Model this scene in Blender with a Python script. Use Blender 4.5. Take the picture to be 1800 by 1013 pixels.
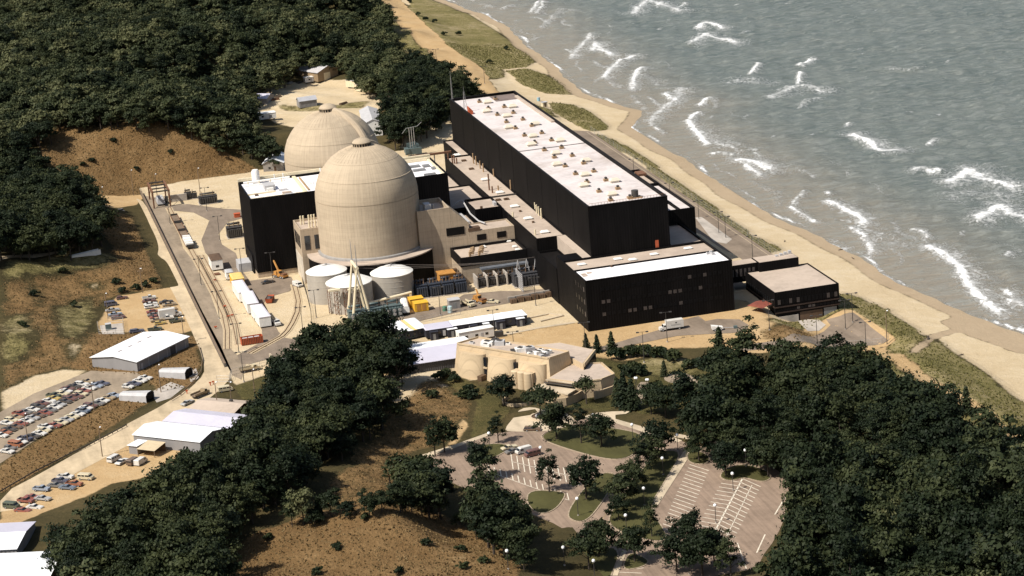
import bpy, bmesh, math, random
import numpy as np
from mathutils import Vector, Matrix
for o in list(bpy.data.objects): bpy.data.objects.remove(o)
SC = bpy.context.scene
COL = SC.collection
# ---------------------------------------------------------------- camera  (x = along the shore-normal, y = along the shore, z up)
TH, PITCH, ROLL = math.radians(12.87), math.radians(15.66), math.radians(-4.69)
fw = Vector((math.sin(TH) * math.cos(PITCH), math.cos(TH) * math.cos(PITCH), -math.sin(PITCH)))
rt0 = Vector((math.cos(TH), -math.sin(TH), 0)); up0 = rt0.cross(fw)
rt = rt0 * math.cos(ROLL) + up0 * math.sin(ROLL); up = up0 * math.cos(ROLL) - rt0 * math.sin(ROLL)
cd = bpy.data.cameras.new('camera'); cam = bpy.data.objects.new('camera', cd); COL.objects.link(cam)
m = Matrix((rt, up, -fw)).transposed().to_4x4(); m.translation = Vector((-209.86, -791.44, 231.0)); cam.matrix_world = m
cd.sensor_width = 36; cd.lens = 86.0; cd.clip_start = 1; cd.clip_end = 30000
SC.camera = cam
# ---------------------------------------------------------------- daylight
SUN_AZ = Vector((-0.93, -0.30, 0)).normalized(); SUN_EL = math.radians(51)
W = bpy.data.worlds.new('World'); SC.world = W; W.use_nodes = True
nt = W.node_tree; sky = nt.nodes.new('ShaderNodeTexSky'); sky.sky_type = 'NISHITA'; sky.sun_disc = False
sky.sun_elevation = SUN_EL; sky.sun_rotation = math.atan2(SUN_AZ.x, SUN_AZ.y); sky.air_density = 1.2; sky.dust_density = 2.0
bg = nt.nodes['Background']; bg.inputs[1].default_value = 0.072; nt.links.new(sky.outputs[0], bg.inputs[0])
sd = bpy.data.lights.new('sun', 'SUN'); sd.energy = 4.8; sd.angle = math.radians(0.53); sd.color = (1.0, 0.945, 0.845)
so = bpy.data.objects.new('sun', sd); COL.objects.link(so)
sdir = Vector((SUN_AZ.x * math.cos(SUN_EL), SUN_AZ.y * math.cos(SUN_EL), math.sin(SUN_EL)))
so.rotation_euler = (-sdir).to_track_quat('-Z', 'Y').to_euler(); so.location = sdir * 500
SC.view_settings.view_transform = 'Standard'; SC.view_settings.look = 'None'; SC.view_settings.gamma = 1.0
SC.view_settings.exposure = 0.42; SC.view_settings.use_curve_mapping = False
SC.render.engine = 'CYCLES'
try:
    SC.cycles.max_bounces = 5; SC.cycles.transparent_max_bounces = 6
except Exception: pass
# ---------------------------------------------------------------- materials
MATS = {}
def newmat(name):
    mt = bpy.data.materials.new(name); mt.use_nodes = True
    return mt, mt.node_tree, mt.node_tree.nodes['Principled BSDF']
def ramp(nt, fac, stops):
    r = nt.nodes.new('ShaderNodeValToRGB'); el = r.color_ramp.elements
    while len(el) < len(stops): el.new(0.5)
    for e, (p, c) in zip(el, stops): e.position = p; e.color = (*c, 1) if len(c) == 3 else c
    nt.links.new(fac, r.inputs[0]); return r.outputs[0]
def noise(nt, scale, detail=4, vec=None, rough=0.6, dist=0.0):
    n = nt.nodes.new('ShaderNodeTexNoise'); n.inputs['Scale'].default_value = scale
    n.inputs['Detail'].default_value = detail; n.inputs['Roughness'].default_value = rough; n.inputs['Distortion'].default_value = dist
    if vec is not None: nt.links.new(vec, n.inputs['Vector'])
    return n.outputs['Fac']
def pos(nt, scale=(1, 1, 1), obj=False):
    mp = nt.nodes.new('ShaderNodeMapping'); mp.inputs['Scale'].default_value = scale
    if obj: nt.links.new(nt.nodes.new('ShaderNodeTexCoord').outputs['Object'], mp.inputs['Vector'])
    else: nt.links.new(nt.nodes.new('ShaderNodeNewGeometry').outputs['Position'], mp.inputs['Vector'])
    return mp.outputs[0]
def mixc(nt, fac, a, b, mode='MIX'):
    x = nt.nodes.new('ShaderNodeMix'); x.data_type = 'RGBA'; x.blend_type = mode
    for s, v in ((0, fac), (6, a), (7, b)):
        if hasattr(v, 'is_output'): nt.links.new(v, x.inputs[s])
        elif s == 0: x.inputs[0].default_value = v
        else: x.inputs[s].default_value = (*v, 1)
    return x.outputs[2]
def mth(nt, op, a, b=None, clamp=False):
    x = nt.nodes.new('ShaderNodeMath'); x.operation = op; x.use_clamp = clamp
    for i, v in enumerate((a, b)):
        if v is None: continue
        if hasattr(v, 'is_output'): nt.links.new(v, x.inputs[i])
        else: x.inputs[i].default_value = v
    return x.outputs[0]
def bump(nt, bs, h, dist, strength=1.0):
    b = nt.nodes.new('ShaderNodeBump'); b.inputs['Distance'].default_value = dist; b.inputs['Strength'].default_value = strength
    nt.links.new(h, b.inputs['Height']); nt.links.new(b.outputs[0], bs.inputs['Normal'])
def mat(name, c, rough=0.7, var=0.12, scale=0.6, metal=0.0, bmp=0.0, stretch=(1, 1, 1), spec=0.4, wear=None):
    """plain weathered surface: two scales of noise round the base colour"""
    if name in MATS: return MATS[name]
    mt, nt, bs = newmat(name)
    v = pos(nt, stretch)
    n1 = noise(nt, scale, 5, v); n2 = noise(nt, scale * 7, 3, v)
    f = mth(nt, 'ADD', mth(nt, 'MULTIPLY', n1, 0.65), mth(nt, 'MULTIPLY', n2, 0.35))
    lo = tuple(x * (1 - 2.2 * var) for x in c); hi = tuple(min(1, x * (1 + 1.4 * var)) for x in c)
    col = ramp(nt, f, [(0.28, lo), (0.5, c), (0.72, hi)])
    if wear:
        w = ramp(nt, noise(nt, scale * 0.35, 6, v, 0.7), [(0.52, (0, 0, 0)), (0.68, (1, 1, 1))])
        col = mixc(nt, w, col, wear)
    nt.links.new(col, bs.inputs['Base Color'])
    bs.inputs['Roughness'].default_value = rough; bs.inputs['Metallic'].default_value = metal
    bs.inputs['Specular IOR Level'].default_value = spec
    if bmp: bump(nt, bs, n2, bmp)
    MATS[name] = mt; return mt
def ribbed(name, c, pitch=0.6, rough=0.5, axis='h', metal=0.0, depth=0.04, var=0.1, spec=0.4):
    """metal sheet with vertical ribs (axis h: ribs run up the wall, d: down a roof along x)"""
    if name in MATS: return MATS[name]
    mt, nt, bs = newmat(name)
    p = nt.nodes.new('ShaderNodeNewGeometry').outputs['Position']
    sp = nt.nodes.new('ShaderNodeSeparateXYZ'); nt.links.new(p, sp.inputs[0])
    s = mth(nt, 'ADD', sp.outputs[0], sp.outputs[1]) if axis == 'h' else sp.outputs[1 if axis == 'd' else 0]
    w = mth(nt, 'SINE', mth(nt, 'MULTIPLY', s, 2 * math.pi / pitch))
    n = noise(nt, 0.25, 5, pos(nt, (1, 1, 0.25)))
    col = ramp(nt, n, [(0.3, tuple(x * (1 - var) for x in c)), (0.7, tuple(min(1, x * (1 + var)) for x in c))])
    nt.links.new(col, bs.inputs['Base Color']); bs.inputs['Roughness'].default_value = rough; bs.inputs['Metallic'].default_value = metal
    bs.inputs['Specular IOR Level'].default_value = spec
    bump(nt, bs, w, depth); MATS[name] = mt; return mt
def concrete(name, c, lift=2.4, panel=1.6, radial=None):
    """board-formed concrete: pour lines, vertical form joints, run-off streaks"""
    mt, nt, bs = newmat(name)
    p = nt.nodes.new('ShaderNodeNewGeometry').outputs['Position']
    sp = nt.nodes.new('ShaderNodeSeparateXYZ'); nt.links.new(p, sp.inputs[0])
    if radial:
        ang = mth(nt, 'ARCTAN2', mth(nt, 'SUBTRACT', sp.outputs[1], radial[1]), mth(nt, 'SUBTRACT', sp.outputs[0], radial[0]))
        s = mth(nt, 'MULTIPLY', ang, radial[2])
    else: s = mth(nt, 'ADD', sp.outputs[0], sp.outputs[1])
    cb = nt.nodes.new('ShaderNodeCombineXYZ'); nt.links.new(s, cb.inputs[0]); nt.links.new(sp.outputs[2], cb.inputs[1])
    def line(v, pit, wd):
        f = mth(nt, 'FRACT', mth(nt, 'DIVIDE', v, pit)); return mth(nt, 'LESS_THAN', f, wd)
    ln = mth(nt, 'ADD', mth(nt, 'MULTIPLY', line(s, panel, 0.16), 0.35), mth(nt, 'MULTIPLY', line(sp.outputs[2], lift, 0.09), 0.30), True)
    mp = nt.nodes.new('ShaderNodeMapping'); mp.inputs['Scale'].default_value = (0.9, 0.06, 1); nt.links.new(cb.outputs[0], mp.inputs['Vector'])
    st = noise(nt, 1.0, 5, mp.outputs[0], 0.7)
    mp2 = nt.nodes.new('ShaderNodeMapping'); mp2.inputs['Scale'].default_value = (0.07, 0.35, 1); nt.links.new(cb.outputs[0], mp2.inputs['Vector'])
    bd = noise(nt, 1.0, 4, mp2.outputs[0], 0.6)
    f = mth(nt, 'ADD', mth(nt, 'MULTIPLY', st, 0.55), mth(nt, 'MULTIPLY', bd, 0.45))
    col = ramp(nt, f, [(0.3, tuple(x * 0.78 for x in c)), (0.5, c), (0.7, tuple(min(1, x * 1.14) for x in c))])
    col = mixc(nt, mth(nt, 'MULTIPLY', ln, 0.55), col, tuple(x * 0.55 for x in c))
    pl = ramp(nt, noise(nt, 0.05, 6, p, 0.7), [(0.5, (0, 0, 0)), (0.68, (1, 1, 1))])
    col = mixc(nt, mth(nt, 'MULTIPLY', pl, 0.38), col, tuple(x * 0.6 for x in c))
    nt.links.new(col, bs.inputs['Base Color']); bs.inputs['Roughness'].default_value = 0.85; bs.inputs['Specular IOR Level'].default_value = 0.2
    bump(nt, bs, ln, -0.05); MATS[name] = mt; return mt
def objcol(name, rough=0.35, k=1.0):
    """paint whose colour is the object's own colour"""
    mt, nt, bs = newmat(name); oi = nt.nodes.new('ShaderNodeObjectInfo')
    n = noise(nt, 1.3, 4, pos(nt))
    col = mixc(nt, mth(nt, 'MULTIPLY', n, 0.6), oi.outputs['Color'], (0.22, 0.18, 0.14))
    nt.links.new(col, bs.inputs['Base Color']); bs.inputs['Roughness'].default_value = rough; MATS[name] = mt; return mt
BLACK = ribbed('black_cladding', (0.0042, 0.0036, 0.0038), 0.9, 0.65, depth=0.02, var=0.5, spec=0.10)
BLACKTRIM = mat('black_trim', (0.009, 0.008, 0.008), 0.6, 0.2, spec=0.08)
WROOF = mat('white_gravel_roof', (0.55, 0.495, 0.48), 0.9, 0.13, 0.09, bmp=0.03, wear=(0.38, 0.325, 0.295))
WROOF2 = mat('bright_roof', (0.80, 0.78, 0.80), 0.8, 0.05, 0.12, wear=(0.70, 0.66, 0.66))
TROOF = mat('tan_gravel_roof', (0.42, 0.34, 0.275), 0.95, 0.12, 0.10, bmp=0.03, wear=(0.33, 0.26, 0.21))
WMET = ribbed('white_metal_roof', (0.80, 0.81, 0.83), 0.9, 0.4, 'd', depth=0.03, var=0.04)
LAVMET = ribbed('pale_violet_metal_roof', (0.50, 0.48, 0.56), 0.9, 0.45, 'd', depth=0.03, var=0.05)
GWALL = ribbed('grey_metal_wall', (0.24, 0.23, 0.23), 0.7, 0.6, depth=0.05)
DWALL = ribbed('dark_metal_wall', (0.05, 0.05, 0.055), 0.7, 0.6, depth=0.05)
TANW = ribbed('tan_metal_wall', (0.28, 0.20, 0.12), 0.7, 0.6, depth=0.05)
WHITE = mat('white_paint', (0.74, 0.72, 0.68), 0.5, 0.07, 0.8)
CREAM = mat('cream_paint', (0.66, 0.57, 0.40), 0.5, 0.08, 0.8)
NAVY = mat('navy_paint', (0.022, 0.022, 0.032), 0.6, 0.2)
GREY = mat('grey_paint', (0.20, 0.20, 0.20), 0.6, 0.15)
LGREY = mat('light_grey_paint', (0.42, 0.41, 0.41), 0.6, 0.1)
STEEL = mat('galvanised_steel', (0.34, 0.33, 0.32), 0.5, 0.12, metal=0.3)
DSTEEL = mat('dark_steel', (0.05, 0.045, 0.042), 0.6, 0.2)
BGREEN = mat('blue_grey_enamel', (0.085, 0.115, 0.115), 0.5, 0.15)
RUST = mat('rusty_steel', (0.16, 0.075, 0.04), 0.8, 0.3, 1.5)
BROWN = mat('brown_paint', (0.10, 0.06, 0.035), 0.7, 0.2)
TANV = mat('tan_vent', (0.33, 0.22, 0.125), 0.7, 0.2)
ORANGE = mat('orange_red_paint', (0.42, 0.09, 0.035), 0.6, 0.2)
YELLOW = mat('yellow_paint', (0.68, 0.38, 0.035), 0.55, 0.12)
OCHRE = mat('ochre_paint', (0.42, 0.20, 0.05), 0.6, 0.2)
RUBBER = mat('rubber', (0.012, 0.012, 0.012), 0.85, 0.2)
GLASS = mat('dark_glass', (0.012, 0.014, 0.018), 0.12, 0.2, spec=0.6)
PALEGLASS = mat('window_blind', (0.055, 0.045, 0.042), 0.5, 0.25, 0.8)
BALLAST = mat('ballast', (0.44, 0.345, 0.22), 0.95, 0.2, 1.2, bmp=0.05)
TIMBER = mat('weathered_timber', (0.17, 0.12, 0.08), 0.85, 0.25, 1.0)
BARK = mat('bark', (0.055, 0.042, 0.032), 0.9, 0.3, 2.0)
TANKM = ribbed('tank_steel', (0.36, 0.325, 0.28), 1.5, 0.55, depth=0.0, var=0.12)
GLOBE = mat('white_globe', (0.85, 0.85, 0.85), 0.3, 0.02)
CONC = concrete('yard_concrete', (0.41, 0.325, 0.235))
CONCV = concrete('visitor_concrete', (0.50, 0.385, 0.25), 30.0, 1.1)
PAINT = objcol('vehicle_paint')
# ---------------------------------------------------------------- mesh building
class MB:
    def __init__(s): s.v = []; s.f = []
    def add(s, vs, fs):
        n = len(s.v); s.v += [tuple(p) for p in vs]; s.f += [tuple(i + n for i in f) for f in fs]; return s
    def box(s, x0, x1, y0, y1, z0, z1):
        return s.add([(x0,y0,z0),(x1,y0,z0),(x1,y1,z0),(x0,y1,z0),(x0,y0,z1),(x1,y0,z1),(x1,y1,z1),(x0,y1,z1)],
                     [(3,2,1,0),(4,5,6,7),(0,1,5,4),(1,2,6,5),(2,3,7,6),(3,0,4,7)])
    def ob(s, c, sz, rz=0.0, rx=0.0, ry=0.0):
        M = Matrix.Translation(c) @ Matrix.Rotation(rz, 4, 'Z') @ Matrix.Rotation(ry, 4, 'Y') @ Matrix.Rotation(rx, 4, 'X')
        h = [x / 2 for x in sz]
        vs = [M @ Vector((x*h[0], y*h[1], z*h[2])) for z in (-1, 1) for (x, y) in ((-1,-1),(1,-1),(1,1),(-1,1))]
        return s.add(vs, [(3,2,1,0),(4,5,6,7),(0,1,5,4),(1,2,6,5),(2,3,7,6),(3,0,4,7)])
    def prism(s, poly, z0, z1, top=None):
        n = len(poly); t = top or poly
        ar = sum(poly[i][0]*poly[(i+1)%n][1] - poly[(i+1)%n][0]*poly[i][1] for i in range(n))
        if ar < 0: poly = poly[::-1]; t = t[::-1]
        zz = z1 if isinstance(z1, (list, tuple)) else [z1]*n
        if ar < 0 and isinstance(z1, (list, tuple)): zz = zz[::-1]
        return s.add([(x,y,z0) for x,y in poly] + [(x,y,z) for (x,y),z in zip(t, zz)],
                     [tuple(range(n))[::-1], tuple(range(n, 2*n))] + [(i,(i+1)%n,n+(i+1)%n,n+i) for i in range(n)])
    def lathe(s, prof, cx=0, cy=0, n=24, cz=0, a0=0.0, a1=2*math.pi):
        full = abs(a1-a0) > 6.28; m = n if full else n+1
        vs = [(cx+r*math.cos(a0+(a1-a0)*k/n), cy+r*math.sin(a0+(a1-a0)*k/n), z+cz) for (r,z) in prof for k in range(m)]
        fs = []
        for i in range(len(prof)-1):
            for k in range(n):
                k2 = (k+1) % m
                fs.append((i*m+k, i*m+k2, (i+1)*m+k2, (i+1)*m+k))
        return s.add(vs, fs)
    def cyl(s, cx, cy, z0, z1, r, n=12, r2=None):
        r2 = r if r2 is None else r2
        return s.lathe([(0.001,z0),(r,z0),(r2,z1),(0.001,z1)], cx, cy, n)
    def tube(s, p, q, r, n=6, r2=None):
        p = Vector(p); q = Vector(q); d = (q-p)
        if d.length < 1e-6: return s
        M = d.to_track_quat('Z','Y').to_matrix(); r2 = r if r2 is None else r2
        vs = [p + M @ Vector((r*math.cos(2*math.pi*k/n), r*math.sin(2*math.pi*k/n), 0)) for k in range(n)] + \
             [q + M @ Vector((r2*math.cos(2*math.pi*k/n), r2*math.sin(2*math.pi*k/n), 0)) for k in range(n)]
        return s.add(vs, [(k,(k+1)%n,n+(k+1)%n,n+k) for k in range(n)] + [tuple(range(n))[::-1], tuple(range(n,2*n))])
    def path(s, pts, r, n=6):
        for p, q in zip(pts, pts[1:]): s.tube(p, q, r, n)
        return s
    def build(s, name, mt, parent=None, smooth=False):
        o0 = wloc(parent)
        me = bpy.data.meshes.new(name); me.from_pydata([(x-o0[0], y-o0[1], z-o0[2]) for x,y,z in s.v], [], s.f); me.update()
        bm = bmesh.new(); bm.from_mesh(me); bmesh.ops.recalc_face_normals(bm, faces=bm.faces); bm.to_mesh(me); bm.free()
        if mt is not None: me.materials.append(mt)
        if smooth: 
            me.polygons.foreach_set('use_smooth', [True]*len(me.polygons))
            try: me.set_sharp_from_angle(angle=math.radians(35))
            except Exception: pass
        o = bpy.data.objects.new(name, me); COL.objects.link(o)
        if parent is not None: o.parent = parent
        return o
def wloc(o):
    x = Vector((0,0,0))
    while o is not None: x = x + o.location; o = o.parent
    return x
def tag(o, label=None, cat=None, group=None, kind=None):
    if label: o['label'] = label
    if cat: o['category'] = cat
    if group: o['group'] = group
    if kind: o['kind'] = kind
    return o
def thing(name, label, cat, loc=(0,0,0), rz=0.0, group=None):
    o = bpy.data.objects.new(name, None); o.empty_display_size = 0.5; COL.objects.link(o)
    o.location = loc; o.rotation_euler = (0,0,rz); return tag(o, label, cat, group)
KIDS = {}
def copy_tree(o, parent=None):
    if not KIDS:
        pass
    c = o.copy(); COL.objects.link(c); c.parent = parent
    for ch in list(o.children): copy_tree(ch, c)
    return c
def at(o, x, y, z=0.0, rz=0.0, s=1.0):
    o.location = (x, y, z); o.rotation_euler = (0, 0, rz); o.scale = (s, s, s) if not isinstance(s, tuple) else s; return o
def paint(root, c):
    root.color = (*c, 1)
    for ch in root.children: paint(ch, c)
ORD = ['first','second','third','fourth','fifth','sixth','seventh','eighth','ninth','tenth','eleventh','twelfth','thirteenth','fourteenth','fifteenth','sixteenth','seventeenth','eighteenth','nineteenth','twentieth','twenty-first','twenty-second','twenty-third','twenty-fourth','twenty-fifth','twenty-sixth','twenty-seventh','twenty-eighth','twenty-ninth','thirtieth']
RND = random.Random(7)

# ---------------------------------------------------------------- terrain heights (metres, plant grade = 0)
LAKE = -7.0
SHORE = [(112.7,-900.0),(112.7,-103.6),(109.6,-93.5),(107.6,-67.0),(103.6,-33.7),(101.7,13.9),(98.1,62.8),(95.7,121.5),(94.7,162.0),(96.3,197.7),(96.1,271.9),(110.0,305.4),(104.8,326.1),(99.9,353.8),(101.9,403.6),(106.7,484.9),(112.5,565.3),(112.6,635.9),(103.9,707.5),(91.9,2500.0)]
CPS = [(-149.5,241.1,0.0),(-137.8,236.1,0.0),(-120.3,240.3,0.0),(-86.1,237.6,1.0),(-130.0,251.8,12.0),(-156.9,300.5,22.0),(-108.9,252.4,23.0),(-172.4,281.8,18.0),(-130.9,277.3,24.0),(-99.9,231.8,17.0),(-80.7,239.1,3.0),(-87.6,249.6,17.0),(-176.8,167.2,12.0),(-197.4,107.0,12.0),(-171.8,118.1,9.0),(-150.9,166.2,4.0),(-147.8,128.0,1.0),(-202.4,12.4,7.0),(-181.9,41.9,4.0),(-199.8,-29.2,1.0),(-169.0,79.3,5.0),(-158.5,107.6,3.0),(-150.3,463.1,26.0),(-94.0,444.3,28.0),(-31.5,474.0,22.0),(-6.0,453.7,10.0),(-169.7,637.4,34.0),(-80.2,560.7,34.0),(15.8,567.5,22.0),(-185.1,335.1,24.0),(-28.8,394.0,5.0),(-53.9,379.3,5.0),(-13.2,355.9,4.0),(-39.0,335.4,4.0),(7.4,318.5,8.0),(14.3,419.5,10.0),(2.0,270.7,4.0),(56.2,613.8,1.0),(50.9,376.2,1.0),(55.1,457.5,2.0),(83.9,614.8,1.0),(-80.1,-105.2,5.0),(-94.4,-123.5,4.0),(-116.0,-219.0,13.0),(-141.0,-208.8,9.0),(-95.3,-234.9,6.0),(-121.8,-245.1,7.0),(-154.2,-216.8,5.0),(-163.8,-149.6,5.0),(-132.5,-98.9,6.0),(-100.8,-65.9,4.0),(-93.1,-178.4,3.0),(-83.2,-232.5,3.0),(6.7,-159.7,6.0),(8.9,-219.8,8.0),(17.6,-272.2,9.0),(51.0,-158.0,2.0),(39.0,-120.4,0.0),(7.1,-106.8,1.0),(51.9,-231.4,0.0),(55.5,-187.6,0.0),(-120.4,-138.5,6.0),(-189.5,-172.4,1.0),(-120.6,-176.6,7.0),(50.0,270.0,0.5),(50.0,330.0,0.5),(50.0,390.0,0.5),(50.0,450.0,0.5),(50.0,510.0,0.5),(50.0,570.0,0.5),(50.0,630.0,0.5),(50.0,690.0,0.5),(50.0,750.0,0.5),(50.0,810.0,0.5),(50.0,870.0,0.5),(50.0,930.0,0.5),(50.0,990.0,0.5),(50.0,1050.0,0.5),(50.0,1110.0,0.5),(50.0,1170.0,0.5),(30.0,300.0,4.0),(30.0,360.0,4.0),(30.0,420.0,4.0),(30.0,480.0,4.0),(30.0,540.0,4.0),(30.0,600.0,4.0),(30.0,660.0,4.0),(30.0,720.0,4.0),(30.0,780.0,4.0),(30.0,840.0,4.0),(30.0,900.0,4.0),(30.0,960.0,4.0),(30.0,1020.0,4.0),(30.0,1080.0,4.0),(30.0,1140.0,4.0),(-420.0,-400.0,20.0),(-420.0,-200.0,20.0),(-420.0,0.0,20.0),(-420.0,200.0,20.0),(-420.0,400.0,20.0),(-420.0,600.0,20.0),(-420.0,800.0,20.0),(-420.0,1000.0,20.0),(-420.0,1200.0,20.0),(-300.0,-420.0,6.0),(-150.0,-420.0,6.0),(0.0,-420.0,6.0),(60.0,-420.0,6.0),(-300.0,1400.0,25.0),(-150.0,1400.0,25.0),(0.0,1400.0,25.0)]
FLATS = [(-134, 44, -66, 250), (-212, -133, -135, 6), (-166, -133, 5, 76), (-135, -85, -95, -40),
         (-92, -40, -215, -128), (-66, 2, -262, -150), (-70, -14, -118, -62), (-50, -5, -150, -100), (-32, 44, -86, -60)]
def sstep(x, a, b):
    t = np.clip((x - a) / (b - a), 0, 1)
    return t * t * (3 - 2 * t)
def shore_a(b):
    s = np.array(SHORE)
    return np.interp(b, s[:, 1], s[:, 0]) + 1.2 * np.sin(b * 0.045) + 0.6 * np.sin(b * 0.13 + 1)
def height(a, b):
    a = np.asarray(a, float); b = np.asarray(b, float)
    num = np.zeros_like(a); den = np.zeros_like(a) + 1e-12
    for (ca, cb, cz) in CPS:
        w = 1.0 / ((a - ca) ** 2 + (b - cb) ** 2 + 150.0) ** 2
        num += w * cz; den += w
    h = num / den
    h += 0.5 * np.sin(a * 0.11 + 1.3 * np.sin(b * 0.05)) + 0.45 * np.sin(b * 0.09 + a * 0.05) + 0.25 * np.sin(a * .31 + b * .23)
    d = np.full_like(a, 1e9)
    for (a0, a1, b0, b1) in FLATS:
        dx = np.maximum(np.maximum(a0 - a, a - a1), 0); dy = np.maximum(np.maximum(b0 - b, b - b1), 0)
        d = np.minimum(d, np.hypot(dx, dy))
    h = h * sstep(d, 0.5, 26)
    t = shore_a(b) - a                                   # metres inland of the waterline
    ramp = np.interp(t, [-400, -60, -12, 0, 6, 14, 30, 36, 42, 46], [-16, -11, -8.0, -7, -6.5, -5.7, -4.2, -3.0, -1.2, 0])
    h = h * sstep(t, 44, 62) + ramp
    # the lower court in front of the service building
    low = sstep(a, 40, 52) * sstep(-b, 44, 62) * (1 - sstep(-b, 100, 128)) * sstep(t, 36, 46)
    h = h * (1 - low) + low * -4.8
    return h

def H1(a, b): return float(height(np.array([a]), np.array([b]))[0])
# ---------------------------------------------------------------- ground sheet
def axis(dense0, dense1, step, lo, hi):
    x = list(np.arange(dense0, dense1 + 1e-6, step)); s = step
    while x[-1] < hi: s *= 1.25; x.append(x[-1] + s)
    s = step
    while x[0] > lo: s *= 1.25; x.insert(0, x[0] - s)
    return np.array(x)
def inpoly(A, B, poly):
    ins = np.zeros(A.shape, bool); n = len(poly)
    for i in range(n):
        x0, y0 = poly[i]; x1, y1 = poly[(i+1) % n]
        if y0 == y1: continue
        c = ((y0 > B) != (y1 > B)) & (A < (x1-x0)*(B-y0)/(y1-y0)+x0)
        ins ^= c
    return ins
def blur(z, k):
    for _ in range(k):
        p = np.pad(z, 1, mode='edge')
        z = (p[:-2,1:-1]+p[2:,1:-1]+p[1:-1,:-2]+p[1:-1,2:]+2*z)/6
    return z
ga = axis(-262, 122, 1.6, -5000, 1500); gb = axis(-330, 900, 1.6, -1500, 9000)
GA, GB = np.meshgrid(ga, gb)
GZ = height(GA, GB)
ZN = ['sand','dgrass','scrub','lawn','wet','dirt']
ZW = {k: np.zeros(GA.shape, np.float32) for k in ZN}
def zone(name, polys, soft=1, amt=1.0):
    mk = np.zeros(GA.shape, np.float32)
    for p in polys: mk = np.maximum(mk, inpoly(GA, GB, p).astype(np.float32))
    mk = blur(mk, soft) * amt
    for k in ZN: ZW[k] *= (1 - mk)
    ZW[name] += mk
def zmask(name, mk):
    for k in ZN: ZW[k] *= (1 - mk)
    ZW[name] += mk
T_ = shore_a(GB) - GA
zmask('dgrass', 0.75 * sstep(GA, 22, 40))
zmask('sand', 1 - sstep(T_, 27, 33))
zone('dirt', [[(59.9,712.9),(78.8,726.9),(66.1,588.3),(64.2,498.7),(62.7,419.8),(56.5,364.1),(55.8,332.1),(43.9,335.2),(45.8,366.9),(40.5,406.6),(47.1,507.8),(51.4,607.1)]], 2)
zone('sand', [[(59.7,401.3),(78.9,425.0),(87.7,373.3),(87.3,329.3),(84.4,280.0),(72.1,256.0),(66.9,285.7),(62.4,330.7),(58.7,349.7),(54.7,356.4)], [(61.5,295.0),(69.9,286.5),(75.2,248.2),(68.3,242.8),(62.7,270.3),(57.3,289.5)]], 3)
zone('dgrass', [[(76.5,433.6),(88.9,440.3),(97.8,405.0),(97.5,374.8),(91.7,361.2),(80.1,366.3),(74.9,391.6)], [(84.1,725.9),(97.0,709.3),(102.6,669.2),(103.2,596.3),(102.8,520.2),(101.4,464.9),(89.8,444.0),(77.8,438.8),(68.9,445.9),(62.0,468.4),(62.3,511.5),(65.8,556.5),(69.4,620.0)], [(74.7,340.6),(84.6,329.9),(86.6,297.2),(84.9,270.6),(75.1,266.6),(71.3,286.8),(66.9,300.0)]], 2)
zone('dgrass', [[(71.4,263.1),(77.9,257.6),(81.4,224.7),(79.9,162.2),(80.0,117.6),(77.4,75.5),(77.1,48.8),(80.1,27.6),(70.3,23.4),(71.4,58.0),(73.2,104.4),(74.7,153.6),(76.4,208.0),(73.3,241.9)], [(77.3,-35.9),(79.9,-40.8),(83.7,-61.5),(82.2,-89.6),(74.5,-102.3),(71.5,-93.4),(73.1,-72.7),(72.0,-60.7),(70.7,-52.8)], [(65.2,-99.1),(68.7,-120.6),(73.7,-147.1),(80.2,-171.8),(60.8,-212.7),(62.9,-194.0),(62.0,-169.2),(59.1,-143.1),(58.0,-123.8)]], 2)
zone('dirt', [[(62.5,-93.0),(67.3,-96.3),(61.7,-149.8),(65.5,-173.1),(63.2,-207.7),(56.8,-221.1),(59.8,-189.4),(57.2,-168.1),(55.5,-143.0),(58.8,-107.9)]], 3, 0.8)
zone('dirt', [[(17.3,-87.6),(31.6,-79.6),(42.1,-77.1),(59.1,-62.9),(72.0,-60.7),(71.6,-81.4),(71.1,-99.0),(66.0,-99.6),(45.2,-104.1),(17.5,-98.2)]], 1)
zone('wet', [[(93.2,-81.5),(95.5,-98.6),(103.1,-123.7),(110.3,-108.7),(107.8,-97.4),(106.2,-70.2)], [(70.2,-111.5),(77.1,-106.1),(84.7,-94.6),(98.6,-87.2),(96.8,-92.0),(84.0,-100.4),(77.0,-109.9),(67.1,-121.8)]], 2)
zmask('wet', 0.9 * (1 - sstep(T_, 3.0, 10.5)) * sstep(T_, -6, 1))
zone('scrub', [[(-172.6,282.5),(-165.0,294.4),(-156.9,299.7),(-130.3,284.9),(-106.4,277.6),(-102.9,268.8),(-95.1,264.8),(-87.4,260.4),(-77.8,251.8),(-85.8,240.0),(-100.7,239.8),(-120.3,240.4),(-138.0,234.7),(-151.0,235.8),(-155.1,254.8),(-166.3,258.0),(-171.5,262.8)]], 2)
zone('dirt', [[(-120.3,240.4),(-85.5,242.2),(-74.1,251.9),(-67.1,232.7),(-87.6,227.9),(-102.6,225.6),(-121.9,226.2),(-127.0,223.7)], [(-153.1,238.6),(-136.5,237.5),(-123.0,238.5),(-121.9,226.2),(-133.8,227.9),(-137.2,218.2),(-149.6,208.7),(-155.6,187.8)]], 2)
zone('sand', [[(-61.2,404.8),(-42.0,417.7),(-24.2,419.9),(-11.7,408.6),(-5.7,379.7),(-4.1,362.1),(-8.3,335.1),(-18.9,310.6),(-25.3,291.7),(-35.0,311.5),(-50.7,296.0),(-61.2,332.0),(-65.7,375.8)]], 3, 0.9)
zone('dgrass', [[(-54.6,375.2),(-42.7,362.2),(-24.1,357.3),(-8.0,361.0),(-15.4,344.6),(-36.9,347.9),(-51.8,357.9)]], 2, 0.6)
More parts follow.
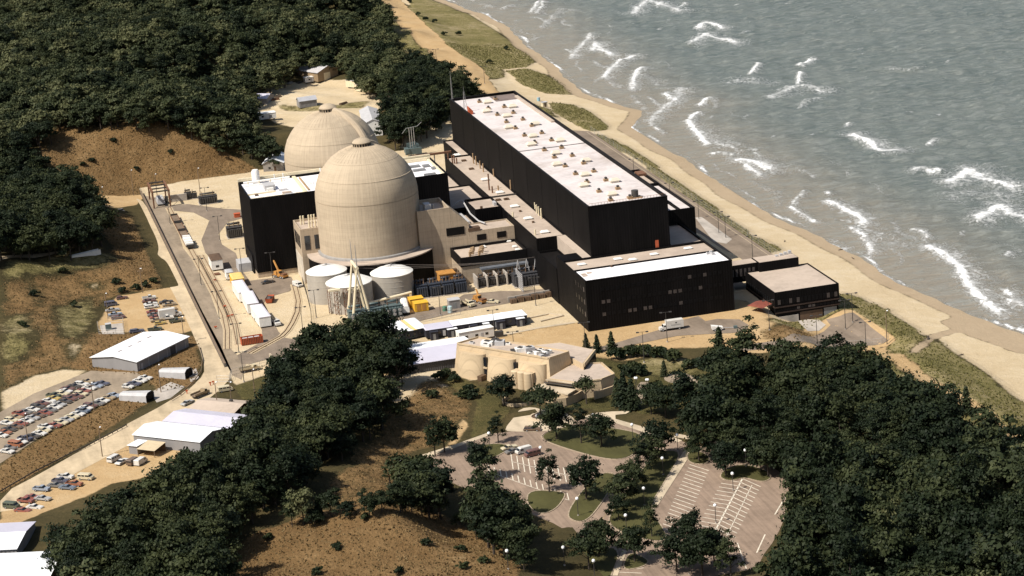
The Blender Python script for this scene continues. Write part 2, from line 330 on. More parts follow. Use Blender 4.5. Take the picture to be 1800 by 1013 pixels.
zone('sand', [[(-9.2,273.7),(7.0,292.8),(19.2,299.3),(8.2,253.0),(-0.3,249.8),(-8.4,254.3),(-16.8,257.4)]], 2, 0.8)
zone('scrub', [[(-197.6,103.2),(-171.8,119.5),(-151.6,138.9),(-143.9,128.9),(-144.2,87.0),(-151.1,78.3),(-163.2,70.6),(-169.9,37.8),(-179.9,-3.0),(-194.5,-28.5),(-205.7,-38.4)]], 3, 0.56)
zone('dgrass', [[(-197.6,101.8),(-172.0,117.4),(-154.0,135.6),(-147.6,123.1),(-160.7,104.8),(-173.7,97.8),(-190.6,88.2),(-199.0,81.5)], [(-182.7,61.1),(-167.5,80.2),(-167.1,48.7),(-176.2,17.6),(-183.3,22.9)], [(-201.0,50.7),(-191.0,54.3),(-189.3,19.9),(-198.0,6.7),(-203.5,8.9)]], 4, 0.55)
zone('sand', [[(-181.8,18.4),(-172.7,15.1),(-172.8,3.6),(-181.5,1.3)], [(-194.6,24.8),(-188.7,27.4),(-191.2,20.3)], [(-168.5,89.6),(-162.2,89.7),(-165.2,82.2)], [(-189.2,92.2),(-187.2,92.6),(-185.7,60.6),(-187.6,60.8)], [(-151.5,101.9),(-146.9,96.3),(-149.7,89.2)]], 3, 0.6)
zone('sand', [[(-205.0,-23.0),(-193.3,-9.5),(-174.5,-5.9),(-174.8,-13.9),(-191.0,-30.3),(-206.2,-48.5)]], 3, 0.8)
zone('sand', [[(-133.5,-66),(-100,-100),(-20,-66),(44,-66),(70,-40),(70,70),(69,250),(-30,255),(-133.5,250)]], 1)
zone('dirt', [[(-90,-66),(-60,-66),(-14,-90),(44,-66),(40,-40),(-95,-40)], [(-23.5,-53.0),(-6.0,-59.1),(22.0,-56.6),(33.0,-59.1),(36.8,-64.9),(48.1,-81.9),(47.6,-93.4),(33.6,-95.2),(13.3,-88.2),(-8.3,-79.2),(-23.6,-66.9)]], 3, 0.7)
zone('scrub', [[(31.6,-79.6),(41.3,-73.9),(52.8,-68.8),(53.4,-77.6),(40.4,-92.1),(30.1,-89.1)]], 2, 0.6)
zone('scrub', [[(-153.5,234.2),(-148.1,198.8),(-140.6,195.3),(-140.4,136.8),(-141.4,81.5),(-139.2,73.6),(-151.3,76.3),(-153.8,137.6),(-157.7,163.6)], [(-182.2,-8.7),(-169.3,34.4),(-164.0,27.7),(-152.5,25.1),(-137.7,9.6),(-139.8,-24.6),(-145.6,-47.8),(-156.5,-48.5),(-159.8,-27.4)]], 3, 0.75)
zone('dirt', [[(-158.6,76.1),(-151.3,76.2),(-138.7,77.5),(-136.1,47.1),(-136.8,16.5),(-145.9,14.1),(-158.4,24.7),(-167.7,29.8),(-168.6,41.7)]], 2)
zone('scrub', [[(-212.3,-111.0),(-208.3,-94.7),(-193.8,-74.3),(-178.7,-56.8),(-167.8,-43.9),(-159.6,-46.9),(-160.7,-57.5),(-165.2,-63.7),(-177.2,-81.0),(-194.0,-103.4),(-209.7,-123.4)]], 2, 0.8)
zone('dirt', [[(-210.3,-136.7),(-195.1,-119.5),(-174.8,-92.4),(-148.8,-58.8),(-144.7,-54.7),(-142.1,-62.3),(-150.8,-75.9),(-167.3,-101.7),(-154.7,-108.0),(-161.7,-125.7),(-178.1,-127.8),(-196.7,-143.3),(-211.5,-163.6)]], 2)
zone('lawn', [[(-66.6,-67.0),(-67.0,-76.5),(-59.6,-99.1),(-58.9,-117.4),(-70.0,-134.3),(-77.8,-140.2),(-72.9,-123.6),(-66.6,-104.5),(-70.0,-90.0),(-73.0,-78.9)], [(-43.9,-107.4),(-29.9,-114.8),(-25.3,-123.2),(-33.6,-133.4),(-42.8,-122.9)], [(-24.4,-76.5),(-15.6,-91.1),(4.9,-102.1),(6.0,-115.3),(-13.2,-141.1),(-25.3,-140.6),(-25.2,-117.2),(-23.6,-93.3)], [(-132.8,-53.3),(-119.7,-45.3),(-123.8,-71.8),(-130.0,-77.7),(-132.9,-67.1)]], 3)
zone('dgrass', [[(-17.2,-90.2),(-7.2,-87.8),(6.4,-97.7),(5.5,-108.8),(-6.2,-113.8),(-15.8,-103.8)]], 2, 0.6)
zone('scrub', [[(-98.9,-143.9),(-109.3,-148.7),(-122.2,-167.4),(-130.4,-188.7),(-119.0,-211.3),(-101.7,-180.9),(-100.4,-159.2)], [(-79.1,-78.2),(-89.1,-95.8),(-107.2,-137.2),(-116.5,-152.4),(-102.2,-152.7),(-91.4,-139.7),(-81.3,-139.5),(-76.9,-136.3),(-72.7,-122.8),(-67.3,-104.2),(-70.8,-93.3),(-73.0,-78.9)]], 3, 0.55)
zone('scrub', [[(-154.4,-208.1),(-143.1,-202.6),(-130.4,-198.6),(-118.7,-209.8),(-102.1,-190.4),(-95.0,-199.6),(-90.6,-219.6),(-87.7,-244.4),(-95.1,-263.3),(-127.8,-254.1),(-159.3,-234.0)]], 3)
zone('dirt', [[(-74.5,-118.9),(-73.2,-123.4),(-78.4,-135.5),(-83.2,-143.9),(-87.2,-147.1),(-82.3,-136.3),(-78.5,-127.2)]], 1, 0.8)
me = bpy.data.meshes.new('ground')
ny, nx = GA.shape
V_ = np.stack([GA, GB, GZ], -1).reshape(-1, 3)
idx = np.arange(nx*ny).reshape(ny, nx)
Q_ = np.stack([idx[:-1,:-1], idx[:-1,1:], idx[1:,1:], idx[1:,:-1]], -1).reshape(-1, 4)
def fastmesh(me, V, Q, smooth=True):
    me.vertices.add(len(V)); me.vertices.foreach_set('co', V.astype(np.float32).ravel())
    me.loops.add(Q.size); me.loops.foreach_set('vertex_index', Q.astype(np.int32).ravel())
    me.polygons.add(len(Q)); me.polygons.foreach_set('loop_start', (np.arange(len(Q))*4).astype(np.int32))
    me.polygons.foreach_set('loop_total', np.full(len(Q), 4, np.int32))
    me.update(calc_edges=True); me.polygons.foreach_set('use_smooth', np.full(len(Q), smooth)); me.validate()
fastmesh(me, V_, Q_)
for nm, ks in (('zone_a', ('sand','dgrass','scrub')), ('zone_b', ('lawn','wet','dirt'))):
    at_ = me.attributes.new(nm, 'FLOAT_COLOR', 'POINT')
    c = np.ones((nx*ny, 4), np.float32)
    for i, k in enumerate(ks): c[:, i] = ZW[k].ravel()
    at_.data.foreach_set('color', c.ravel())
ground = bpy.data.objects.new('ground', me); COL.objects.link(ground); tag(ground, kind='structure')
# ground material: each zone its own colour, edges broken by noise
mt, nt, bs = newmat('terrain')
P_ = pos(nt)
nA = noise(nt, 0.035, 6, P_, 0.65); nB = noise(nt, 0.22, 6, P_, 0.7); nC = noise(nt, 1.1, 5, P_, 0.75)
def att(nt, nm):
    a = nt.nodes.new('ShaderNodeAttribute'); a.attribute_name = nm
    s = nt.nodes.new('ShaderNodeSeparateColor'); nt.links.new(a.outputs['Color'], s.inputs[0]); return s.outputs
ZA, ZB = att(nt, 'zone_a'), att(nt, 'zone_b')
def edge(f, amt=0.9):
    n = mth(nt, 'ADD', mth(nt, 'MULTIPLY', nB, 0.6), mth(nt, 'MULTIPLY', nC, 0.4))
    v = mth(nt, 'ADD', f, mth(nt, 'MULTIPLY', mth(nt, 'SUBTRACT', n, 0.5), amt))
    r = nt.nodes.new('ShaderNodeMapRange'); r.interpolation_type = 'SMOOTHSTEP'
    r.inputs[1].default_value = 0.35; r.inputs[2].default_value = 0.65; nt.links.new(v, r.inputs[0]); return r.outputs[0]
mx = mth(nt, 'ADD', mth(nt, 'MULTIPLY', nA, 0.4), mth(nt, 'ADD', mth(nt, 'MULTIPLY', nB, 0.3), mth(nt, 'MULTIPLY', nC, 0.3)))
fl = ramp(nt, mx, [(0.3, (0.024, 0.022, 0.010)), (0.5, (0.060, 0.048, 0.021)), (0.7, (0.13, 0.092, 0.042))])
sand = ramp(nt, mx, [(0.3, (0.39, 0.295, 0.175)), (0.5, (0.485, 0.385, 0.25)), (0.7, (0.58, 0.495, 0.37))])
dgr = ramp(nt, mx, [(0.36, (0.115, 0.108, 0.036)), (0.50, (0.215, 0.18, 0.075)), (0.63, (0.40, 0.32, 0.19))])
scr = ramp(nt, mx, [(0.34, (0.105, 0.062, 0.026)), (0.46, (0.18, 0.108, 0.046)), (0.57, (0.24, 0.150, 0.068)), (0.70, (0.40, 0.285, 0.155))])
law = ramp(nt, mx, [(0.35, (0.045, 0.044, 0.016)), (0.5, (0.092, 0.080, 0.030)), (0.68, (0.19, 0.135, 0.058))])
wet = ramp(nt, mx, [(0.3, (0.30, 0.225, 0.145)), (0.7, (0.40, 0.31, 0.21))])
dirt = ramp(nt, mx, [(0.3, (0.31, 0.20, 0.095)), (0.5, (0.41, 0.28, 0.145)), (0.72, (0.50, 0.38, 0.23))])
col = mixc(nt, edge(ZA[0]), fl, sand); col = mixc(nt, edge(ZA[1], 1.3), col, dgr); col = mixc(nt, edge(ZA[2], 1.2), col, scr)
col = mixc(nt, edge(ZB[0], 1.1), col, law); col = mixc(nt, edge(ZB[1], 0.5), col, wet); col = mixc(nt, edge(ZB[2], 0.7), col, dirt)
nt.links.new(col, bs.inputs['Base Color']); bs.inputs['Roughness'].default_value = 0.95; bs.inputs['Specular IOR Level'].default_value = 0.1
veg = mth(nt, 'ADD', ZA[1], mth(nt, 'ADD', ZA[2], ZB[0]), True)
hgt = mth(nt, 'MULTIPLY', mth(nt, 'ADD', nC, mth(nt, 'MULTIPLY', nB, 1.5)), mth(nt, 'ADD', 0.25, veg))
bump(nt, bs, hgt, 0.9)
me.materials.append(mt)
# ---------------------------------------------------------------- lake
wa = axis(98, 420, 1.7, 96, 6000); wb = axis(-420, 1000, 1.7, -2500, 8000)
WA, WB = np.meshgrid(wa, wb)
FOAM = [  # crest line, half width (m), strength
 ([(188.4,575.2),(198.0,596.4),(207.5,611.0),(211.3,590.1),(212.6,564.6)], 5.5, .75), ([(204.0,502.6),(213.0,517.6),(213.8,507.9),(214.5,494.1)], 3.5, .95), ([(185.9,459.7),(193.9,472.0),(200.3,479.6),(202.0,461.4),(206.4,445.6)], 4.5, .8),
 ([(217.2,577.7),(223.1,585.1)], 2, .8), ([(218.0,469.7),(223.4,473.8)], 1.6, .7), ([(118.3,458.2),(128.2,482.4),(140.1,506.2),(146.7,522.4)], 3.2, .75), ([(134.1,473.7),(141.4,492.6),(138.3,470.5),(139.2,453.9)], 4.5, .8),
 ([(117.8,395.4),(129.1,419.6),(138.7,434.9),(147.5,443.6)], 4, .8), ([(117.4,392.1),(117.2,374.9),(118.5,367.1)], 2, .6), ([(121.6,358.0),(129.8,383.0),(136.6,399.3),(142.7,409.3)], 3.2, .85), ([(136.2,396.0),(136.2,378.2),(136.1,364.4)], 4, .5),
 ([(116.7,341.7),(114.7,323.8),(113.1,309.3)], 1.5, .6), ([(107.0,280.4),(113.9,293.5),(122.3,305.9),(129.6,316.3),(142.3,343.0)], 4.4, .7), ([(132.6,338.4),(130.4,322.2),(132.3,317.6)], 2.4, .9), ([(107.0,280.4),(104.8,264.5),(103.9,251.1)], 1.4, .75),
 ([(137.8,301.1),(143.5,309.6),(146.7,312.1)], 2.2, .95), ([(122.0,270.0),(128.2,280.4),(131.6,284.0)], 2.2, .95), ([(121.2,267.6),(118.9,252.0),(116.2,234.3),(113.7,217.2)], 3.2, .95), ([(119.6,245.9),(118.3,227.5),(118.8,216.4),(120.3,210.1)], 5.5, .65),
 ([(109.3,199.3),(113.8,198.8),(116.2,192.1)], 2.2, .8), ([(115.2,180.2),(118.1,178.3),(120.1,169.6),(121.0,159.3)], 5.5, .9), ([(115.3,170.3),(114.4,156.4),(113.7,147.4)], 2.6, .9), ([(184.4,360.0),(191.9,372.3),(196.9,383.1)], 1.9, .95),
 ([(211.1,361.4),(216.2,368.4),(222.3,374.8)], 2.4, 1), ([(167.7,344.6),(174.3,346.6),(179.3,339.5),(182.1,330.7)], 5, .55), ([(196.8,324.9),(205.1,344.6)], 2, .95), ([(172.9,299.6),(182.6,307.1),(191.0,314.1),(196.5,310.1),(198.5,295.5)], 4.5, .7), ([(177.3,270.0),(184.2,280.5),(191.4,281.6)], 2, .7),
 ([(174.9,199.9),(174.1,189.8),(175.3,181.0),(173.2,169.5),(173.2,161.9),(178.9,160.6)], 4.2, 1), ([(170.4,122.4),(175.2,124.0),(175.9,116.5),(179.8,116.3)], 2.4, .85), ([(195.8,164.7),(200.9,170.3)], 1.6, .9), ([(178.6,216.6),(182.3,222.5)], 1.5, .8),
 ([(175.5,96.3),(182.1,103.3),(189.9,109.8),(188.2,97.1),(189.2,87.5),(192.8,76.4)], 6.5, .85), ([(167.2,75.3),(173.5,77.7),(179.5,71.8),(182.0,61.7)], 6, .6), ([(160.9,38.2),(167.7,44.0),(175.7,51.2),(173.8,38.2),(176.0,30.9)], 6, .85),
 ([(106.3,92.3),(112.7,103.1),(120.1,113.8)], 1.7, .75), ([(106.3,92.3),(105.6,80.3),(105.5,70.2),(106.9,65.4)], 1.9, .9), ([(121.9,91.0),(122.6,84.2),(123.1,73.5),(123.8,67.0),(121.9,54.2)], 3.4, 1), ([(115.3,50.4),(114.5,39.3),(112.5,27.5),(108.2,13.7)], 3, .8),
 ([(115.7,44.4),(117.1,32.2),(118.3,22.1),(122.0,18.1)], 5.5, .55), ([(133.8,35.3),(135.0,32.7),(134.0,22.0)], 2, .9), ([(128.9,10.3),(128.8,5.0),(128.5,-1.9)], 4, 1), ([(128.7,-0.3),(129.4,-7.7),(127.9,-18.9),(123.9,-31.6),(119.4,-48.3),(117.4,-62.7),(115.8,-76.8)], 3.8, .95),
 ([(127.9,-18.9),(127.6,-32.1),(128.7,-36.0)], 4, .55), ([(129.0,-55.4),(128.6,-59.8)], 2.4, 1), ([(125.4,-65.7),(126.2,-73.7)], 3, .85), ([(106.7,140.3),(108.6,127.7),(109.6,118.2),(103.3,98.4)], 2, .5), ([(102.0,37.4),(101.0,23.3),(102.9,25.9)], 2, .7),
 ([(121.8,196.1),(130.3,198.2)], 2, .5), ([(127.5,109.0),(126.6,103.0)], 1.5, .8), ([(148.2,-13.5),(150.5,-11.4)], 1.8, .9), ([(245.4,328.4),(253.5,318.8),(261.5,323.3)], 1.8, .5), ([(138.1,622.0),(151.9,655.9),(154.9,648.1)], 2.5, .8), ([(139.9,615.5),(146.5,629.8),(154.3,653.8)], 2.2, .8),
 ([(126.0,647.1),(135.0,654.7)], 2, .7), ([(140.3,586.5),(155.6,617.3),(160.2,608.4)], 2.6, .6), ([(129.0,563.3),(144.8,597.0)], 2, .6), ([(110.2,556.0),(111.6,528.7),(121.2,534.0)], 1.6, .5), ([(120.0,672.7),(122.9,654.8)], 2, .6), ([(180.9,591.1),(183.1,574.8)], 2, .4), ([(211.9,227.7),(216.0,230.7)], 1.2, .5)]
foam = np.zeros(WA.shape, np.float32); lift = np.zeros(WA.shape, np.float32)
for pts, wd, st in FOAM:
    a0 = min(p[0] for p in pts)-4*wd; a1 = max(p[0] for p in pts)+4*wd; b0 = min(p[1] for p in pts)-4*wd-14; b1 = max(p[1] for p in pts)+4*wd+14
    i0, i1 = np.searchsorted(wb, [b0, b1]); j0, j1 = np.searchsorted(wa, [a0, a1])
    if i1 <= i0 or j1 <= j0: continue
    A = WA[i0:i1, j0:j1]; B = WB[i0:i1, j0:j1]; d = np.full(A.shape, 1e9)
    for (x0,y0),(x1,y1) in zip(pts, pts[1:]):
        L = (x1-x0)**2+(y1-y0)**2+1e-9; t = np.clip(((A-x0)*(x1-x0)+(B-y0)*(y1-y0))/L, 0, 1)
        # foam trails off away from the shore side of the crest
        dx = A-(x0+t*(x1-x0)); dy = B-(y0+t*(y1-y0)); d = np.minimum(d, np.hypot(np.where(dx > 0, dx*0.5, dx*1.25), dy*0.5))
    crest = np.exp(-(d/(wd*.5))**2)*min(.92, st); wash = np.exp(-(d/(wd*1.7))**2)*(.40+.25*st)
    g = np.maximum(crest, wash)
    foam[i0:i1, j0:j1] = np.maximum(foam[i0:i1, j0:j1], g); lift[i0:i1, j0:j1] = np.maximum(lift[i0:i1, j0:j1], np.exp(-(d/(wd*.8))**2)*st)
Tw = WA - shore_a(WB)
swash = np.exp(-((Tw - 1.6 - 0.9*np.sin(WB*.11) - .7*np.sin(WB*.037))/1.5)**2) * (0.62+0.25*np.sin(WB*.07+2)+.15*np.sin(WB*.19))
foam = np.maximum(foam, swash)
# broken surf lines that run with the shore
for off, wdt, ph, amp in ((9, 1.0, .3, .62), (19, 1.3, 1.9, .68), (33, 1.5, 4.1, .62), (52, 1.4, 2.7, .5)):
    line_ = off + 3.2*np.sin(WB*.031+ph) + 2.0*np.sin(WB*.083+2*ph) + 1.1*np.sin(WB*.21+ph)
    dd_ = Tw-line_; brk = np.clip(.55+.6*np.sin(WB*.046+3*ph)+.45*np.sin(WB*.117+ph), 0, 1)
    foam = np.maximum(foam, amp*brk*np.exp(-(np.where(dd_ > 0, dd_*.45, dd_)/wdt)**2))
rc = np.random.default_rng(8)
for _ in range(130):
    a0, b0 = rc.uniform(130, 420), rc.uniform(-260, 900); L_, wd = rc.uniform(2, 7), rc.uniform(.7, 1.5)
    i0, i1 = np.searchsorted(wb, [b0-16, b0+16]); j0, j1 = np.searchsorted(wa, [a0-16, a0+16]); A = WA[i0:i1, j0:j1]-a0; B = WB[i0:i1, j0:j1]-b0
    u_ = A*.62+B*.78+rc.uniform(-.2, .2)*A; v_ = A*.78-B*.62
    foam[i0:i1, j0:j1] = np.maximum(foam[i0:i1, j0:j1], rc.uniform(.45, .85)*np.exp(-(u_/L_)**2-(np.where(v_ > 0, v_*.5, v_)/wd)**2))
foam = np.maximum(foam, 0.30*(1-sstep(Tw, 0, 55))*(0.5+0.5*np.sin(WA*.16+WB*.045)))
def swell(a, b):
    z = 0
    for (dx, dy, L, A_, ph) in ((-.75,-.66,17,.17,0),(-.95,.31,11,.12,1.7),(-.55,-.83,26,.20,.6),(-.99,-.1,7,.06,2.2),(-.3,-.95,9,.07,4)):
        z = z + A_*np.sin((a*dx+b*dy)*2*np.pi/L + ph + 1.2*np.sin((a*dy-b*dx)*.035+ph))
    return z
WZ = LAKE + 1.7*swell(WA, WB)*sstep(Tw, 2, 40)*(1-sstep(np.hypot(WA-200, WB-300), 700, 1500)) + 0.9*lift*sstep(Tw, 0, 12)
WZ = np.where(Tw < 4, LAKE + 0.03*np.sin(WB*.4), WZ)
me = bpy.data.meshes.new('lake'); ny, nx = WA.shape; idx = np.arange(nx*ny).reshape(ny, nx)
fastmesh(me, np.stack([WA, WB, WZ], -1).reshape(-1, 3), np.stack([idx[:-1,:-1], idx[:-1,1:], idx[1:,1:], idx[1:,:-1]], -1).reshape(-1, 4))
a_ = me.attributes.new('foam', 'FLOAT', 'POINT'); a_.data.foreach_set('value', foam.ravel())
a_ = me.attributes.new('shoal', 'FLOAT', 'POINT'); a_.data.foreach_set('value', (1-sstep(Tw, 2, 75)).astype(np.float32).ravel())
lake = bpy.data.objects.new('lake', me); COL.objects.link(lake); tag(lake, kind='structure')
mt, nt, bs = newmat('lake_water')
def attf(nm):
    a = nt.nodes.new('ShaderNodeAttribute'); a.attribute_name = nm; return a.outputs['Fac']
v1 = nt.nodes.new('ShaderNodeMapping'); v1.inputs['Rotation'].default_value = (0, 0, math.radians(-35)); v1.inputs['Scale'].default_value = (0.16, 0.42, 1)
nt.links.new(nt.nodes.new('ShaderNodeNewGeometry').outputs['Position'], v1.inputs['Vector'])
w1 = noise(nt, 0.8, 6, v1.outputs[0], 0.66, 0.9); w2 = noise(nt, 0.03, 4, pos(nt), 0.6)
lace = noise(nt, 0.42, 8, pos(nt, (1, 0.7, 1)), 0.82, 1.6)
wc = ramp(nt, w2, [(0.3, (0.082, 0.100, 0.092)), (0.7, (0.128, 0.143, 0.128))])
wc = mixc(nt, mth(nt, 'MULTIPLY', attf('shoal'), 0.85), wc, (0.27, 0.225, 0.17))
wc = mixc(nt, ramp(nt, w1, [(0.42, (0, 0, 0)), (0.70, (0.75, 0.75, 0.75))]), wc, (0.245, 0.255, 0.235))
ff = mth(nt, 'ADD', attf('foam'), mth(nt, 'MULTIPLY', mth(nt, 'SUBTRACT', lace, 0.5), 1.9))
r = nt.nodes.new('ShaderNodeMapRange'); r.interpolation_type = 'SMOOTHSTEP'; r.inputs[1].default_value = 0.42; r.inputs[2].default_value = 0.86; nt.links.new(ff, r.inputs[0]); fr = r.outputs[0]
cap = ramp(nt, mth(nt, 'MULTIPLY', w1, ramp(nt, lace, [(0.3, (0.6,)*3), (0.7, (1.15,)*3)])), [(0.735, (0, 0, 0)), (0.80, (0.8, 0.8, 0.8))])
fr = mth(nt, 'MAXIMUM', fr, cap)
nt.links.new(mixc(nt, fr, wc, (0.86, 0.86, 0.85)), bs.inputs['Base Color'])
nt.links.new(mth(nt, 'ADD', 0.22, mth(nt, 'MULTIPLY', fr, 0.6)), bs.inputs['Roughness'])
bs.inputs['IOR'].default_value = 1.33; bs.inputs['Specular IOR Level'].default_value = 0.5
w3 = noise(nt, 1.6, 4, pos(nt, (0.6, 1, 1)), 0.6)
bump(nt, bs, mth(nt, 'ADD', w1, mth(nt, 'ADD', mth(nt, 'MULTIPLY', w3, 0.12), mth(nt, 'MULTIPLY', fr, 0.25))), 1.3)
me.materials.append(mt)
# ---------------------------------------------------------------- sheets laid on the ground
def clip_cell(poly, x0, x1, y0, y1):
    for ax, lim, sg in ((0, x0, 1), (0, x1, -1), (1, y0, 1), (1, y1, -1)):
        out = []
        for i in range(len(poly)):
            p, q = poly[i], poly[(i+1) % len(poly)]
            ip = (p[ax]-lim)*sg >= 0; iq = (q[ax]-lim)*sg >= 0
            if ip: out.append(p)
            if ip != iq:
                t = (lim-p[ax])/(q[ax]-p[ax]); out.append((p[0]+t*(q[0]-p[0]), p[1]+t*(q[1]-p[1])))
        poly = out
        if len(poly) < 3: return []
    return poly
def smooth_poly(p, it=2):
    for _ in range(it):
        q = []
        for i in range(len(p)):
            a, b = p[i], p[(i+1) % len(p)]
            q += [(a[0]*.75+b[0]*.25, a[1]*.75+b[1]*.25), (a[0]*.25+b[0]*.75, a[1]*.25+b[1]*.75)]
        p = q
    return p
def tri_poly(poly):
    from mathutils.geometry import tessellate_polygon
    t = tessellate_polygon([[Vector((x, y, 0)) for x, y in poly]])
    return [tuple(int(i) for i in f) for f in t]
def sheet(name, poly, mt, off=0.04, drape=False, parent=None, sm=0, thick=0.0, z=0.0):
    if sm: poly = smooth_poly(poly, sm)
    mb = MB()
    if drape:
        tr = tri_poly(poly); st = 1.6
        for f in tr:
            T = [poly[i] for i in f]
            xs = [p[0] for p in T]; ys = [p[1] for p in T]
            for i in range(int(min(xs)//st), int(max(xs)//st)+1):
                for j in range(int(min(ys)//st), int(max(ys)//st)+1):
                    c = clip_cell(T, i*st, i*st+st, j*st, j*st+st)
                    if len(c) >= 3: mb.add([(x, y, 0) for x, y in c], [tuple(range(len(c)))])
        A = np.array(mb.v); hz = height(A[:, 0], A[:, 1])
        mb.v = [(x, y, h+off) for (x, y, _), h in zip(mb.v, hz)]
    else:
        n = len(poly); mb.add([(x, y, z+off) for x, y in poly], tri_poly(poly))
        if thick:
            mb.add([(x, y, z+off) for x, y in poly]+[(x, y, z+off-thick) for x, y in poly], [(i, (i+1) % n, n+(i+1) % n, n+i) for i in range(n)])
    return mb.build(name, mt, parent)
def flip_up(o):
    for p in o.data.polygons:
        if p.normal.z < -0.1: p.flip()
    return o
def ribbon(pts, w, z=0.0):
    """quads along a polyline"""
    mb = MB(); n = len(pts); L = []; R_ = []
    for i, p in enumerate(pts):
        a = pts[max(i-1, 0)]; b = pts[min(i+1, n-1)]; d = Vector((b[0]-a[0], b[1]-a[1])).normalized(); nn = Vector((-d.y, d.x))*w/2
        L.append((p[0]+nn.x, p[1]+nn.y)); R_.append((p[0]-nn.x, p[1]-nn.y))
    for i in range(n-1): mb.add([(*R_[i], z), (*R_[i+1], z), (*L[i+1], z), (*L[i], z)], [(0, 1, 2, 3)])
    return mb
def asphalt(name, c, tracks=0.0):
    """paving with patches, cracks, oil and worn wheel bands"""
    mt, nt, bs = newmat(name); P_ = pos(nt)
    n1 = noise(nt, 0.06, 6, P_, 0.7); n2 = noise(nt, 0.5, 5, P_, 0.7); mp = nt.nodes.new('ShaderNodeMapping'); mp.inputs['Rotation'].default_value = (0, 0, tracks); mp.inputs['Scale'].default_value = (1.0, 0.05 if tracks else 0.2, 1); nt.links.new(P_, mp.inputs['Vector'])
    n3 = noise(nt, 0.9 if tracks else 0.25, 5, mp.outputs[0], 0.65, 0.5)
    f = mth(nt, 'ADD', mth(nt, 'MULTIPLY', n1, 0.42), mth(nt, 'ADD', mth(nt, 'MULTIPLY', n2, 0.18), mth(nt, 'MULTIPLY', n3, 0.4)))
    col = ramp(nt, f, [(0.32, tuple(x*.55 for x in c)), (0.5, c), (0.66, tuple(x*1.35 for x in c))])
    nt.links.new(col, bs.inputs['Base Color']); bs.inputs['Roughness'].default_value = 0.9; bs.inputs['Specular IOR Level'].default_value = 0.2
    bump(nt, bs, n2, 0.03); MATS[name] = mt; return mt
c0_, c1_ = (-16.6,-203.3), (-40.0,-243.9); TRK_ANG = math.pi/2 - math.atan2(c1_[1]-c0_[1], c1_[0]-c0_[0])
ASPH = asphalt('old_asphalt', (0.25, 0.197, 0.142)); ASPH2 = asphalt('visitor_asphalt', (0.235, 0.172, 0.128), TRK_ANG); ASPH3 = asphalt('dark_asphalt', (0.195, 0.152, 0.115))
GRAVEL = asphalt('pale_gravel', (0.45, 0.355, 0.235)); WALK = asphalt('concrete_walk', (0.44, 0.36, 0.26)); SLAB = asphalt('concrete_slab', (0.36, 0.32, 0.28))
LINE = mat('road_paint', (0.60, 0.54, 0.44), 0.8, 0.25, 0.8); KERB = mat('kerb_concrete', (0.33, 0.26, 0.185), 0.9, 0.2, 0.5)
TURF = asphalt('mown_turf', (0.062, 0.058, 0.02))
def road(name, poly, mt, off=0.04, **k): return tag(flip_up(sheet(name, poly, mt, off, **k)), kind='structure')
road('rail_yard_road', [(-132.5,233.9),(-124.8,222.1),(-124.7,201.8),(-127.6,132.6),(-125.1,91.3),(-126.9,47.5),(-128.4,4.5),(-128.7,-13.3),(-126.6,-31.7),(-130.3,-48.2),(-132.5,-41.9)], ASPH, 0.03)
road('gravel_road', [(-139.0,228.8),(-134.4,229.3),(-133.3,205.0),(-132.4,78.1),(-131.2,-32.6),(-134.2,-48.8),(-150.8,-75.9),(-168.1,-93.0),(-193.5,-120.2),(-210.6,-143.6),(-209.6,-122.4),(-195.9,-107.7),(-173.8,-80.5),(-154.1,-59.1),(-143.2,-42.7),(-139.4,-30.2),(-138.5,2.7),(-138.6,56.6),(-139.3,90.8),(-139.4,146.4)], GRAVEL, 0.03, sm=1)
road('yard_road', [(-124.6,208.5),(-117.0,207.0),(-104.8,190.6),(-97.3,183.7),(-99.4,168.9),(-105.8,165.6),(-111.9,147.7),(-112.8,130.5),(-109.7,114.3),(-111.2,86.8),(-110.5,70.7),(-100.9,70.3),(-95.6,68.1),(-96.1,57.3),(-99.1,48.9),(-107.7,44.8),(-110.2,38.1),(-110.5,21.0),(-111.0,0.1),(-110.2,-8.4),(-103.5,-17.1),(-85.1,-19.3),(-72.6,-5.5),(-75.4,-19.5),(-87.0,-29.6),(-102.3,-29.7),(-113.4,-28.5),(-125.2,-32.4),(-128.0,-30.9),(-127.9,-20.7),(-122.6,-14.5),(-117.6,-8.7),(-115.9,5.0),(-115.0,31.3),(-115.2,51.5),(-115.8,68.6),(-118.3,91.0),(-120.5,120.7),(-119.5,141.3),(-112.3,172.7),(-116.6,190.3),(-125.6,200.2)], ASPH3, 0.07)
road('transformer_apron', [(-74.8,-16.2),(-62.0,-11.4),(-48.3,-7.7),(-27.8,-6.1),(-13.7,-6.2),(-9.9,3.7),(-24.6,6.4),(-30.9,10.0),(-43.6,12.4),(-51.0,2.3),(-60.4,0.6),(-72.1,-2.8)], ASPH3, 0.075)
road('office_lane', [(-22.9,-71.3),(-12.7,-68.7),(4.8,-61.5),(14.8,-54.8),(20.8,-53.1),(21.0,-59.7),(25.1,-59.1),(31.5,-63.4),(32.0,-70.8),(29.0,-77.0),(24.1,-76.3),(16.4,-73.5),(7.7,-70.8),(-4.4,-72.5),(-14.4,-74.5),(-23.1,-75.2)], ASPH3, 0.08, drape=True)
road('service_court', [(19.9,-91.2),(27.7,-90.5),(35.0,-91.3),(48.7,-79.7),(56.3,-74.3),(60.7,-68.9),(61.5,-62.7),(65.4,-65.7),(70.2,-65.3),(69.2,-82.5),(69.5,-96.8),(66.7,-95.6),(49.5,-92.7),(34.6,-97.5),(20.0,-96.3)], ASPH3, 0.06, drape=True)
road('lakeside_road', [(42, -30), (68.5, -30), (68.5, 245), (62, 252), (42, 240)], ASPH3, 0.04)
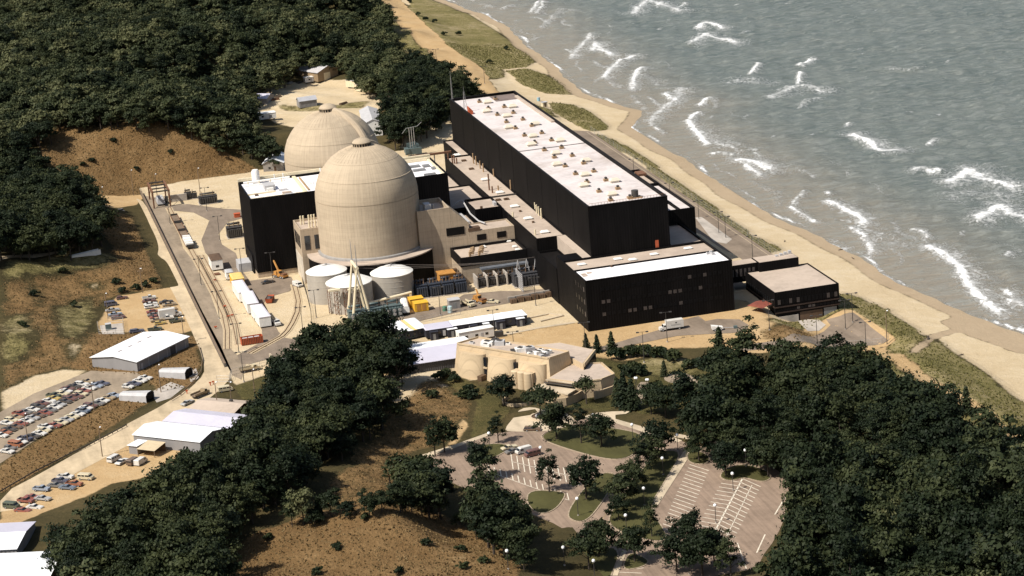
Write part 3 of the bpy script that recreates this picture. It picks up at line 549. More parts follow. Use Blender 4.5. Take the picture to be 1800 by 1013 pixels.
road('lakeside_pavement', [(60.8,71.5),(63.3,71.0),(62.6,34.0),(58.7,29.0),(55.6,34.5)], SLAB, 0.08)
road('concrete_pad', [(52.9,-58.1),(59.5,-61.7),(59.4,-68.1),(55.2,-73.0),(51.7,-71.8)], SLAB, 0.1, drape=True)
road('employee_lot', [(-208.0,-68.8),(-206.0,-44.5),(-194.6,-29.8),(-175.2,-13.8),(-161.2,-23.3),(-158.2,-33.5),(-167.6,-42.7),(-178.7,-56.8),(-193.7,-72.7),(-208.3,-94.7),(-209.7,-107.1),(-213.9,-110.2),(-212.4,-73.4)], ASPH, 0.03)

# ================================================================ the plant
def panels(parent, a0, a1, b0, b1, z0, z1, mt, t=0.35):
    for q in ((a0,a1,b0,b0+t), (a0,a1,b1-t,b1), (a0,a0+t,b0+t,b1-t), (a1-t,a1,b0+t,b1-t)):
        MB().box(*q, z0, z1).build('wall', mt, parent)
def block(parent, a0, a1, b0, b1, z0, z1, wall, roof, par=0.9, t=0.35):
    panels(parent, a0, a1, b0, b1, z0, z1, wall, t)
    return MB().box(a0+t, a1-t, b0+t, b1-t, z1-par-0.4, z1-par).build('roof', roof, parent)
def hood(parent, x, y, z, w=2.6, d=1.5, h=1.0, mt=WHITE, name='roof_hood'):
    m = MB().box(x-w*.36, x+w*.36, y-d*.36, y+d*.36, z, z+h*.5)
    m.prism([(x-w/2,y-d/2),(x+w/2,y-d/2),(x+w/2,y+d/2),(x-w/2,y+d/2)], z+h*.5, z+h, [(x-w*.3,y-d*.3),(x+w*.3,y-d*.3),(x+w*.3,y+d*.3),(x-w*.3,y+d*.3)])
    return m.build(name, mt, parent)
def vent(parent, x, y, z, s=1.0):
    b = MB().box(x-.95*s, x+.95*s, y-.95*s, y+.95*s, z, z+.75*s)
    b.prism([(x-1.05*s,y-1.05*s),(x+1.05*s,y-1.05*s),(x+1.05*s,y+1.05*s),(x-1.05*s,y+1.05*s)], z+.75*s, z+1.0*s)
    o = b.build('roof_vent', TANV, parent)
    c = MB().cyl(x, y, z+1.0*s, z+1.5*s, .52*s, 8); c.lathe([(.75*s, z+1.5*s), (.68*s, z+1.75*s), (.01, z+2.05*s)], x, y, 8)
    c.build('cowl', DSTEEL, o); return o
# ---- turbine hall
tb = thing('turbine_hall', 'long tall black clad hall with white roof dotted with vents beside the lake', 'building', (7.6, 81.6, 0))
A0, A1, B0, B1, ZT = -6.3, 21.6, -23.7, 187.0, 34.3
panels(tb, A0, A1, B0, B1, 0, ZT, BLACK, 0.6)
MB().box(A0+.6, A1-.6, B0+.6, 76.4, ZT-1.5, ZT-1.0).build('roof', WROOF, tb)
MB().box(A0+.6, A1-.6, 76.9, B1-.6, ZT-1.5, ZT-1.0).build('roof', WROOF, tb)
MB().box(A0+.6, A1-.6, 76.4, 76.9, ZT-1.5, ZT-.85).build('expansion_joint', DSTEEL, tb)
for q in ((A0-.1,A1+.1,B0-.1,B0+.7), (A0-.1,A1+.1,B1-.7,B1+.1), (A0-.1,A0+.7,B0+.7,B1-.7), (A1-.7,A1+.1,B0+.7,B1-.7)):
    MB().box(*q, ZT, ZT+.12).build('coping', BLACKTRIM, tb)
MB().box(10.5, A1-.6, 174, B1-.6, ZT-1.0, ZT-.95).build('roof_patch', mat('dark_roof_patch', (0.17,0.13,0.115), .9, .2, .2), tb)
MB().box(19.6, 20.9, 120, 179, ZT-1.0, ZT-.35).build('roof_duct', TROOF, tb)
for (x, y) in [(4.0,176.5),(11.2,178.2),(4.0,160.7),(10.5,160.0),(4.2,146.3),(10.8,146.2),(4.0,130.4),(10.9,131.1),(4.2,116.8),(11.0,117.5),(4.0,101.7),(11.0,102.2),(4.2,86.9),(10.9,87.4),(4.1,72.4),(10.8,72.5),(4.2,58.4),(10.7,57.3),(3.9,42.4),(11.0,42.9),(3.9,28.4),(10.7,28.5),(4.0,13.9),(10.7,13.1),(3.9,-1.7),(10.8,-1.2),(3.9,-15.9),(10.6,-16.3)]:
    vent(tb, x, y, ZT-1.0, .8)
for (x, y) in [(6.6,173.0),(1.9,155.1),(13.4,157.9),(6.8,141.0),(12.9,119.1),(2.2,119.2),(6.4,98.0),(2.1,84.0),(13.4,84.4),(6.3,64.1),(12.7,45.8),(1.9,46.1),(6.3,24.5),(12.9,9.7),(1.6,9.1),(6.5,-8.8)]:
    hood(tb, x, y, ZT-1.0, 3.9, 2.6, 1.5, mat('cream_hood', (0.62,0.55,0.44), .6, .1), 'roof_hood')
x, y = (12.6,-15.7)
MB().cyl(x, y, ZT-1, ZT+1.6, 1.2, 16).build('exhaust_stack', DSTEEL, tb); MB().box(x-2.6, x+2.2, y-1.8, y+1.5, ZT-1.0, ZT-.7).build('stack_plinth', TANV, tb)
def lattice_mast(parent, x, y, z, h, w, name='radio_mast'):
    m = MB(); c = [(x+w*math.cos(k*2.094), y+w*math.sin(k*2.094)) for k in range(3)]
    n = int(h/1.6)
    for k in range(3):
        t = .25
        m.tube((*c[k], z), (x+(c[k][0]-x)*t, y+(c[k][1]-y)*t, z+h), .07, 4)
    for i in range(n):
        f = 1-.75*i/n; f2 = 1-.75*(i+1)/n
        for k in range(3):
            p, q = c[k], c[(k+1)%3]
            m.tube((x+(p[0]-x)*f, y+(p[1]-y)*f, z+h*i/n), (x+(q[0]-x)*f2, y+(q[1]-y)*f2, z+h*(i+1)/n), .04, 4)
    m.tube((x, y, z+h), (x, y, z+h*1.25), .04, 4)
    return m.build(name, STEEL, parent)
x, y = (-5.6,161.0); lattice_mast(tb, x, y, ZT-1, 8.5, 1.0)
x, y = (-5.3,183.8); lattice_mast(tb, -5.4, 185.4, ZT, 9.5, .35)
x, y = (-4.5,156.4); MB().prism([(x-.8,y-1.6),(x+.8,y-1.6),(x+.8,y+1.6),(x-.8,y+1.6)], ZT-1, [ZT+2.2,ZT+.4,ZT+.4,ZT+2.2]).build('hoist_frame', ORANGE, tb)
x, y = (16.9,-18.2); MB().box(x-.6, x+.6, B0-.12, B0, 16.4, 19.6).build('door', ORANGE, tb)
x, y = (25.0,15.7); MB().box(x-2.2, x+.6, y-2.5, y+2.5, ZT-1, ZT-.2).build('roof_cradle', RUST, tb)
mb = MB()
for k in range(26): mb.tube((A0+.6+k*1.08, B0+.5, ZT), (A0+.6+k*1.08, B0+.5, ZT+.9), .05, 4)
mb.tube((A0+.6, B0+.5, ZT+.9), (A1-.5, B0+.5, ZT+.9), .05, 4); mb.build('railing', RUST, tb)
for k in range(1, 10):   # cladding joints down the long and short walls
    MB().box(A0-.05, A0, B0+k*21-.12, B0+k*21+.12, 0.3, ZT-.2).build('cladding_joint', BLACKTRIM, tb)
for k in range(1, 4): MB().box(A0+k*7-.1, A0+k*7+.1, B0-.05, B0, 17, ZT-.2).build('cladding_joint', BLACKTRIM, tb)
# ---- heater bay roof strip
hb = thing('heater_bay', 'narrow lower black building with tan gravel roof along the tall hall', 'building', (-12, 80, 0))
block(hb, -16.8, -6.35, 9.4, 155, 0, 17.1, BLACK, TROOF, .5)
MB().box(-16.4, -6.4, 78.6, 79.1, 16.6, 17.2).build('expansion_joint', DSTEEL, hb)
block(hb, -10.5, -6.35, 155.05, 187, 0, 17.1, BLACK, TROOF, .5)
MB().box(-9.4, -6.4, -23.6, 9.35, 11, 17.1).build('roof_walkway', TROOF, hb)
block(hb, -16.8, -9.45, -16, 9.35, 0, 12.5, BLACK, BLACKTRIM, .8)
for (x, y) in [(-11.8,59.9),(-11.9,39.5),(-11.6,17.3)]: hood(hb, x, y, 16.6, 3.4, 2.0, 1.0)
for (x, y) in [(-11.4,157.0),(-11.4,108.3),(-11.4,84.2)]: hood(hb, x, y, 16.6, 3.2, 2.0, 1.0)
for (x, y, h) in [(-16.3,151.2,3),(-16.1,144.7,3.4),(-15.4,144.2,3.6),(-14.7,143.0,2.4),(-8.6,139.7,4.2),(-8.2,136.6,3.6),(-8.3,129.3,3.2),(-8.6,122.8,3.4),(-13.8,91.5,6.4),(-13.8,86.4,2.6),(-10.9,88.9,2.0),(-6.8,112.9,3.0),(-5.5,98.6,3.2),(-6.5,86.8,4.0)]:
    MB().cyl(x, y, 16.6, 16.6+h, .28, 8).build('vent_pipe', RUST if h < 6.5 and x < -11 else TANV, hb)
for (x, y, h) in [(-6.2,51.2,3.0),(-6.9,46.5,3.2),(-7.1,42.8,3.4),(-7.4,38.0,3.8),(-16.3,44.7,2.2),(-15.3,16.6,2.0)]: MB().cyl(x, y, 16.6, 16.6+h, .3, 8).build('vent_pipe', CREAM, hb)
for (x, y) in [(-11.8,130.0),(-11.1,146.2),(-11.7,73.1),(-14.7,73.6)]: MB().box(x-.9, x+.9, y-.8, y+.8, 16.6, 17.2).build('roof_hatch', BROWN, hb)
for (x, y) in [(-11.9,72.7),(-11.7,52.1),(-11.6,33.8)]: MB().cyl(x, y, 16.6, 17.2, .5, 8).build('roof_hatch', BROWN, hb)
# ---- low roofs between heater bay and reactor buildings
lr = thing('pump_house', 'low black building with stepped tan roofs between the domes and the long hall', 'building', (-25, 95, 0))
block(lr, -33, -16.85, 76.5, 112, 0, 15.0, BLACK, TROOF, .5)
block(lr, -33, -16.85, 112.05, 152, 0, 11.0, BLACK, TROOF, .5)
block(lr, -33, -27.05, 53, 76.45, 0, 13.0, BLACK, TROOF, .5)
MB().box(-31, -29, 60, 75, 12.5, 13.6).build('pipe_duct', LGREY, lr)
mb = MB().path([(-32, 78, 15.2), (-28.5, 77.5, 17.6), (-27.6, 76, 17.6), (-27.4, 66, 15), (-27.4, 52.5, 15.2), (-26, 48, 15.2)], .3, 6); mb.build('pipe', LGREY, lr, True)
bx = thing('switchgear_block', 'small black block with parapet and tan roof beside the concrete annex', 'building', (-20, 67, 0))
block(bx, -27, -16.9, 59.0, 76.3, 0, 18.0, BLACK, TROOF, .9)
MB().cyl(-24, 61.5, 17.1, 18.3, .5, 8).build('roof_vent', BROWN, bx); MB().box(-18.6, -17.6, 64, 67, 17.1, 18.4).build('air_unit', LGREY, bx)
# ---- auxiliary building between the domes
au = thing('auxiliary_building', 'tall black block with white roof standing between the two concrete domes', 'building', (-70, 87, 0))
panels(au, -107.1, -33.2, 72.6, 103.2, 2.0, 29.8, BLACK, .5)
for q in ((-106.9,-33.4,72.8,73.4), (-106.9,-106.3,73.4,103.0), (-106.3,-33.4,102.4,103.0), (-34,-33.4,73.4,102.4)): MB().box(*q, 0, 2.0).build('plinth', CONC, au)
MB().box(-106.6, -33.7, 73.1, 102.7, 28.5, 28.9).build('roof', WROOF2, au)
MB().box(-107.1, -33.2, 102.9, 103.9, 29.85, 30.9).build('parapet_duct', CREAM, au)
MB().box(-86.8, -85.6, 73.6, 102, 28.9, 29.7).build('cable_tray', CREAM, au); MB().box(-84.6, -84.0, 78, 100, 28.9, 29.4).build('cable_tray', TANV, au)
x, y = (-99.8,99.3); MB().lathe([(.01,28.9),(1.5,28.9),(1.5,33.4),(1.1,34.2),(.01,34.4)], -100.5, 101.0, 16).build('roof_tank', WHITE, au, True)
mb = MB().tube((-105.5, 99.6, 30.0), (-88, 99.6, 30.0), .45, 8); mb.tube((-105.5, 96.5, 29.5), (-92, 96.5, 29.5), .3, 8)
mb.build('roof_pipe', WHITE, au, True)
for k in range(4): MB().cyl(-104+k*4.2, 97.8, 28.9, 30.6, .2, 6).build('pipe_support', CREAM, au)
MB().box(-99.5, -95.5, 86, 92, 28.9, 30.9).build('air_unit', LGREY, au); MB().box(-98.8, -96.4, 84.6, 85.9, 28.9, 30.2).build('air_unit', WHITE, au)
for (u, v, w, d, mm) in ((-94.6,83,3.2,1.4,LGREY),(-94.2,78,3.4,1.6,TROOF),(-93.8,74.4,3.6,1.2,LGREY),(-104,80,1.2,1.2,BROWN),(-82.4,88,1.4,2.0,WHITE)): MB().box(u, u+w, v, v+d, 28.9, 29.5).build('roof_hatch', mm, au)
MB().box(-106.4, -96, 82.2, 83.0, 28.9, 29.5).build('roof_kerb', CREAM, au); MB().box(-106.2, -86.9, 76.2, 76.6, 28.9, 29.2).build('roof_kerb', CREAM, au)
for u in (-93.5, -90.2, -76): MB().cyl(u, 101, 28.9, 31.6, .22, 6).build('vent_pipe', WHITE, au)
for (u, v, w, d) in ((-45.5,92,6,2.4),(-43.5,85,4.6,2.2),(-38.6,90,2.6,3.0),(-36.4,84.6,2.6,3.0),(-41.2,76.5,4.4,1.2)): MB().box(u, u+w, v, v+d, 28.9, 29.6).build('roof_hatch', GREY, au)
MB().box(-47, -33.6, 101.2, 102.2, 29, 30.2).build('parapet_duct', CREAM, au); MB().box(-34.9, -34.1, 74, 101, 28.9, 29.7).build('parapet_duct', CREAM, au)
MB().box(-107.6, -107.1, 80, 96, 0, 7).build('louvre_bay', BLACKTRIM, au)
MB().box(-91.2, -84.8, 71.9, 72.6, 0, 7.0).build('truck_door', mat('door_dark', (0.02,0.02,0.022), .6, .2), au); MB().box(-91.6, -84.4, 71.4, 72.55, 7.0, 7.4).build('door_canopy', GREY, au)
MB().box(-84, -82.6, 72.0, 72.6, 0, 3).build('door', CREAM, au)
MB().box(-112.4, -107.7, 84, 92, 0, 3.4).build('side_lean_to', LGREY, au)
# ---- reactor domes
DR, ZR, ZS = 18.5, 11.0, 30.7
def reactor(label, cx, cy, ribdir, skirt):
    cm = concrete('containment_concrete_%d' % int(cy), (0.435, 0.35, 0.252), 1.52, 1.15, (cx, cy, 18.5))
    r = thing('reactor_dome', label, 'reactor dome', (cx, cy, 0))
    prof = [(DR, 0.0), (DR, ZS-.12), (DR-.15, ZS-.12), (DR-.15, ZS+.12), (DR, ZS+.12)]
    for k in range(1, 26):
        f = math.radians(90)*k/27; prof.append((DR*math.cos(f), ZS+18.2*math.sin(f)))
    prof.append((2.6, ZS+18.1))
    MB().lathe(prof, cx, cy, 96).build('shell', cm, r, True)
    for zz, rr in ((38.6, 16.72), (44.2, 12.42)):
        MB().lathe([(rr-.05, zz-.14), (rr+.1, zz-.02), (rr-.25, zz+.14)], cx, cy, 96).build('pour_band', cm, r, True)
    n = 48
    for k in range(n):  # shallow radial ribs round the crown
        t = 2*math.pi*k/n; p = []
        for rr in (3.4, 6, 9, 11.8): p.append(Vector((cx+rr*math.cos(t), cy+rr*math.sin(t), ZS+18.2*math.sqrt(1-(rr/DR)**2)+.02)))
        m_ = MB(); m_.path(p, .10, 4); m_.build('crown_rib', cm, r)
    cap = MB().lathe([(3.15, 47.9), (3.15, 49.7), (3.4, 49.75), (3.4, 50.0), (2.7, 50.75), (1.5, 51.25), (.01, 51.45)], cx, cy, 40).build('vent_cap', cm, r, True)
    for k in range(20):
        t = 2*math.pi*k/20; MB().ob((cx+3.16*math.cos(t), cy+3.16*math.sin(t), 48.95), (.10, .6, 1.25), t).build('slot', BLACKTRIM, cap)
    mb = MB(); d = Vector((ribdir[0], ribdir[1])).normalized(); nn = Vector((-d.y, d.x)); pv = None; secs = []
    for k in range(27):   # walkway hood running down the dome
        f = math.radians(81 - 81*k/26); ro = Vector((math.cos(f), math.sin(f)))
        rows = []
        for (s_, h_) in ((-1.5,-.2),(-1.15,.95),(-.5,1.4),(.5,1.4),(1.15,.95),(1.5,-.2)):
            R_ = (DR+h_)*ro.x; Z_ = ZS+(18.2+h_)*ro.y
            rows.append((cx+d.x*R_+nn.x*s_, cy+d.y*R_+nn.y*s_, Z_))
        secs.append(rows)
    for s0, s1 in zip(secs, secs[1:]):
        for i in range(5): mb.add([s0[i], s0[i+1], s1[i+1], s1[i]], [(0,1,2,3)])
    mb.build('walkway_hood', cm, r, True)
    MB().lathe([(DR, ZR), (19.3, ZR), (19.3, ZR+.7), (DR, ZR+.9)], cx, cy, 72).build('base_flange', STEEL, r, True)
    MB().lathe([(DR, 10.5), (23.4, 10.5), (23.4, ZR-.1), (19.2, ZR-.02)], cx, cy, 72).build('ledge', TROOF, r)
    MB().lathe([(23.0, 0), (23.0, 10.5)], cx, cy, 72).build('skirt_wall', BLACK, r)
    return r
R1 = reactor('nearer concrete reactor dome with slotted cap behind the white roofed tanks', -67.5, 52.6, (0.646, 0.763), True)
R2 = reactor('farther concrete reactor dome half hidden behind the nearer one', -67.5, 122.6, (0.646, -0.763), False)
# ---- concrete stair tower, left of the near dome
tw = thing('stair_tower', 'square concrete tower with tall dark windows against the left of the near dome', 'tower', (-87, 63, 0))
block(tw, -92.3, -82.4, 55.9, 71.6, 0, 20.2, CONC, TROOF, .8, .4)
for u in (-91.0, -87.4): MB().box(u, u+2.0, 55.8, 55.9, 12.4, 17.6).build('window', GLASS, tw)
MB().box(-87.0, -86.0, 55.8, 55.9, 9.2, 10.4).build('window', GLASS, tw)
for v in (58, 60.6, 63.2, 65.8, 68.2): MB().box(-92.4, -92.3, v, v+1.5, 12.6, 17.4).build('window', GLASS, tw)
for u in (-90.2, -89.2, -87.2, -86.2, -85.2): MB().cyl(u, 66.5, 19.4, 22.6, .32, 8).build('vent_pipe', CREAM, tw)
for u in (-88.2, -87.2, -86.0, -85.0, -84.0): MB().cyl(u, 60, 19.4, 21.9, .32, 8).build('vent_pipe', CREAM, tw)
MB().box(-92.4, -92.3, 56.2, 71.2, 0.1, 9.5).build('lower_panel', mat('pale_concrete', (0.5,0.44,0.36), .85, .15, .3), tw)
# ---- concrete annex right of the near dome
ca = thing('concrete_annex', 'stepped tan concrete annex with dark openings right of the near dome', 'building', (-35, 48, 0))
block(ca, -52, -40.1, 41, 58, 0, 24.6, CONC, TROOF, 1.6, .5)
MB().add([(-40.05,41.02,9),(-40.05,41.02,24.3),(-33.6,41.02,18.0),(-33.6,41.02,9),(-40.05,57,9),(-40.05,57,24.3),(-33.6,57,18.0),(-33.6,57,9)],
         [(0,3,2,1),(4,5,6,7),(1,2,6,5),(0,1,5,4),(3,7,6,2),(0,4,7,3)]).build('sloped_wing', CONC, ca)
block(ca, -33.55, -17.0, 41, 52.5, 0, 14.7, CONC, TROOF, .4, .5)
MB().box(-42, -35.4, 40.85, 41, 14.2, 17.0).build('opening', BLACKTRIM, ca)
MB().box(-34, -29.5, 40.9, 44, 14.75, 15.9).build('loading_hood', BROWN, ca)
for u in (-31, -23.6): MB().box(u, u+3.4, 40.85, 40.98, 11.0, 13.2).build('opening', BLACKTRIM, ca)
MB().box(-48.6, -46.4, 43, 47, 22.9, 26.2).build('air_unit', LGREY, ca); MB().cyl(-45.4, 44.5, 22.9, 25.6, .4, 8).build('vent_pipe', STEEL, ca)
# ---- machine shop with black fascia
ms = thing('machine_shop', 'tan shop with black roof fascia and small hoods facing the transformer yard', 'building', (-29, 33, 0))
panels(ms, -41, -17.2, 25, 40.9, 0, 6.4, CONC, .4)
panels(ms, -41.2, -17.0, 24.7, 40.95, 6.45, 9.8, BLACKTRIM, .5)
MB().box(-40.7, -17.5, 25.2, 40.4, 8.4, 8.9).build('roof', TROOF, ms)
for (x, y) in [(-39.5,42.0),(-36.3,42.1),(-29.5,38.0),(-19.5,40.7),(-19.4,32.3),(-19.5,27.5)]: hood(ms, x, y, 8.9, 1.8, 1.3, .8)
for k in range(3):
    for j in (0, 1): 
        x = -37.2+j*3.4+k*.8; y = 27+k*2.4
        MB().path([(x, y, 8.9), (x, y, 11.0), (x+1.2, y, 11.2), (x+1.2, y, 10.0)], .35, 6).build('gooseneck_vent', TANV, ms)
MB().box(-34.5, -17.2, 22.2, 24.65, 5.0, 5.6).build('canopy_beam', mat('blue_grey_beam', (0.12,0.13,0.15), .6, .15), ms)
for u in (-34.2, -28.5, -22.8, -17.6): MB().box(u, u+.4, 22.4, 22.8, 0, 5.0).build('canopy_post', GREY, ms)
# ---- office block
of = thing('office_block', 'broad black office block with bright white front roof and rows of small windows', 'building', (8.5, -35, 0))
panels(of, -16.6, 33.7, -52.3, -37.6, 0, 17.1, BLACK, .4)
MB().box(-16.2, 33.3, -51.9, -38.0, 16.3, 16.7).build('roof', WROOF2, of)
panels(of, -16.6, 33.7, -37.55, -23.8, 0, 17.1, BLACK, .4)
MB().box(-16.2, 33.3, -37.15, -24.2, 16.0, 16.4).build('roof', TROOF, of)
MB().box(-16.6, -9.5, -23.75, -16.05, 0, 17.1).build('wing', BLACK, of)
panels(of, 21.7, 33.7, -23.75, 45, 0, 17.1, BLACK, .4)
MB().box(22.1, 33.3, -23.35, 44.6, 16.0, 16.4).build('roof', TROOF, of)
for q in ((-16.7,33.8,-52.4,-51.8), (-16.7,-16.1,-51.8,-37.6), (33.2,33.8,-51.8,44.9)): MB().box(*q, 17.1, 17.22).build('coping', BLACKTRIM, of)
for (x, y) in [(-11.4,-29.9),(1.3,-29.6),(5.4,-33.0),(13.8,-30.1),(26.2,-28.8)]: hood(of, x, y, 16.4, 3.0, 1.7, .7)
for (x, y) in [(-14.4,-42.7),(-12.3,-41.9),(-14.5,-44.7)]: MB().box(x-.8, x+.8, y-.7, y+.7, 16.7, 17.0).build('roof_hatch', TROOF, of)
x, y = (30.2,-39.9); mb = MB()
for k in range(5): mb.ob((x-1+RND.random()*4, y-1.5+RND.random()*3, 17.1), (.8, .8, .9), RND.random())
mb.build('roof_plant', LGREY, of); MB().cyl((-3.6,-38.6)[0], (-3.6,-38.6)[1], 16.7, 17.4, .35, 8).build('roof_vent', BROWN, of)
MB().box(24.5, 27.5, 5, 9, 16.4, 18.2).build('roof_duct', BROWN, of); hood(of, 25, 0, 16.4, 2.4, 2.4, 1.4)
RW = random.Random(3); BGLASS = mat('black_glass', (0.006,0.006,0.007), .3, .2, spec=.1)
for r_, z in enumerate((4.6, 8.8, 13.0)):
    for k in range(24):
        u = -11.5+k*1.75
        lit = RW.random() < (0.12 if r_ == 2 else 0.34) and k < 21
        w_ = MB().box(u, u+1.15, -52.36, -52.3, z, z+1.15).build('window', PALEGLASS if lit else BGLASS, of)
    for k in range(4):
        v = -50.6+k*3.2
        MB().box(-16.66, -16.6, v, v+1.2, z, z+1.6).build('window', PALEGLASS if k == 0 else BGLASS, of)
# ---- lakeside annex beyond the office roof
an = thing('lakeside_annex', 'black annex with pale roof and high parapet on the lake side of the hall', 'building', (30, 36, 0))
block(an, 21.7, 39.4, 45.05, 70, 0, 22.2, BLACK, TROOF, 1.0, .5)
panels(an, 33.75, 39.4, 3, 45.0, 0, 22.2, BLACK, .5)
MB().box(21.7, 33.7, 3.0, 3.5, 17.15, 22.2).build('wall', BLACK, an); MB().box(21.7, 33.7, 3.5, 45.0, 20.8, 21.2).build('roof', WROOF, an); MB().box(34.3, 38.9, 3.5, 44.5, 20.8, 21.2).build('roof', WROOF, an)
MB().box(39.45, 45, -9, -2, 0, 5.5).build('side_bay', BLACK, an); MB().box(39.45, 44, -1.9, 4, 0, 5.2).build('side_bay', LGREY, an)
# ---- service building at the shore
sv = thing('service_building', 'low black building with pale flat roof nearest the beach', 'building', (56, -45, -5))
block(sv, 45, 67.5, -60.2, -31.6, -0.6, 6.3, BLACK, TROOF, .35)
panels(sv, 45.3, 67.2, -59.8, -31.9, -5.2, -0.65, BLACKTRIM, .3)
MB().box(44.9, 67.6, -60.35, -60.2, 0.9, 1.3).build('floor_band', mat('dark_brown', (0.035,0.02,0.014), .7, .2), sv); MB().box(44.9, 67.6, -60.35, -60.2, -1.0, -.6).build('floor_band', mat('dark_brown', (0.035,0.02,0.014), .7, .2), sv); MB().box(44.85, 45, -60, -32, 0.9, 1.3).build('floor_band', mat('dark_brown', (0.035,0.02,0.014), .7, .2), sv)
for z, n in ((2.0, 16), (-.3, 16)):
    for k in range(n):
        if z < 0 and k < 5: continue
        MB().box(46+k*1.32, 46+k*1.32+1.0, -60.28, -60.2, z, z+(1.6 if z > 0 else .8)).build('window', PALEGLASS if RW.random() < .3 else BGLASS, sv)
for k in range(12): MB().box(44.92, 45, -58+k*2.1, -58+k*2.1+1.2, 2.0, 3.4).build('window', BGLASS, sv)
MB().box(46, 53, -60.1, -59.85, -5.0, -2.2).build('retaining_panel', SLAB, sv); MB().box(53.6, 61.5, -59.95, -59.85, -5.1, -1.6).build('dock_door', BROWN, sv); MB().box(62, 66.5, -59.95, -59.85, -5.1, -1.4).build('dock_door', GREY, sv)
ph = MB().box(49.6, 63.7, -33.1, -25.5, -1, 9.2).build('penthouse', BLACK, sv); MB().box(49.8, 63.5, -32.9, -25.7, 9.2, 9.3).build('roof', TROOF, ph)
br = MB().box(33.8, 49.5, -31.5, -25.5, 3, 9.0).build('link_bridge', BLACK, sv); MB().box(34, 49.3, -31.3, -25.7, 9.0, 9.1).build('roof', TROOF, br)
for k in range(9): MB().box(35.6+k*1.5, 36.4+k*1.5, -31.56, -31.5, 5, 7.6).build('window', PALEGLASS, br)
for k in range(4): MB().box(57+k*1.7, 58+k*1.7, -29+k*.4, -28+k*.4, 9.3, 9.8+.2*k).build('roof_unit', LGREY, ph)
x, y = (41.2,-58.6); MB().add([(36.8,-56,.1),(40.2,-61.5,.1),(44.6,-58.5,.1),(41,-53,.1),(36.8,-56,2.0),(40.2,-61.5,2.0),(44.6,-58.5,2.2),(41,-53,2.2),(38.6,-58.6,2.9),(42.8,-55.8,3.0)],
   [(4,8,9,7),(5,6,9,8),(4,5,8),(6,7,9)]).build('entrance_canopy', mat('brick_red_paint', (0.20,0.055,0.035), .7, .2), sv)
# ---- storage tanks
def tank(label, cx, cy, r, h, dome):
    t = thing('storage_tank', label, 'tank', (cx, cy, 0), 0, 'white roofed tanks before the near dome')
    MB().lathe([(r, 0), (r, h)], cx, cy, 48).build('shell', TANKM, t, True)
    MB().lathe([(r+.12, h-.1), (r+.18, h+.15), (r*.75, h+dome*.5), (r*.4, h+dome*.85), (.01, h+dome)], cx, cy, 48).build('roof', WHITE, t, True)
    for k in range(1, 5): MB().lathe([(r, h*k/5-.05), (r+.07, h*k/5), (r, h*k/5+.05)], cx, cy, 48).build('seam', TANKM, t)
    for k in range(16):
        a = 2*math.pi*k/16; MB().box(-.03, .03, -.03, .03, 0, .01)
        MB().path([(cx+q*r*math.cos(a), cy+q*r*math.sin(a), h+dome*(1-q**1.9)+.05) for q in (1, .75, .4, .05)], .05, 4).build('roof_rib', LGREY, t)
    MB().cyl(cx, cy, h+dome-.1, h+dome+.5, .4, 8).build('vent', STEEL, t); return t
tank('left storage tank with white domed roof below the concrete stair tower', -88.0, 31.0, 7.1, 10.4, 2.2)
t2 = tank('middle storage tank with brown pipe frames up its side behind the tall mast', -82.9, 15.6, 7.9, 9.6, 2.4)
tank('right storage tank with smooth white domed roof standing apart from the other two', -66.8, 20.6, 7.35, 9.5, 2.4)
for k in range(4):
    a = math.radians(198+k*24)
    x, y = -82.9+8.6*math.cos(a), 15.6+8.6*math.sin(a); x2, y2 = -82.9+8.6*math.cos(a+.16), 15.6+8.6*math.sin(a+.16)
    mb = MB().tube((x,y,0),(x,y,9.3),.12,5); mb.tube((x2,y2,0),(x2,y2,9.3),.12,5)
    for j in range(6): mb.tube((x,y,j*1.55),(x2,y2,(j+1)*1.55),.07,4); mb.tube((x,y,(j+1)*1.55),(x2,y2,(j+1)*1.55),.07,4)
    mb.build('pipe_frame', RUST, t2)
MB().box(-91.5, -87.5, 6.6, 8.2, 9.3, 9.9).build('platform', CREAM, t2); MB().box(-85, -81.5, 5.6, 6.9, 9.0, 9.5).build('platform', CREAM, t2)

# ================================================================ yard
def gabled(name, label, cat, cx, cy, L, Wd, eave, ridge, rz, wall, roof, roof2=None, over=0.4, z0=0.0, group=None):
    """shed with its ridge along local x"""
    o = thing(name, label, cat, (cx, cy, z0), rz, group)
    h = L/2; w = Wd/2
    def P(parent, nm, vs, fs, mt):
        me = bpy.data.meshes.new(nm); me.from_pydata(vs, [], fs); me.materials.append(mt)
        q = bpy.data.objects.new(nm, me); COL.objects.link(q); q.parent = parent; return q
    for sy in (-1, 1): P(o, 'wall', [(-h,sy*w,0),(h,sy*w,0),(h,sy*w,eave),(-h,sy*w,eave)], [(0,1,2,3) if sy < 0 else (3,2,1,0)], wall)
    for sx in (-1, 1): P(o, 'gable_wall', [(sx*h,-w,0),(sx*h,w,0),(sx*h,w,eave),(sx*h,0,ridge),(sx*h,-w,eave)], [(0,1,2,3,4) if sx > 0 else (4,3,2,1,0)], wall)
    sl = (ridge-eave)/w
    for sy in (-1, 1):
        e = eave-over*sl; a = [(-h-over,sy*(w+over),e+.05),(h+over,sy*(w+over),e+.05),(h+over,0,ridge+.05),(-h-over,0,ridge+.05)]
        b = [(x,y,z+.15) for x,y,z in a]
        P(o, 'roof_slope', a+b, [(0,1,2,3),(7,6,5,4),(0,4,5,1),(1,5,6,2),(2,6,7,3),(3,7,4,0)], roof if sy < 0 or roof2 is None else roof2)
    return o
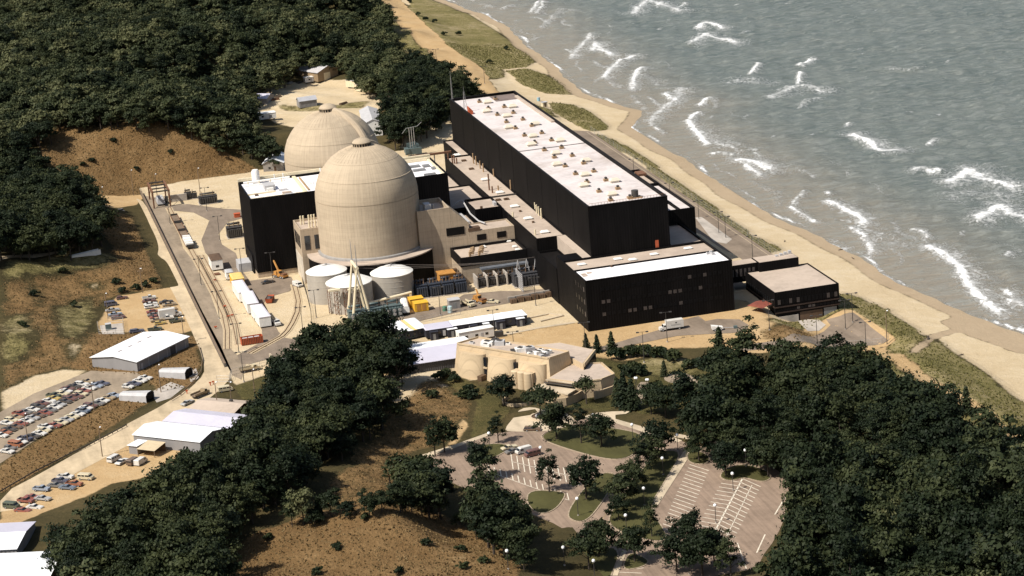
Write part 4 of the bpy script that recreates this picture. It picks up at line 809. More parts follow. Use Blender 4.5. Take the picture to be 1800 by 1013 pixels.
def lbox(parent, name, x0, x1, y0, y1, z0, z1, mt):
    """box given in the thing's own frame"""
    me = bpy.data.meshes.new(name); m_ = MB().box(x0, x1, y0, y1, z0, z1); me.from_pydata(m_.v, [], m_.f); me.materials.append(mt)
    q = bpy.data.objects.new(name, me); COL.objects.link(q); q.parent = parent; return q
def lmesh(parent, name, mb, mt, smooth=False):
    me = bpy.data.meshes.new(name); me.from_pydata(mb.v, [], mb.f)
    bm = bmesh.new(); bm.from_mesh(me); bmesh.ops.recalc_face_normals(bm, faces=bm.faces); bm.to_mesh(me); bm.free()
    me.materials.append(mt)
    if smooth: me.polygons.foreach_set('use_smooth', [True]*len(me.polygons))
    q = bpy.data.objects.new(name, me); COL.objects.link(q); q.parent = parent; return q
def trailer(label, x, y, L, Wd, Hh, rz, wall, roof, wins=3, z0=0.0, name='site_trailer', cat='trailer', group=None, ribs=0):
    o = thing(name, label, cat, (x, y, z0), rz, group)
    lbox(o, 'body', -L/2, L/2, -Wd/2, Wd/2, .55, Hh, wall)
    m_ = MB().box(-L/2-.12, L/2+.12, -Wd/2-.12, Wd/2+.12, Hh, Hh+.10)
    m_.prism([(-L/2-.12,-Wd/2-.12),(L/2+.12,-Wd/2-.12),(L/2+.12,Wd/2+.12),(-L/2-.12,Wd/2+.12)], Hh+.10, Hh+.28, [(-L/2+.3,-Wd/2+.5),(L/2-.3,-Wd/2+.5),(L/2-.3,Wd/2-.5),(-L/2+.3,Wd/2-.5)])
    lmesh(o, 'roof', m_, roof)
    for k in range(wins):
        u = -L/2+L*(k+.7)/(wins+.4)
        lbox(o, 'window', u-.5, u+.5, -Wd/2-.04, -Wd/2, 1.5, 2.3, GLASS)
    if wins: lbox(o, 'end_window', -L/2-.04, -L/2, -.6, .6, 1.4, 2.2, GLASS); lbox(o, 'door', L*.12, L*.12+.9, -Wd/2-.05, -Wd/2, .6, 2.5, LGREY)
    for u in (-L*.3, -L*.3+1.1, L*.38):
        for s in (-1, 1):
            m_ = MB().tube((u, s*(Wd/2-.35), .42), (u, s*(Wd/2-.05), .42), .42, 10); lmesh(o, 'wheel', m_, RUBBER)
    for k in range(ribs):
        u = -L/2+L*(k+.5)/ribs; lbox(o, 'rib', u-.06, u+.06, -Wd/2-.06, -Wd/2, .6, Hh, wall); lbox(o, 'rib', u-.06, u+.06, Wd/2, Wd/2+.06, .6, Hh, wall)
    return o
D = math.radians
# ---- retaining wall between gravel road and rail yard
rw = thing('retaining_wall', 'long low dark wall between the pale gravel road and the rail yard', 'wall', (-133.3, 105, 0))
for k in range(45):
    b0 = -32+k*6.0; MB().box(-133.6, -133.1, b0, b0+5.92, -.3, 1.25).build('wall_panel', mat('dark_concrete', (0.11,0.095,0.08), .9, .2, .6), rw)
MB().box(-133.7, -133.0, -32, 238, 1.252, 1.38).build('coping', TIMBER, rw)
# ---- rail tracks
def track(label, pts):
    t = thing('rail_track', label, 'railway track', (*pts[0], 0))
    P3 = []
    for (p, q) in zip(pts, pts[1:]):
        n = max(1, int(math.dist(p, q)/2)); P3 += [(p[0]+(q[0]-p[0])*i/n, p[1]+(q[1]-p[1])*i/n) for i in range(n)]
    P3.append(pts[-1])
    bl = ribbon(P3, 2.9, 0.10); o = bl.build('ballast_bed', BALLAST, t); flip_up(o)
    for s in (-.72, .72):
        m_ = MB(); L_ = []
        for i, p in enumerate(P3):
            a = P3[max(i-1,0)]; b = P3[min(i+1,len(P3)-1)]; d = Vector((b[0]-a[0], b[1]-a[1])).normalized(); L_.append((p[0]-d.y*s, p[1]+d.x*s))
        for p, q in zip(L_, L_[1:]):
            d = math.atan2(q[1]-p[1], q[0]-p[0]); m_.ob(((p[0]+q[0])/2, (p[1]+q[1])/2, .24), (math.dist(p, q), .1, .16), d)
        m_.build('rail', RUST, t)
    sl = MB()
    for i in range(len(P3)-1):
        p, q = P3[i], P3[i+1]; d = math.atan2(q[1]-p[1], q[0]-p[0])
        for f in (.2, .7): sl.ob((p[0]+(q[0]-p[0])*f, p[1]+(q[1]-p[1])*f, .12), (.28, 2.4, .06), d)
    sl.v = [(x, y, z-.045) for x, y, z in sl.v]
    o = sl.build('sleeper', mat('dusty_sleeper', (0.27,0.20,0.13), .9, .2, 1.0), t); o['kind'] = 'stuff'
    return t
track('straight railway siding beside the flat wagons and white trailers', [(-125.2, 205), (-125.2, 150), (-125.0, 60), (-125.4, 30), (-127.0, 10), (-130, -12)])
track('second rail track curving past the lamp posts beside the siding', [(-122.6, 118), (-122.6, 60), (-122.8, 36), (-123.6, 16), (-125.6, -8)])
track('curved railway spur leading to the tall door of the black block', [(-96.3,57.4),(-97.4,45.5),(-98.6,34.0),(-101.4,19.7),(-104.9,7.9),(-108.0,-0.8),(-110.9,-6.6),(-116.8,-13.4),(-123.6,-21.0)])
# ---- flat wagons
for i, (v, lab, load) in enumerate(((178, 'empty flat rail wagon at the far end of the string of wagons', 0), (163.5, 'second flat rail wagon with bare timber deck', 0), (149.5, 'third flat rail wagon next to the white covered one', 0), (135.5, 'rail wagon with sagging white cover at the near end of the string', 1))):
    o = thing('flat_wagon', lab, 'rail wagon', (-125.2, v, .34), math.pi/2, 'rail wagons on the siding')
    lbox(o, 'deck', -6.3, 6.3, -1.45, 1.45, .75, 1.0, TIMBER); lbox(o, 'sill', -6.4, 6.4, -1.0, 1.0, .45, .75, DSTEEL)
    for s in (-1, 1): lbox(o, 'side_rail', -6.3, 6.3, s*1.45-.08, s*1.45+.08, .7, 1.25, RUST)
    for e in (-1, 1): lbox(o, 'end_board', e*6.3-.1, e*6.3+.1, -1.45, 1.45, .9, 1.7, DSTEEL)
    for u in (-4.6, -3.0, 3.0, 4.6):
        m_ = MB().tube((u, -.9, .42), (u, .9, .42), .42, 10); lmesh(o, 'wheelset', m_, DSTEEL)
    if load:
        m_ = MB(); 
        for k in range(8):
            u = -6.2+k*12.4/8; h = 2.2+(.35 if k % 3 else -.05)
            m_.add([(u,-1.5,1.0),(u+1.55,-1.5,1.0),(u+1.55,-1.4,h),(u,-1.4,h),(u,1.5,1.0),(u+1.55,1.5,1.0),(u+1.55,1.4,h+.1),(u,1.4,h+.1)], [(0,1,2,3),(7,6,5,4),(3,2,6,7),(0,3,7,4),(1,5,6,2)])
        lmesh(o, 'cover', m_, WHITE)
# ---- steel gantry over the track
g = thing('gantry_frame', 'rusty steel gantry frame straddling the track by the gravel road', 'gantry', (-127.5, 216, 0))
gx, gy = -127.5, 216.0
for sx in (-3.4, 3.4):
    for sy in (-9, 9): MB().box(gx+sx-.3, gx+sx+.3, gy+sy-.3, gy+sy+.3, 0, 6.6).build('leg', RUST, g)
    MB().box(gx+sx-.35, gx+sx+.35, gy-9.6, gy+9.6, 6.6, 7.3).build('beam', RUST, g)
    m_ = MB(); m_.tube((gx+sx, gy-9, 1), (gx+sx, gy, 6.4), .12, 5); m_.tube((gx+sx, gy, 6.4), (gx+sx, gy+9, 1), .12, 5); m_.build('brace', RUST, g)
for sy in (-9, -3, 3, 9): MB().box(gx-3.1, gx+3.1, gy+sy-.25, gy+sy+.25, 6.7, 7.2).build('cross_beam', DSTEEL, g)
for i, (nm, lab, v, L, mt_) in enumerate((('covered_load', 'pale tarpaulin covered load standing inside the gantry frame', 214, 8, LGREY),)):
    o = thing(nm, lab, 'load', (gx, v, 0)); m_ = MB().prism([(gx-1.6,v-4),(gx+1.6,v-4),(gx+1.6,v+4),(gx-1.6,v+4)], .8, 3.0, [(gx-1.3,v-3.6),(gx+1.3,v-3.6),(gx+1.3,v+3.6),(gx-1.3,v+3.6)]); m_.build('cover', mt_, o); MB().box(gx-1.5,gx+1.5,v-4,v+4,.2,.8).build('skid', DSTEEL, o)
# ---- transformers
def transformer(label, x, y, L, Wd, Hh, rz, mt_, nb=3, fans=0, group=None, nrad=8):
    o = thing('transformer', label, 'transformer', (x, y, 0), rz, group)
    lbox(o, 'tank', -L/2, L/2, -Wd*.28, Wd*.28, .3, Hh*.86, mt_); lbox(o, 'base', -L/2-.2, L/2+.2, -Wd/2, Wd/2, 0, .3, SLAB)
    lbox(o, 'lid', -L/2-.1, L/2+.1, -Wd*.28-.1, Wd*.28+.1, Hh*.862, Hh*.9, mt_)
    for s in (-1, 1):
        for k in range(nrad):
            u = -L/2+L*(k+.5)/nrad; lbox(o, 'radiator', u-L/nrad*.34, u+L/nrad*.34, min(s*Wd*.29, s*Wd*.48), max(s*Wd*.29, s*Wd*.48), .7, Hh*.78, mt_)
    for k in range(fans):
        u = -L/2+L*(k+.5)/fans
        for zz in (.32, .6): m_ = MB().tube((u, -Wd*.48, Hh*zz), (u, -Wd*.53, Hh*zz), Hh*.12, 12); lmesh(o, 'fan', m_, STEEL)
    for k in range(nb):
        u = -L*.3+L*.6*k/max(nb-1, 1)
        m_ = MB().lathe([(.26,Hh*.9),(.26,Hh),(.16,Hh+.1),(.2,Hh+.4),(.12,Hh+.5),(.16,Hh+.9),(.05,Hh+1.5)], u, .1, 8); lmesh(o, 'bushing', m_, BROWN, True)
    m_ = MB().tube((-L*.42, Wd*.2, Hh*1.08), (L*.42, Wd*.2, Hh*1.08), Hh*.1, 12); lmesh(o, 'conservator', m_, mt_, True)
    return o
transformer('black transformer standing alone in sand behind the black block', (-108.7,204.1)[0], (-108.7,204.1)[1], 7.5, 6, 3.6, 0, DSTEEL, 2)
transformer('black transformer with three bushings beside the wall of the black block', (-106.3,140.4)[0], (-106.3,140.4)[1], 6, 7, 4.6, 0, DSTEEL, 3)
transformer('small black transformer beside the tan blast wall near the gantry', (-115.6,216.4)[0], (-115.6,216.4)[1], 2.8, 3.2, 3.4, 0, DSTEEL, 1, nrad=4)
transformer('smallest black transformer at the right end of the tan blast wall', (-113.0,215.9)[0], (-113.0,215.9)[1], 2.2, 2.6, 2.6, 0, DSTEEL, 1, nrad=4)
bw = thing('blast_wall', 'plain tan concrete blast wall between small black transformers', 'wall', (*(-119.7,214.4), 0))
x, y = (-119.7,214.4); MB().box(x-4.2, x+3.4, y-.3, y+.3, 0, 3.0).build('wall_panel', SLAB, bw); MB().box(x-5.8, x-4.5, y-.8, y+.8, 0, 2.8).build('end_cabinet', DSTEEL, bw)
for k in range(3):
    transformer(['left blue grey main transformer with round fans under the tall mast', 'centre blue grey main transformer with round fans under the tall mast', 'right blue grey main transformer with round fans beside the white tank trailer'][k],
                -84.0+k*6.3, -1.2, 5.7, 6.4, 4.6, 0, BGREEN, 2, 3, 'main transformers under the mast', 6)
for k in range(4):
    transformer('dark blue unit transformer with tall radiators in the yard, %s from the right tank' % ORD[k], -57.6+k*4.6, 17.5-.2*k, 4.0, 6.5, 5.0, 0, mat('dark_blue_enamel', (0.03,0.036,0.05), .55, .2), 3, 0, 'unit transformers in the yard', 5)
xr = transformer('large dark transformer with a wall of radiators beside the office block', -20.5, 13.5, 9.5, 6.5, 5.2, 0, mat('charcoal_enamel', (0.045,0.045,0.05), .55, .2), 3, 0, None, 9)
for k in range(3):
    m_ = MB(); u = -3.2+k*3.2; m_.tube((u, .5, 4.8), (u+.7, .5, 9.2), .16, 6); m_.tube((u+1.4, .5, 4.8), (u+.7, .5, 9.2), .16, 6); m_.tube((u-.2, .5, 6), (u+1.6, .5, 6), .12, 5); lmesh(xr, 'line_frame', m_, LGREY)
for k in range(5):
    transformer('small dark transformer in the bay under the grey beam, %s from the left' % ORD[k], -35.5+k*3.6, 19.5, 2.4, 4.0, 3.6, 0, DSTEEL, 2, 0, 'small transformers under the grey beam', 4)
for k, u in enumerate((-36.8, -33.2, -29.6, -26)):
    o = thing('fire_wall', 'grey concrete partition between the small transformers, %s from the left' % ORD[k], 'wall', (u-.6, 19.5, 0), 0, 'fire walls between small transformers'); lbox(o, 'wall_panel', -.2, .2, -3, 3, 0, 4.2, SLAB); lbox(o, 'cap', -.25, .25, -3.05, 3.05, 4.2, 4.3, SLAB)
sc = thing('screen_wall', 'tall pale lattice screen beside the large transformer', 'screen', (-24.2, 10, 0))
for k in range(8): MB().box(-24.3, -24.1, 4+k*1.3, 4.12+k*1.3, 0, 6.6).build('post', LGREY, sc)
for k in range(9): MB().box(-24.26, -24.14, 4, 13.2, .5+k*.72, .62+k*.72).build('slat', LGREY, sc)
# ---- tall A-frame line mast
mt_ = thing('line_mast', 'tall pale steel double A-frame mast rising above the blue grey transformers', 'mast', (-81, 0, 0))
p0, p1 = (-85.9,-3.4), (-79.3,-2.5)
for j, dy in enumerate((0, 9.0)):
    c = ((p0[0]+p1[0])/2, (p0[1]+p1[1])/2+dy)
    for p in (p0, p1): MB().tube((p[0], p[1]+dy, 0), (c[0], c[1], 19.2), .55, 8, .36).build('leg', CREAM, mt_, True)
    MB().tube((c[0], c[1], 18.6), (c[0], c[1], 27), .22, 6, .06).build('spike', STEEL, mt_, True)
c = ((p0[0]+p1[0])/2, (p0[1]+p1[1])/2)
MB().tube((c[0], c[1]-.6, 19), (c[0], c[1]+9.6, 19), .55, 8).build('crossbeam', CREAM, mt_, True)
mast_top = [(c[0], c[1]+q, 19.0) for q in (0, 4.5, 9)]
WIRE = mat('wire', (0.20,0.17,0.15), .6, .1)
for k, (q, dst) in enumerate(zip(mast_top, ((-20.5+3.9, 14, 9.4), (-20.5+.7, 14, 9.4), (-20.5-2.5, 14, 9.4)))):
    o = thing('power_line', 'overhead wire from the tall mast to the large transformer, %s from the front' % ORD[k], 'wire', q, 0, 'overhead wires from the mast')
    pts = [(q[0]+(dst[0]-q[0])*t, q[1]+(dst[1]-q[1])*t, q[2]+(dst[2]-q[2])*t-6*t*(1-t)) for t in [i/16 for i in range(17)]]
    MB().path(pts, .045, 4).build('conductor', WIRE, o); MB().tube(dst, (dst[0], dst[1], dst[2]-.8), .12, 6).build('insulator', BROWN, o)
# ---- white tank trailer and yellow cabinets
o = thing('tank_trailer', 'white trailer with rounded top parked right of the blue grey transformers', 'trailer', (-66.5, 2.5, 0), D(82))
m_ = MB(); prof = [(-1.25,1.0),(-1.25,2.6),(-.9,3.1),(0,3.3),(.9,3.1),(1.25,2.6),(1.25,1.0)]
m_.add([(-5.5,y,z) for y,z in prof]+[(5.5,y,z) for y,z in prof], [(i,i+1,8+i,7+i) for i in range(6)]+[tuple(range(7)),tuple(range(13,6,-1)),(0,7,13,6)]); lmesh(o, 'body', m_, WHITE, False)
lbox(o, 'chassis', -5.6, 5.6, -.9, .9, .6, 1.0, DSTEEL)
for u in (-4.4, -3.2, 4.2):
    for s in (-1, 1): lmesh(o, 'wheel', MB().tube((u, s*.9, .5), (u, s*1.2, .5), .5, 10), RUBBER)
for k, (u, v) in enumerate(((-61.6, 6.6), (-61.2, 0.6))):
    o = thing('equipment_cabinet', ['far yellow equipment cabinet beside the white tank trailer', 'near yellow equipment cabinet beside the white tank trailer'][k], 'cabinet', (u, v, 0), 0, 'yellow equipment cabinets')
    lbox(o, 'body', -2.6, 2.2, -2.0, 2.0, .2, 3.0, YELLOW); lbox(o, 'lid', -2.7, 2.3, -2.1, 2.1, 3.0, 3.15, YELLOW)
    for q in (-1.2, .6): lbox(o, 'door', q-.7, q+.7, -2.05, -2.0, .5, 2.7, OCHRE)
    lbox(o, 'skid', -2.4, 2.0, -1.8, 1.8, 0, .2, DSTEEL)
o = thing('pipe_bridge', 'low pale pipe bridge running behind the white tank trailer', 'pipe bridge', (-70, 9.5, 0))
MB().tube((-78, 8.4, 3.0), (-62.5, 9.4, 4.4), .45, 8).build('pipe', CREAM, o, True); MB().box(-63.4, -62.6, 9.0, 9.8, 0, 4.3).build('post', CREAM, o); MB().box(-75, -63.6, 9.2, 9.5, .1, 2.6).build('screen', LGREY, o)
o = thing('oil_drum_shed', 'low ochre frame shed between the near dome and the machine shop', 'shed', (-46, 27.5, 0)); MB().box(-49, -43.5, 25, 30, 0, 4.6).build('body', OCHRE, o); MB().box(-49.3, -43.2, 24.7, 30.3, 4.6, 4.9).build('roof', OCHRE, o); MB().box(-48, -46, 24.9, 25, 1, 3.4).build('opening', BLACKTRIM, o)
o = thing('machinery_stack', 'rust brown plant machinery against the side of the machine shop', 'machinery', (-43.5, 22, 0)); MB().box(-43.2, -41.3, 19, 33, 0, 3).build('base', RUST, o)
for k in range(4): MB().box(-43, -41.6, 20+k*3, 22+k*3, 3, 4.2+.7*(k % 2)).build('unit', BROWN, o)
o = thing('metal_shed', 'grey ribbed metal shed beside the transformer yard road', 'shed', (*(-50.3,-1.9), 0)); x, y = (-50.3,-1.9)
MB().box(x-1.9, x+1.9, y-1.7, y+1.7, 0, 3.0).build('body', mat('dull_metal', (0.25,0.23,0.22), .6, .15), o); MB().prism([(x-2.05,y-1.85),(x+2.05,y-1.85),(x+2.05,y+1.85),(x-2.05,y+1.85)], 3.0, 3.2).build('roof', LGREY, o); MB().box(x-.6, x+.6, y-1.75, y-1.7, .1, 2.2).build('door', GREY, o)
for k, (px_, c_) in enumerate((((790, 549), (0.45,0.58,0.60)), ((781.5, 547), (0.06,0.16,0.10)))):
    x, y = [(-52.9,-7.4), (-54.1,-4.4)][k]; mm = mat('drum_paint_%d' % k, c_, .5, .1)
    o = thing('storage_drum', ['tall pale blue upright tank beside the grey metal shed', 'dark green upright tank beside the pale blue one'][k], 'tank', (x, y, 0))
    MB().lathe([(.01,0),(.8,0),(.8,2.2-.7*k),(.6,2.4-.7*k),(.01,2.45-.7*k)], x, y, 16).build('shell', mm, o, True); MB().lathe([(.83,1.0),(.83,1.12)], x, y, 16).build('hoop', STEEL, o)
# timber stacks against the office corner
for k in range(6):
    o = thing('crate_stack', 'brown timber crate against the low wall beside the office, %s from the left' % ORD[k], 'crate', (-33+k*2.6+2.5, -7.0+.3*k, 0), 0, 'timber crates by the low wall')
    lbox(o, 'crate', -1.1, 1.1, -.8, .8, 0, 1.5+.3*(k % 2), BROWN)
    for q in (-.8, 0, .8): lbox(o, 'batten', q-.1, q+.1, -.85, -.8, 0, 1.5, TIMBER)
lw = thing('low_wall', 'low pale retaining wall between the transformer yard and the sand', 'wall', (-26, -5.5, 0))
for k in range(6): MB().box(-32+k*2.6, -29.45+k*2.6, -5.4+.3*k, -5.0+.3*k, 0, 1.9).build('wall_panel', SLAB, lw)
o = thing('sand_frame', 'square of pale timber curbs laid on the sand before the office', 'timber frame', (-26, -23, 0))
for (p, q) in (((-34.1,-28.4), (-23.1,-26.3)), ((-23.1,-26.3), (-19.3,-30.7)), ((-19.3,-30.7), (-27.9,-33.3)), ((-34.1,-28.4), (-33.8,-22.6))):
    m_ = MB(); d = math.atan2(q[1]-p[1], q[0]-p[0]); m_.ob(((p[0]+q[0])/2, (p[1]+q[1])/2, .2), (math.dist(p, q), .7, .4), d); m_.build('curb', WALK, o)
o = thing('footpath', None, None); o.name = 'footpath'; bpy.data.objects.remove(o)
tag(flip_up(ribbon([(-48.3,-40.9),(-39.7,-41.3),(-30.6,-39.8),(-17.9,-39.6)], 1.6, .09).build('footpath', WALK)), kind='structure')
# ---- site trailers
TG = 'dark site trailers with white roofs'
rows = ((-62.5, -31.3, 9.2, 7.0, 'leftmost dark trailer of the long row with lavender roof', LAVMET), (-53.4, -30.9, 8.6, 6.4, 'second dark trailer of the long row with stepped white roof', WMET), (-44.5, -30.7, 9.0, 6.8, 'third dark trailer of the long row, behind the white caravan end', WMET), (-36.2, -30.5, 7.6, 6.8, 'rightmost dark trailer of the long row near the sand frame', WMET))
for x, y, L, w_, lab, rf in rows: trailer(lab, x, y, L-.1, w_, 3.2, 0, NAVY, rf, 3, group=TG)
for k, (u, v, s) in enumerate(((-64.6, -35.6, 2.6), (-58.4, -35.3, 3.2), (-51, -35.0, 2.4), (-46.8, -34.9, 2.0), (-41.8, -34.8, 2.8), (-35, -34.7, 2.6))):
    o = thing('trailer_porch', 'dark entrance porch on the front of the long trailer row, %s from the left' % ORD[k], 'porch', (u, v, 0), 0, 'trailer porches'); lbox(o, 'body', -s/2, s/2, -.7, .7, 0, 2.7, NAVY); lbox(o, 'roof', -s/2-.1, s/2+.1, -.85, .75, 2.7, 2.85, WMET if k % 2 else NAVY); lbox(o, 'door', -.45, .45, -.75, -.7, .1, 2.1, GREY)
trailer('white caravan trailer with small windows in front of the dark trailer row', *(-52.3,-42.2), 12.0, 3.4, 3.6, D(6), WHITE, WHITE, 3)
o = thing('generator_box', 'small black generator box right of the white caravan trailer', 'generator', (*(-44.4,-43.0), 0)); lbox(o, 'body', -1.3, 1.3, -.8, .8, .3, 1.9, DSTEEL); lbox(o, 'exhaust', .6, .8, -.1, .1, 1.9, 2.6, RUST); lbox(o, 'skid', -1.4, 1.4, -.7, .7, 0, .3, GREY)
for k, (p, rf) in enumerate((((-73.3,-30.0), WMET), ((-71.3,-29.7), mat('yellow_roof', (0.70,0.52,0.22), .6, .1)), ((-68.7,-29.0), WMET), ((-77.7,-24.8), WMET))):
    trailer(['dark trailer with white roof left of the yellow roofed one', 'narrow dark trailer with yellow roof between two white roofs', 'dark trailer with white roof right of the yellow roofed one', 'white roofed trailer half hidden behind the leafy trees'][k], p[0], p[1]+4, 13, 2.3 if k == 1 else 4.0, 3.2, D(96), NAVY, rf, 2, group=TG)
gabled('long_shed', 'long low shed with white and lavender roof behind the visitor building', 'shed', -68.5, -58.5, 22, 21, 3.2, 4.6, 0, DWALL, LAVMET, WMET, .5)
# ---- white trailers in line, container, house trailer
trailer('white house trailer with brown roof and square end window in the rail yard', -119.5, 96, 9.5, 4.2, 4.2, D(90), WHITE, BROWN, 1)
trailer('small white camper behind the yellow trailer in the line', -117.0, 77.5, 5.0, 2.6, 3.0, D(90), WHITE, LGREY, 1)
trailer('yellow flat topped trailer in the line of white semi trailers', -115.4, 68.0, 9.0, 4.2, 3.2, D(90), YELLOW, mat('pale_yellow', (0.66,0.47,0.16), .6, .1), 0, ribs=5)
for k, v in enumerate((50.5, 33.8, 14.8)):
    trailer('white semi trailer with lavender white roof, %s of three behind the orange container' % ['farthest','middle','nearest'][k], -116.3+k*.9, v, 16.6, 4.0, 3.9, D(90+[1,-1,2][k]), WHITE, mat('lavender_white', (0.64,0.61,0.66), .5, .05), 0, group='white semi trailers in line', ribs=8)
o = thing('cargo_container', 'rusty orange open container at the near end of the trailer line', 'container', (*(-121.3,-9.5), 0), D(2))
lbox(o, 'floor', -3.6, 3.6, -1.3, 1.3, 0, .2, RUST)
for s in (-1, 1): lbox(o, 'side', -3.6, 3.6, s*1.3-.06, s*1.3+.06, .2, 2.5, ORANGE); lbox(o, 'end', s*3.6-.06, s*3.6+.06, -1.2, 1.2, .2, 2.5, ORANGE)
for k in range(13): lbox(o, 'rib', -3.5+k*.58, -3.38+k*.58, -1.44, -1.36, .2, 2.5, RUST)
for k in range(3): lbox(o, 'load', -3+k*2, -1.4+k*2, -.9, .9, .2, 2.2, LGREY)
def dumpster(label, x, y, rz):
    o = thing('dumpster', label, 'dumpster', (x, y, 0), rz)
    m_ = MB().prism([(-2.2,-1.1),(2.2,-1.1),(2.2,1.1),(-2.2,1.1)], .3, 1.9, [(-2.7,-1.2),(2.7,-1.2),(2.7,1.2),(-2.7,1.2)]); m_.f = [f for i, f in enumerate(m_.f) if i != 1]; lmesh(o, 'body', m_, ORANGE)
    lbox(o, 'rubbish', -2.2, 2.2, -1.0, 1.0, 1.2, 1.5, DSTEEL); lmesh(o, 'heap', MB().lathe([(1.2,1.5),(.8,2.1),(.01,2.4)], -.4, 0, 9), DSTEEL)
    for k in range(4): lbox(o, 'rib', -1.9+k*1.2, -1.7+k*1.2, -1.3, -1.15, .3, 1.9, RUST)
    return o
dumpster('orange dumpster heaped with black rubbish on the oval of sand', *(-107.9,38.4), D(70))
o = thing('tool_crate', 'bright orange crate near the left wall of the black block', 'crate', (*(-101.0,172.1), 0)); lbox(o, 'body', -1.2, 1.2, -1, 1, 0, 1.5, ORANGE); lbox(o, 'lid', -1.3, 1.3, -1.1, 1.1, 1.5, 1.65, ORANGE)
for k, (p, c_) in enumerate((((383, 482), ORANGE),)):
    o = thing('pallet', 'red pallet on the sand near the white house trailer', 'pallet', (*(-120.5,86.1), 0)); lbox(o, 'deck', -1, 1, -1.2, 1.2, .1, .5, RUST); lbox(o, 'runner', -1, 1, -.2, .2, 0, .1, RUST)
for k, p in enumerate([(-123.8,39.3),(-130.4,14.5),(-124.4,25.6),(-122.5,76.7),(-123.1,26.4)]):
    o = thing('survey_marker', 'small orange marker post beside the rail siding, %s of the scattered posts' % ORD[k], 'marker', (*p, 0), 0, 'orange markers by the siding'); lbox(o, 'post', -.1, .1, -.1, .1, 0, .6, TIMBER); lbox(o, 'flag', -.5, .5, -.2, .2, .5, .9, ORANGE)
# substation bits behind the far roof (left of the hall)
o = thing('pipe_tower', 'grey pipework tower with bent pipe behind the far black roof', 'pipework', (*(-13.2,241.3), 0)); x, y = (-13.2,241.3)
for k in range(3): MB().tube((x-1+k, y, 0), (x-1+k, y, 13.0), .15, 6).build('riser', STEEL, o, True)
MB().path([(x-4, y+1, 10.5), (x-2, y+1, 12.6), (x+3, y+1, 13.0), (x+5, y+1, 14.6)], .13, 6).build('pipe', GREY, o, True)
for k in range(9): MB().box(x-4+RND.random()*7, x-2.4+RND.random()*7, y-3+RND.random()*5, y-1+RND.random()*5, 1+RND.random()*2, 3+RND.random()*3).build('unit', BGREEN, o)
o = thing('pipe_gantry', 'dark pipe gantry joining the far end of the heater bay', 'gantry', (-22, 172, 0)); MB().box(-27, -10.6, 171.5, 172.5, 15, 15.8).build('beam', RUST, o)
for u in (-26.5, -22, -18): MB().box(u, u+.4, 171.8, 172.2, 0, 15).build('post', STEEL, o)
for k in range(4): MB().tube((-25+k*2, 168, 0), (-25+k*2, 168, 8+k), .4, 6).build('riser', LGREY, o, True)

# ================================================================ outlying sheds
wh = gabled('warehouse', 'long grey warehouse with gleaming white roof beside the employee parking lot', 'warehouse', -157.9, -6.0, 28.0, 18.6, 3.3, 4.4, D(46.7), GWALL, WMET, WMET, .5)
for k in range(4): lbox(wh, 'skylight', -9.5+k*5.2, -7.4+k*5.2, 1.2, 1.9, 4.42, 4.55, mat('skylight', (0.32,0.27,0.26), .4, .1))
for k in range(6): lbox(wh, 'downpipe', -13+k*5, -12.8+k*5, -9.38, -9.3, 0, 3.2, LGREY)
lbox(wh, 'door', 4, 6.6, -9.36, -9.3, 0, 2.8, DWALL); lbox(wh, 'side_door', -12, -11, -9.36, -9.3, 0, 2.1, LGREY)
gabled('store_shed', 'white metal shed with lean-to beside the gravel road', 'shed', -156.2, -101.0, 24, 12, 3.4, 4.6, D(-42.4), GWALL, WMET, WMET, .3)
gabled('lavender_shed', 'lavender roofed shed behind the white metal shed', 'shed', -146.5, -92.6, 24, 11.4, 3.4, 4.5, D(-42.4), GWALL, LAVMET, LAVMET, .3)
lt = thing('lean_to', 'open sided lean-to with yellow and white roof against the white shed', 'lean-to', (-167.0, -104.5, 0), D(-42.4))
lbox(lt, 'wall', -3.6, -.4, -2.4, 2.4, 0, 2.6, GWALL); lbox(lt, 'roof', -3.9, -.2, -2.8, 2.6, 2.6, 2.75, WMET)
lmesh(lt, 'canopy', MB().add([(-.1,-3.4,2.1),(6.4,-3.4,2.1),(6.4,2.4,2.9),(-.1,2.4,2.9)], [(0,1,2,3)]), mat('tan_sheet', (0.50,0.40,0.26), .6, .1))
for u in (.1, 6.1): lbox(lt, 'post', u-.08, u+.08, -3.2, -3.04, 0, 2.1, TIMBER)
lbox(lt, 'back_wall', 0, 6.2, 2.2, 2.35, 0, 2.8, BROWN)
gb = gabled('gate_office', 'low brown office with broad tan hipped roof beside the yellow van', 'building', -140.8, -79.6, 14.5, 9.6, 2.7, 3.7, D(-40), BROWN, TROOF, TROOF, 1.1)
for k in range(4): lbox(gb, 'window', -6+k*3.2, -4+k*3.2, -4.86, -4.8, 1.0, 2.1, GLASS)
lbox(gb, 'roof_unit', 2.2, 3.1, 1.4, 2.2, 3.5, 4.2, DSTEEL)
gh = thing('gatehouse', 'tan concrete gatehouse with projecting wall at the yard entrance', 'building', (-115, -52, 0))
block(gh, -118.9, -109.5, -62, -41, 0, 3.6, CONC, WROOF, .4); MB().box(-119.6, -119.0, -67, -38.5, 0, 4.4).build('projecting_wall', WALK, gh)
MB().box(-119.7, -119.6, -56, -54.4, 0, 2.2).build('door', BLACKTRIM, gh)
for k in range(3): MB().box(-117+k*2.6, -115.4+k*2.6, -62.08, -62, 1, 2.2).build('window', GLASS, gh)
gabled('metal_depot', 'white roofed depot at the lower left corner behind the trees', 'shed', -216, -166, 24, 19, 4.0, 5.0, D(-18), GWALL, WMET, LAVMET, .3)
gabled('metal_depot', 'nearest white roofed depot at the very bottom left corner', 'shed', -212.5, -191.5, 30, 21, 4.0, 5.0, D(-18), GWALL, WMET, WMET, .3)
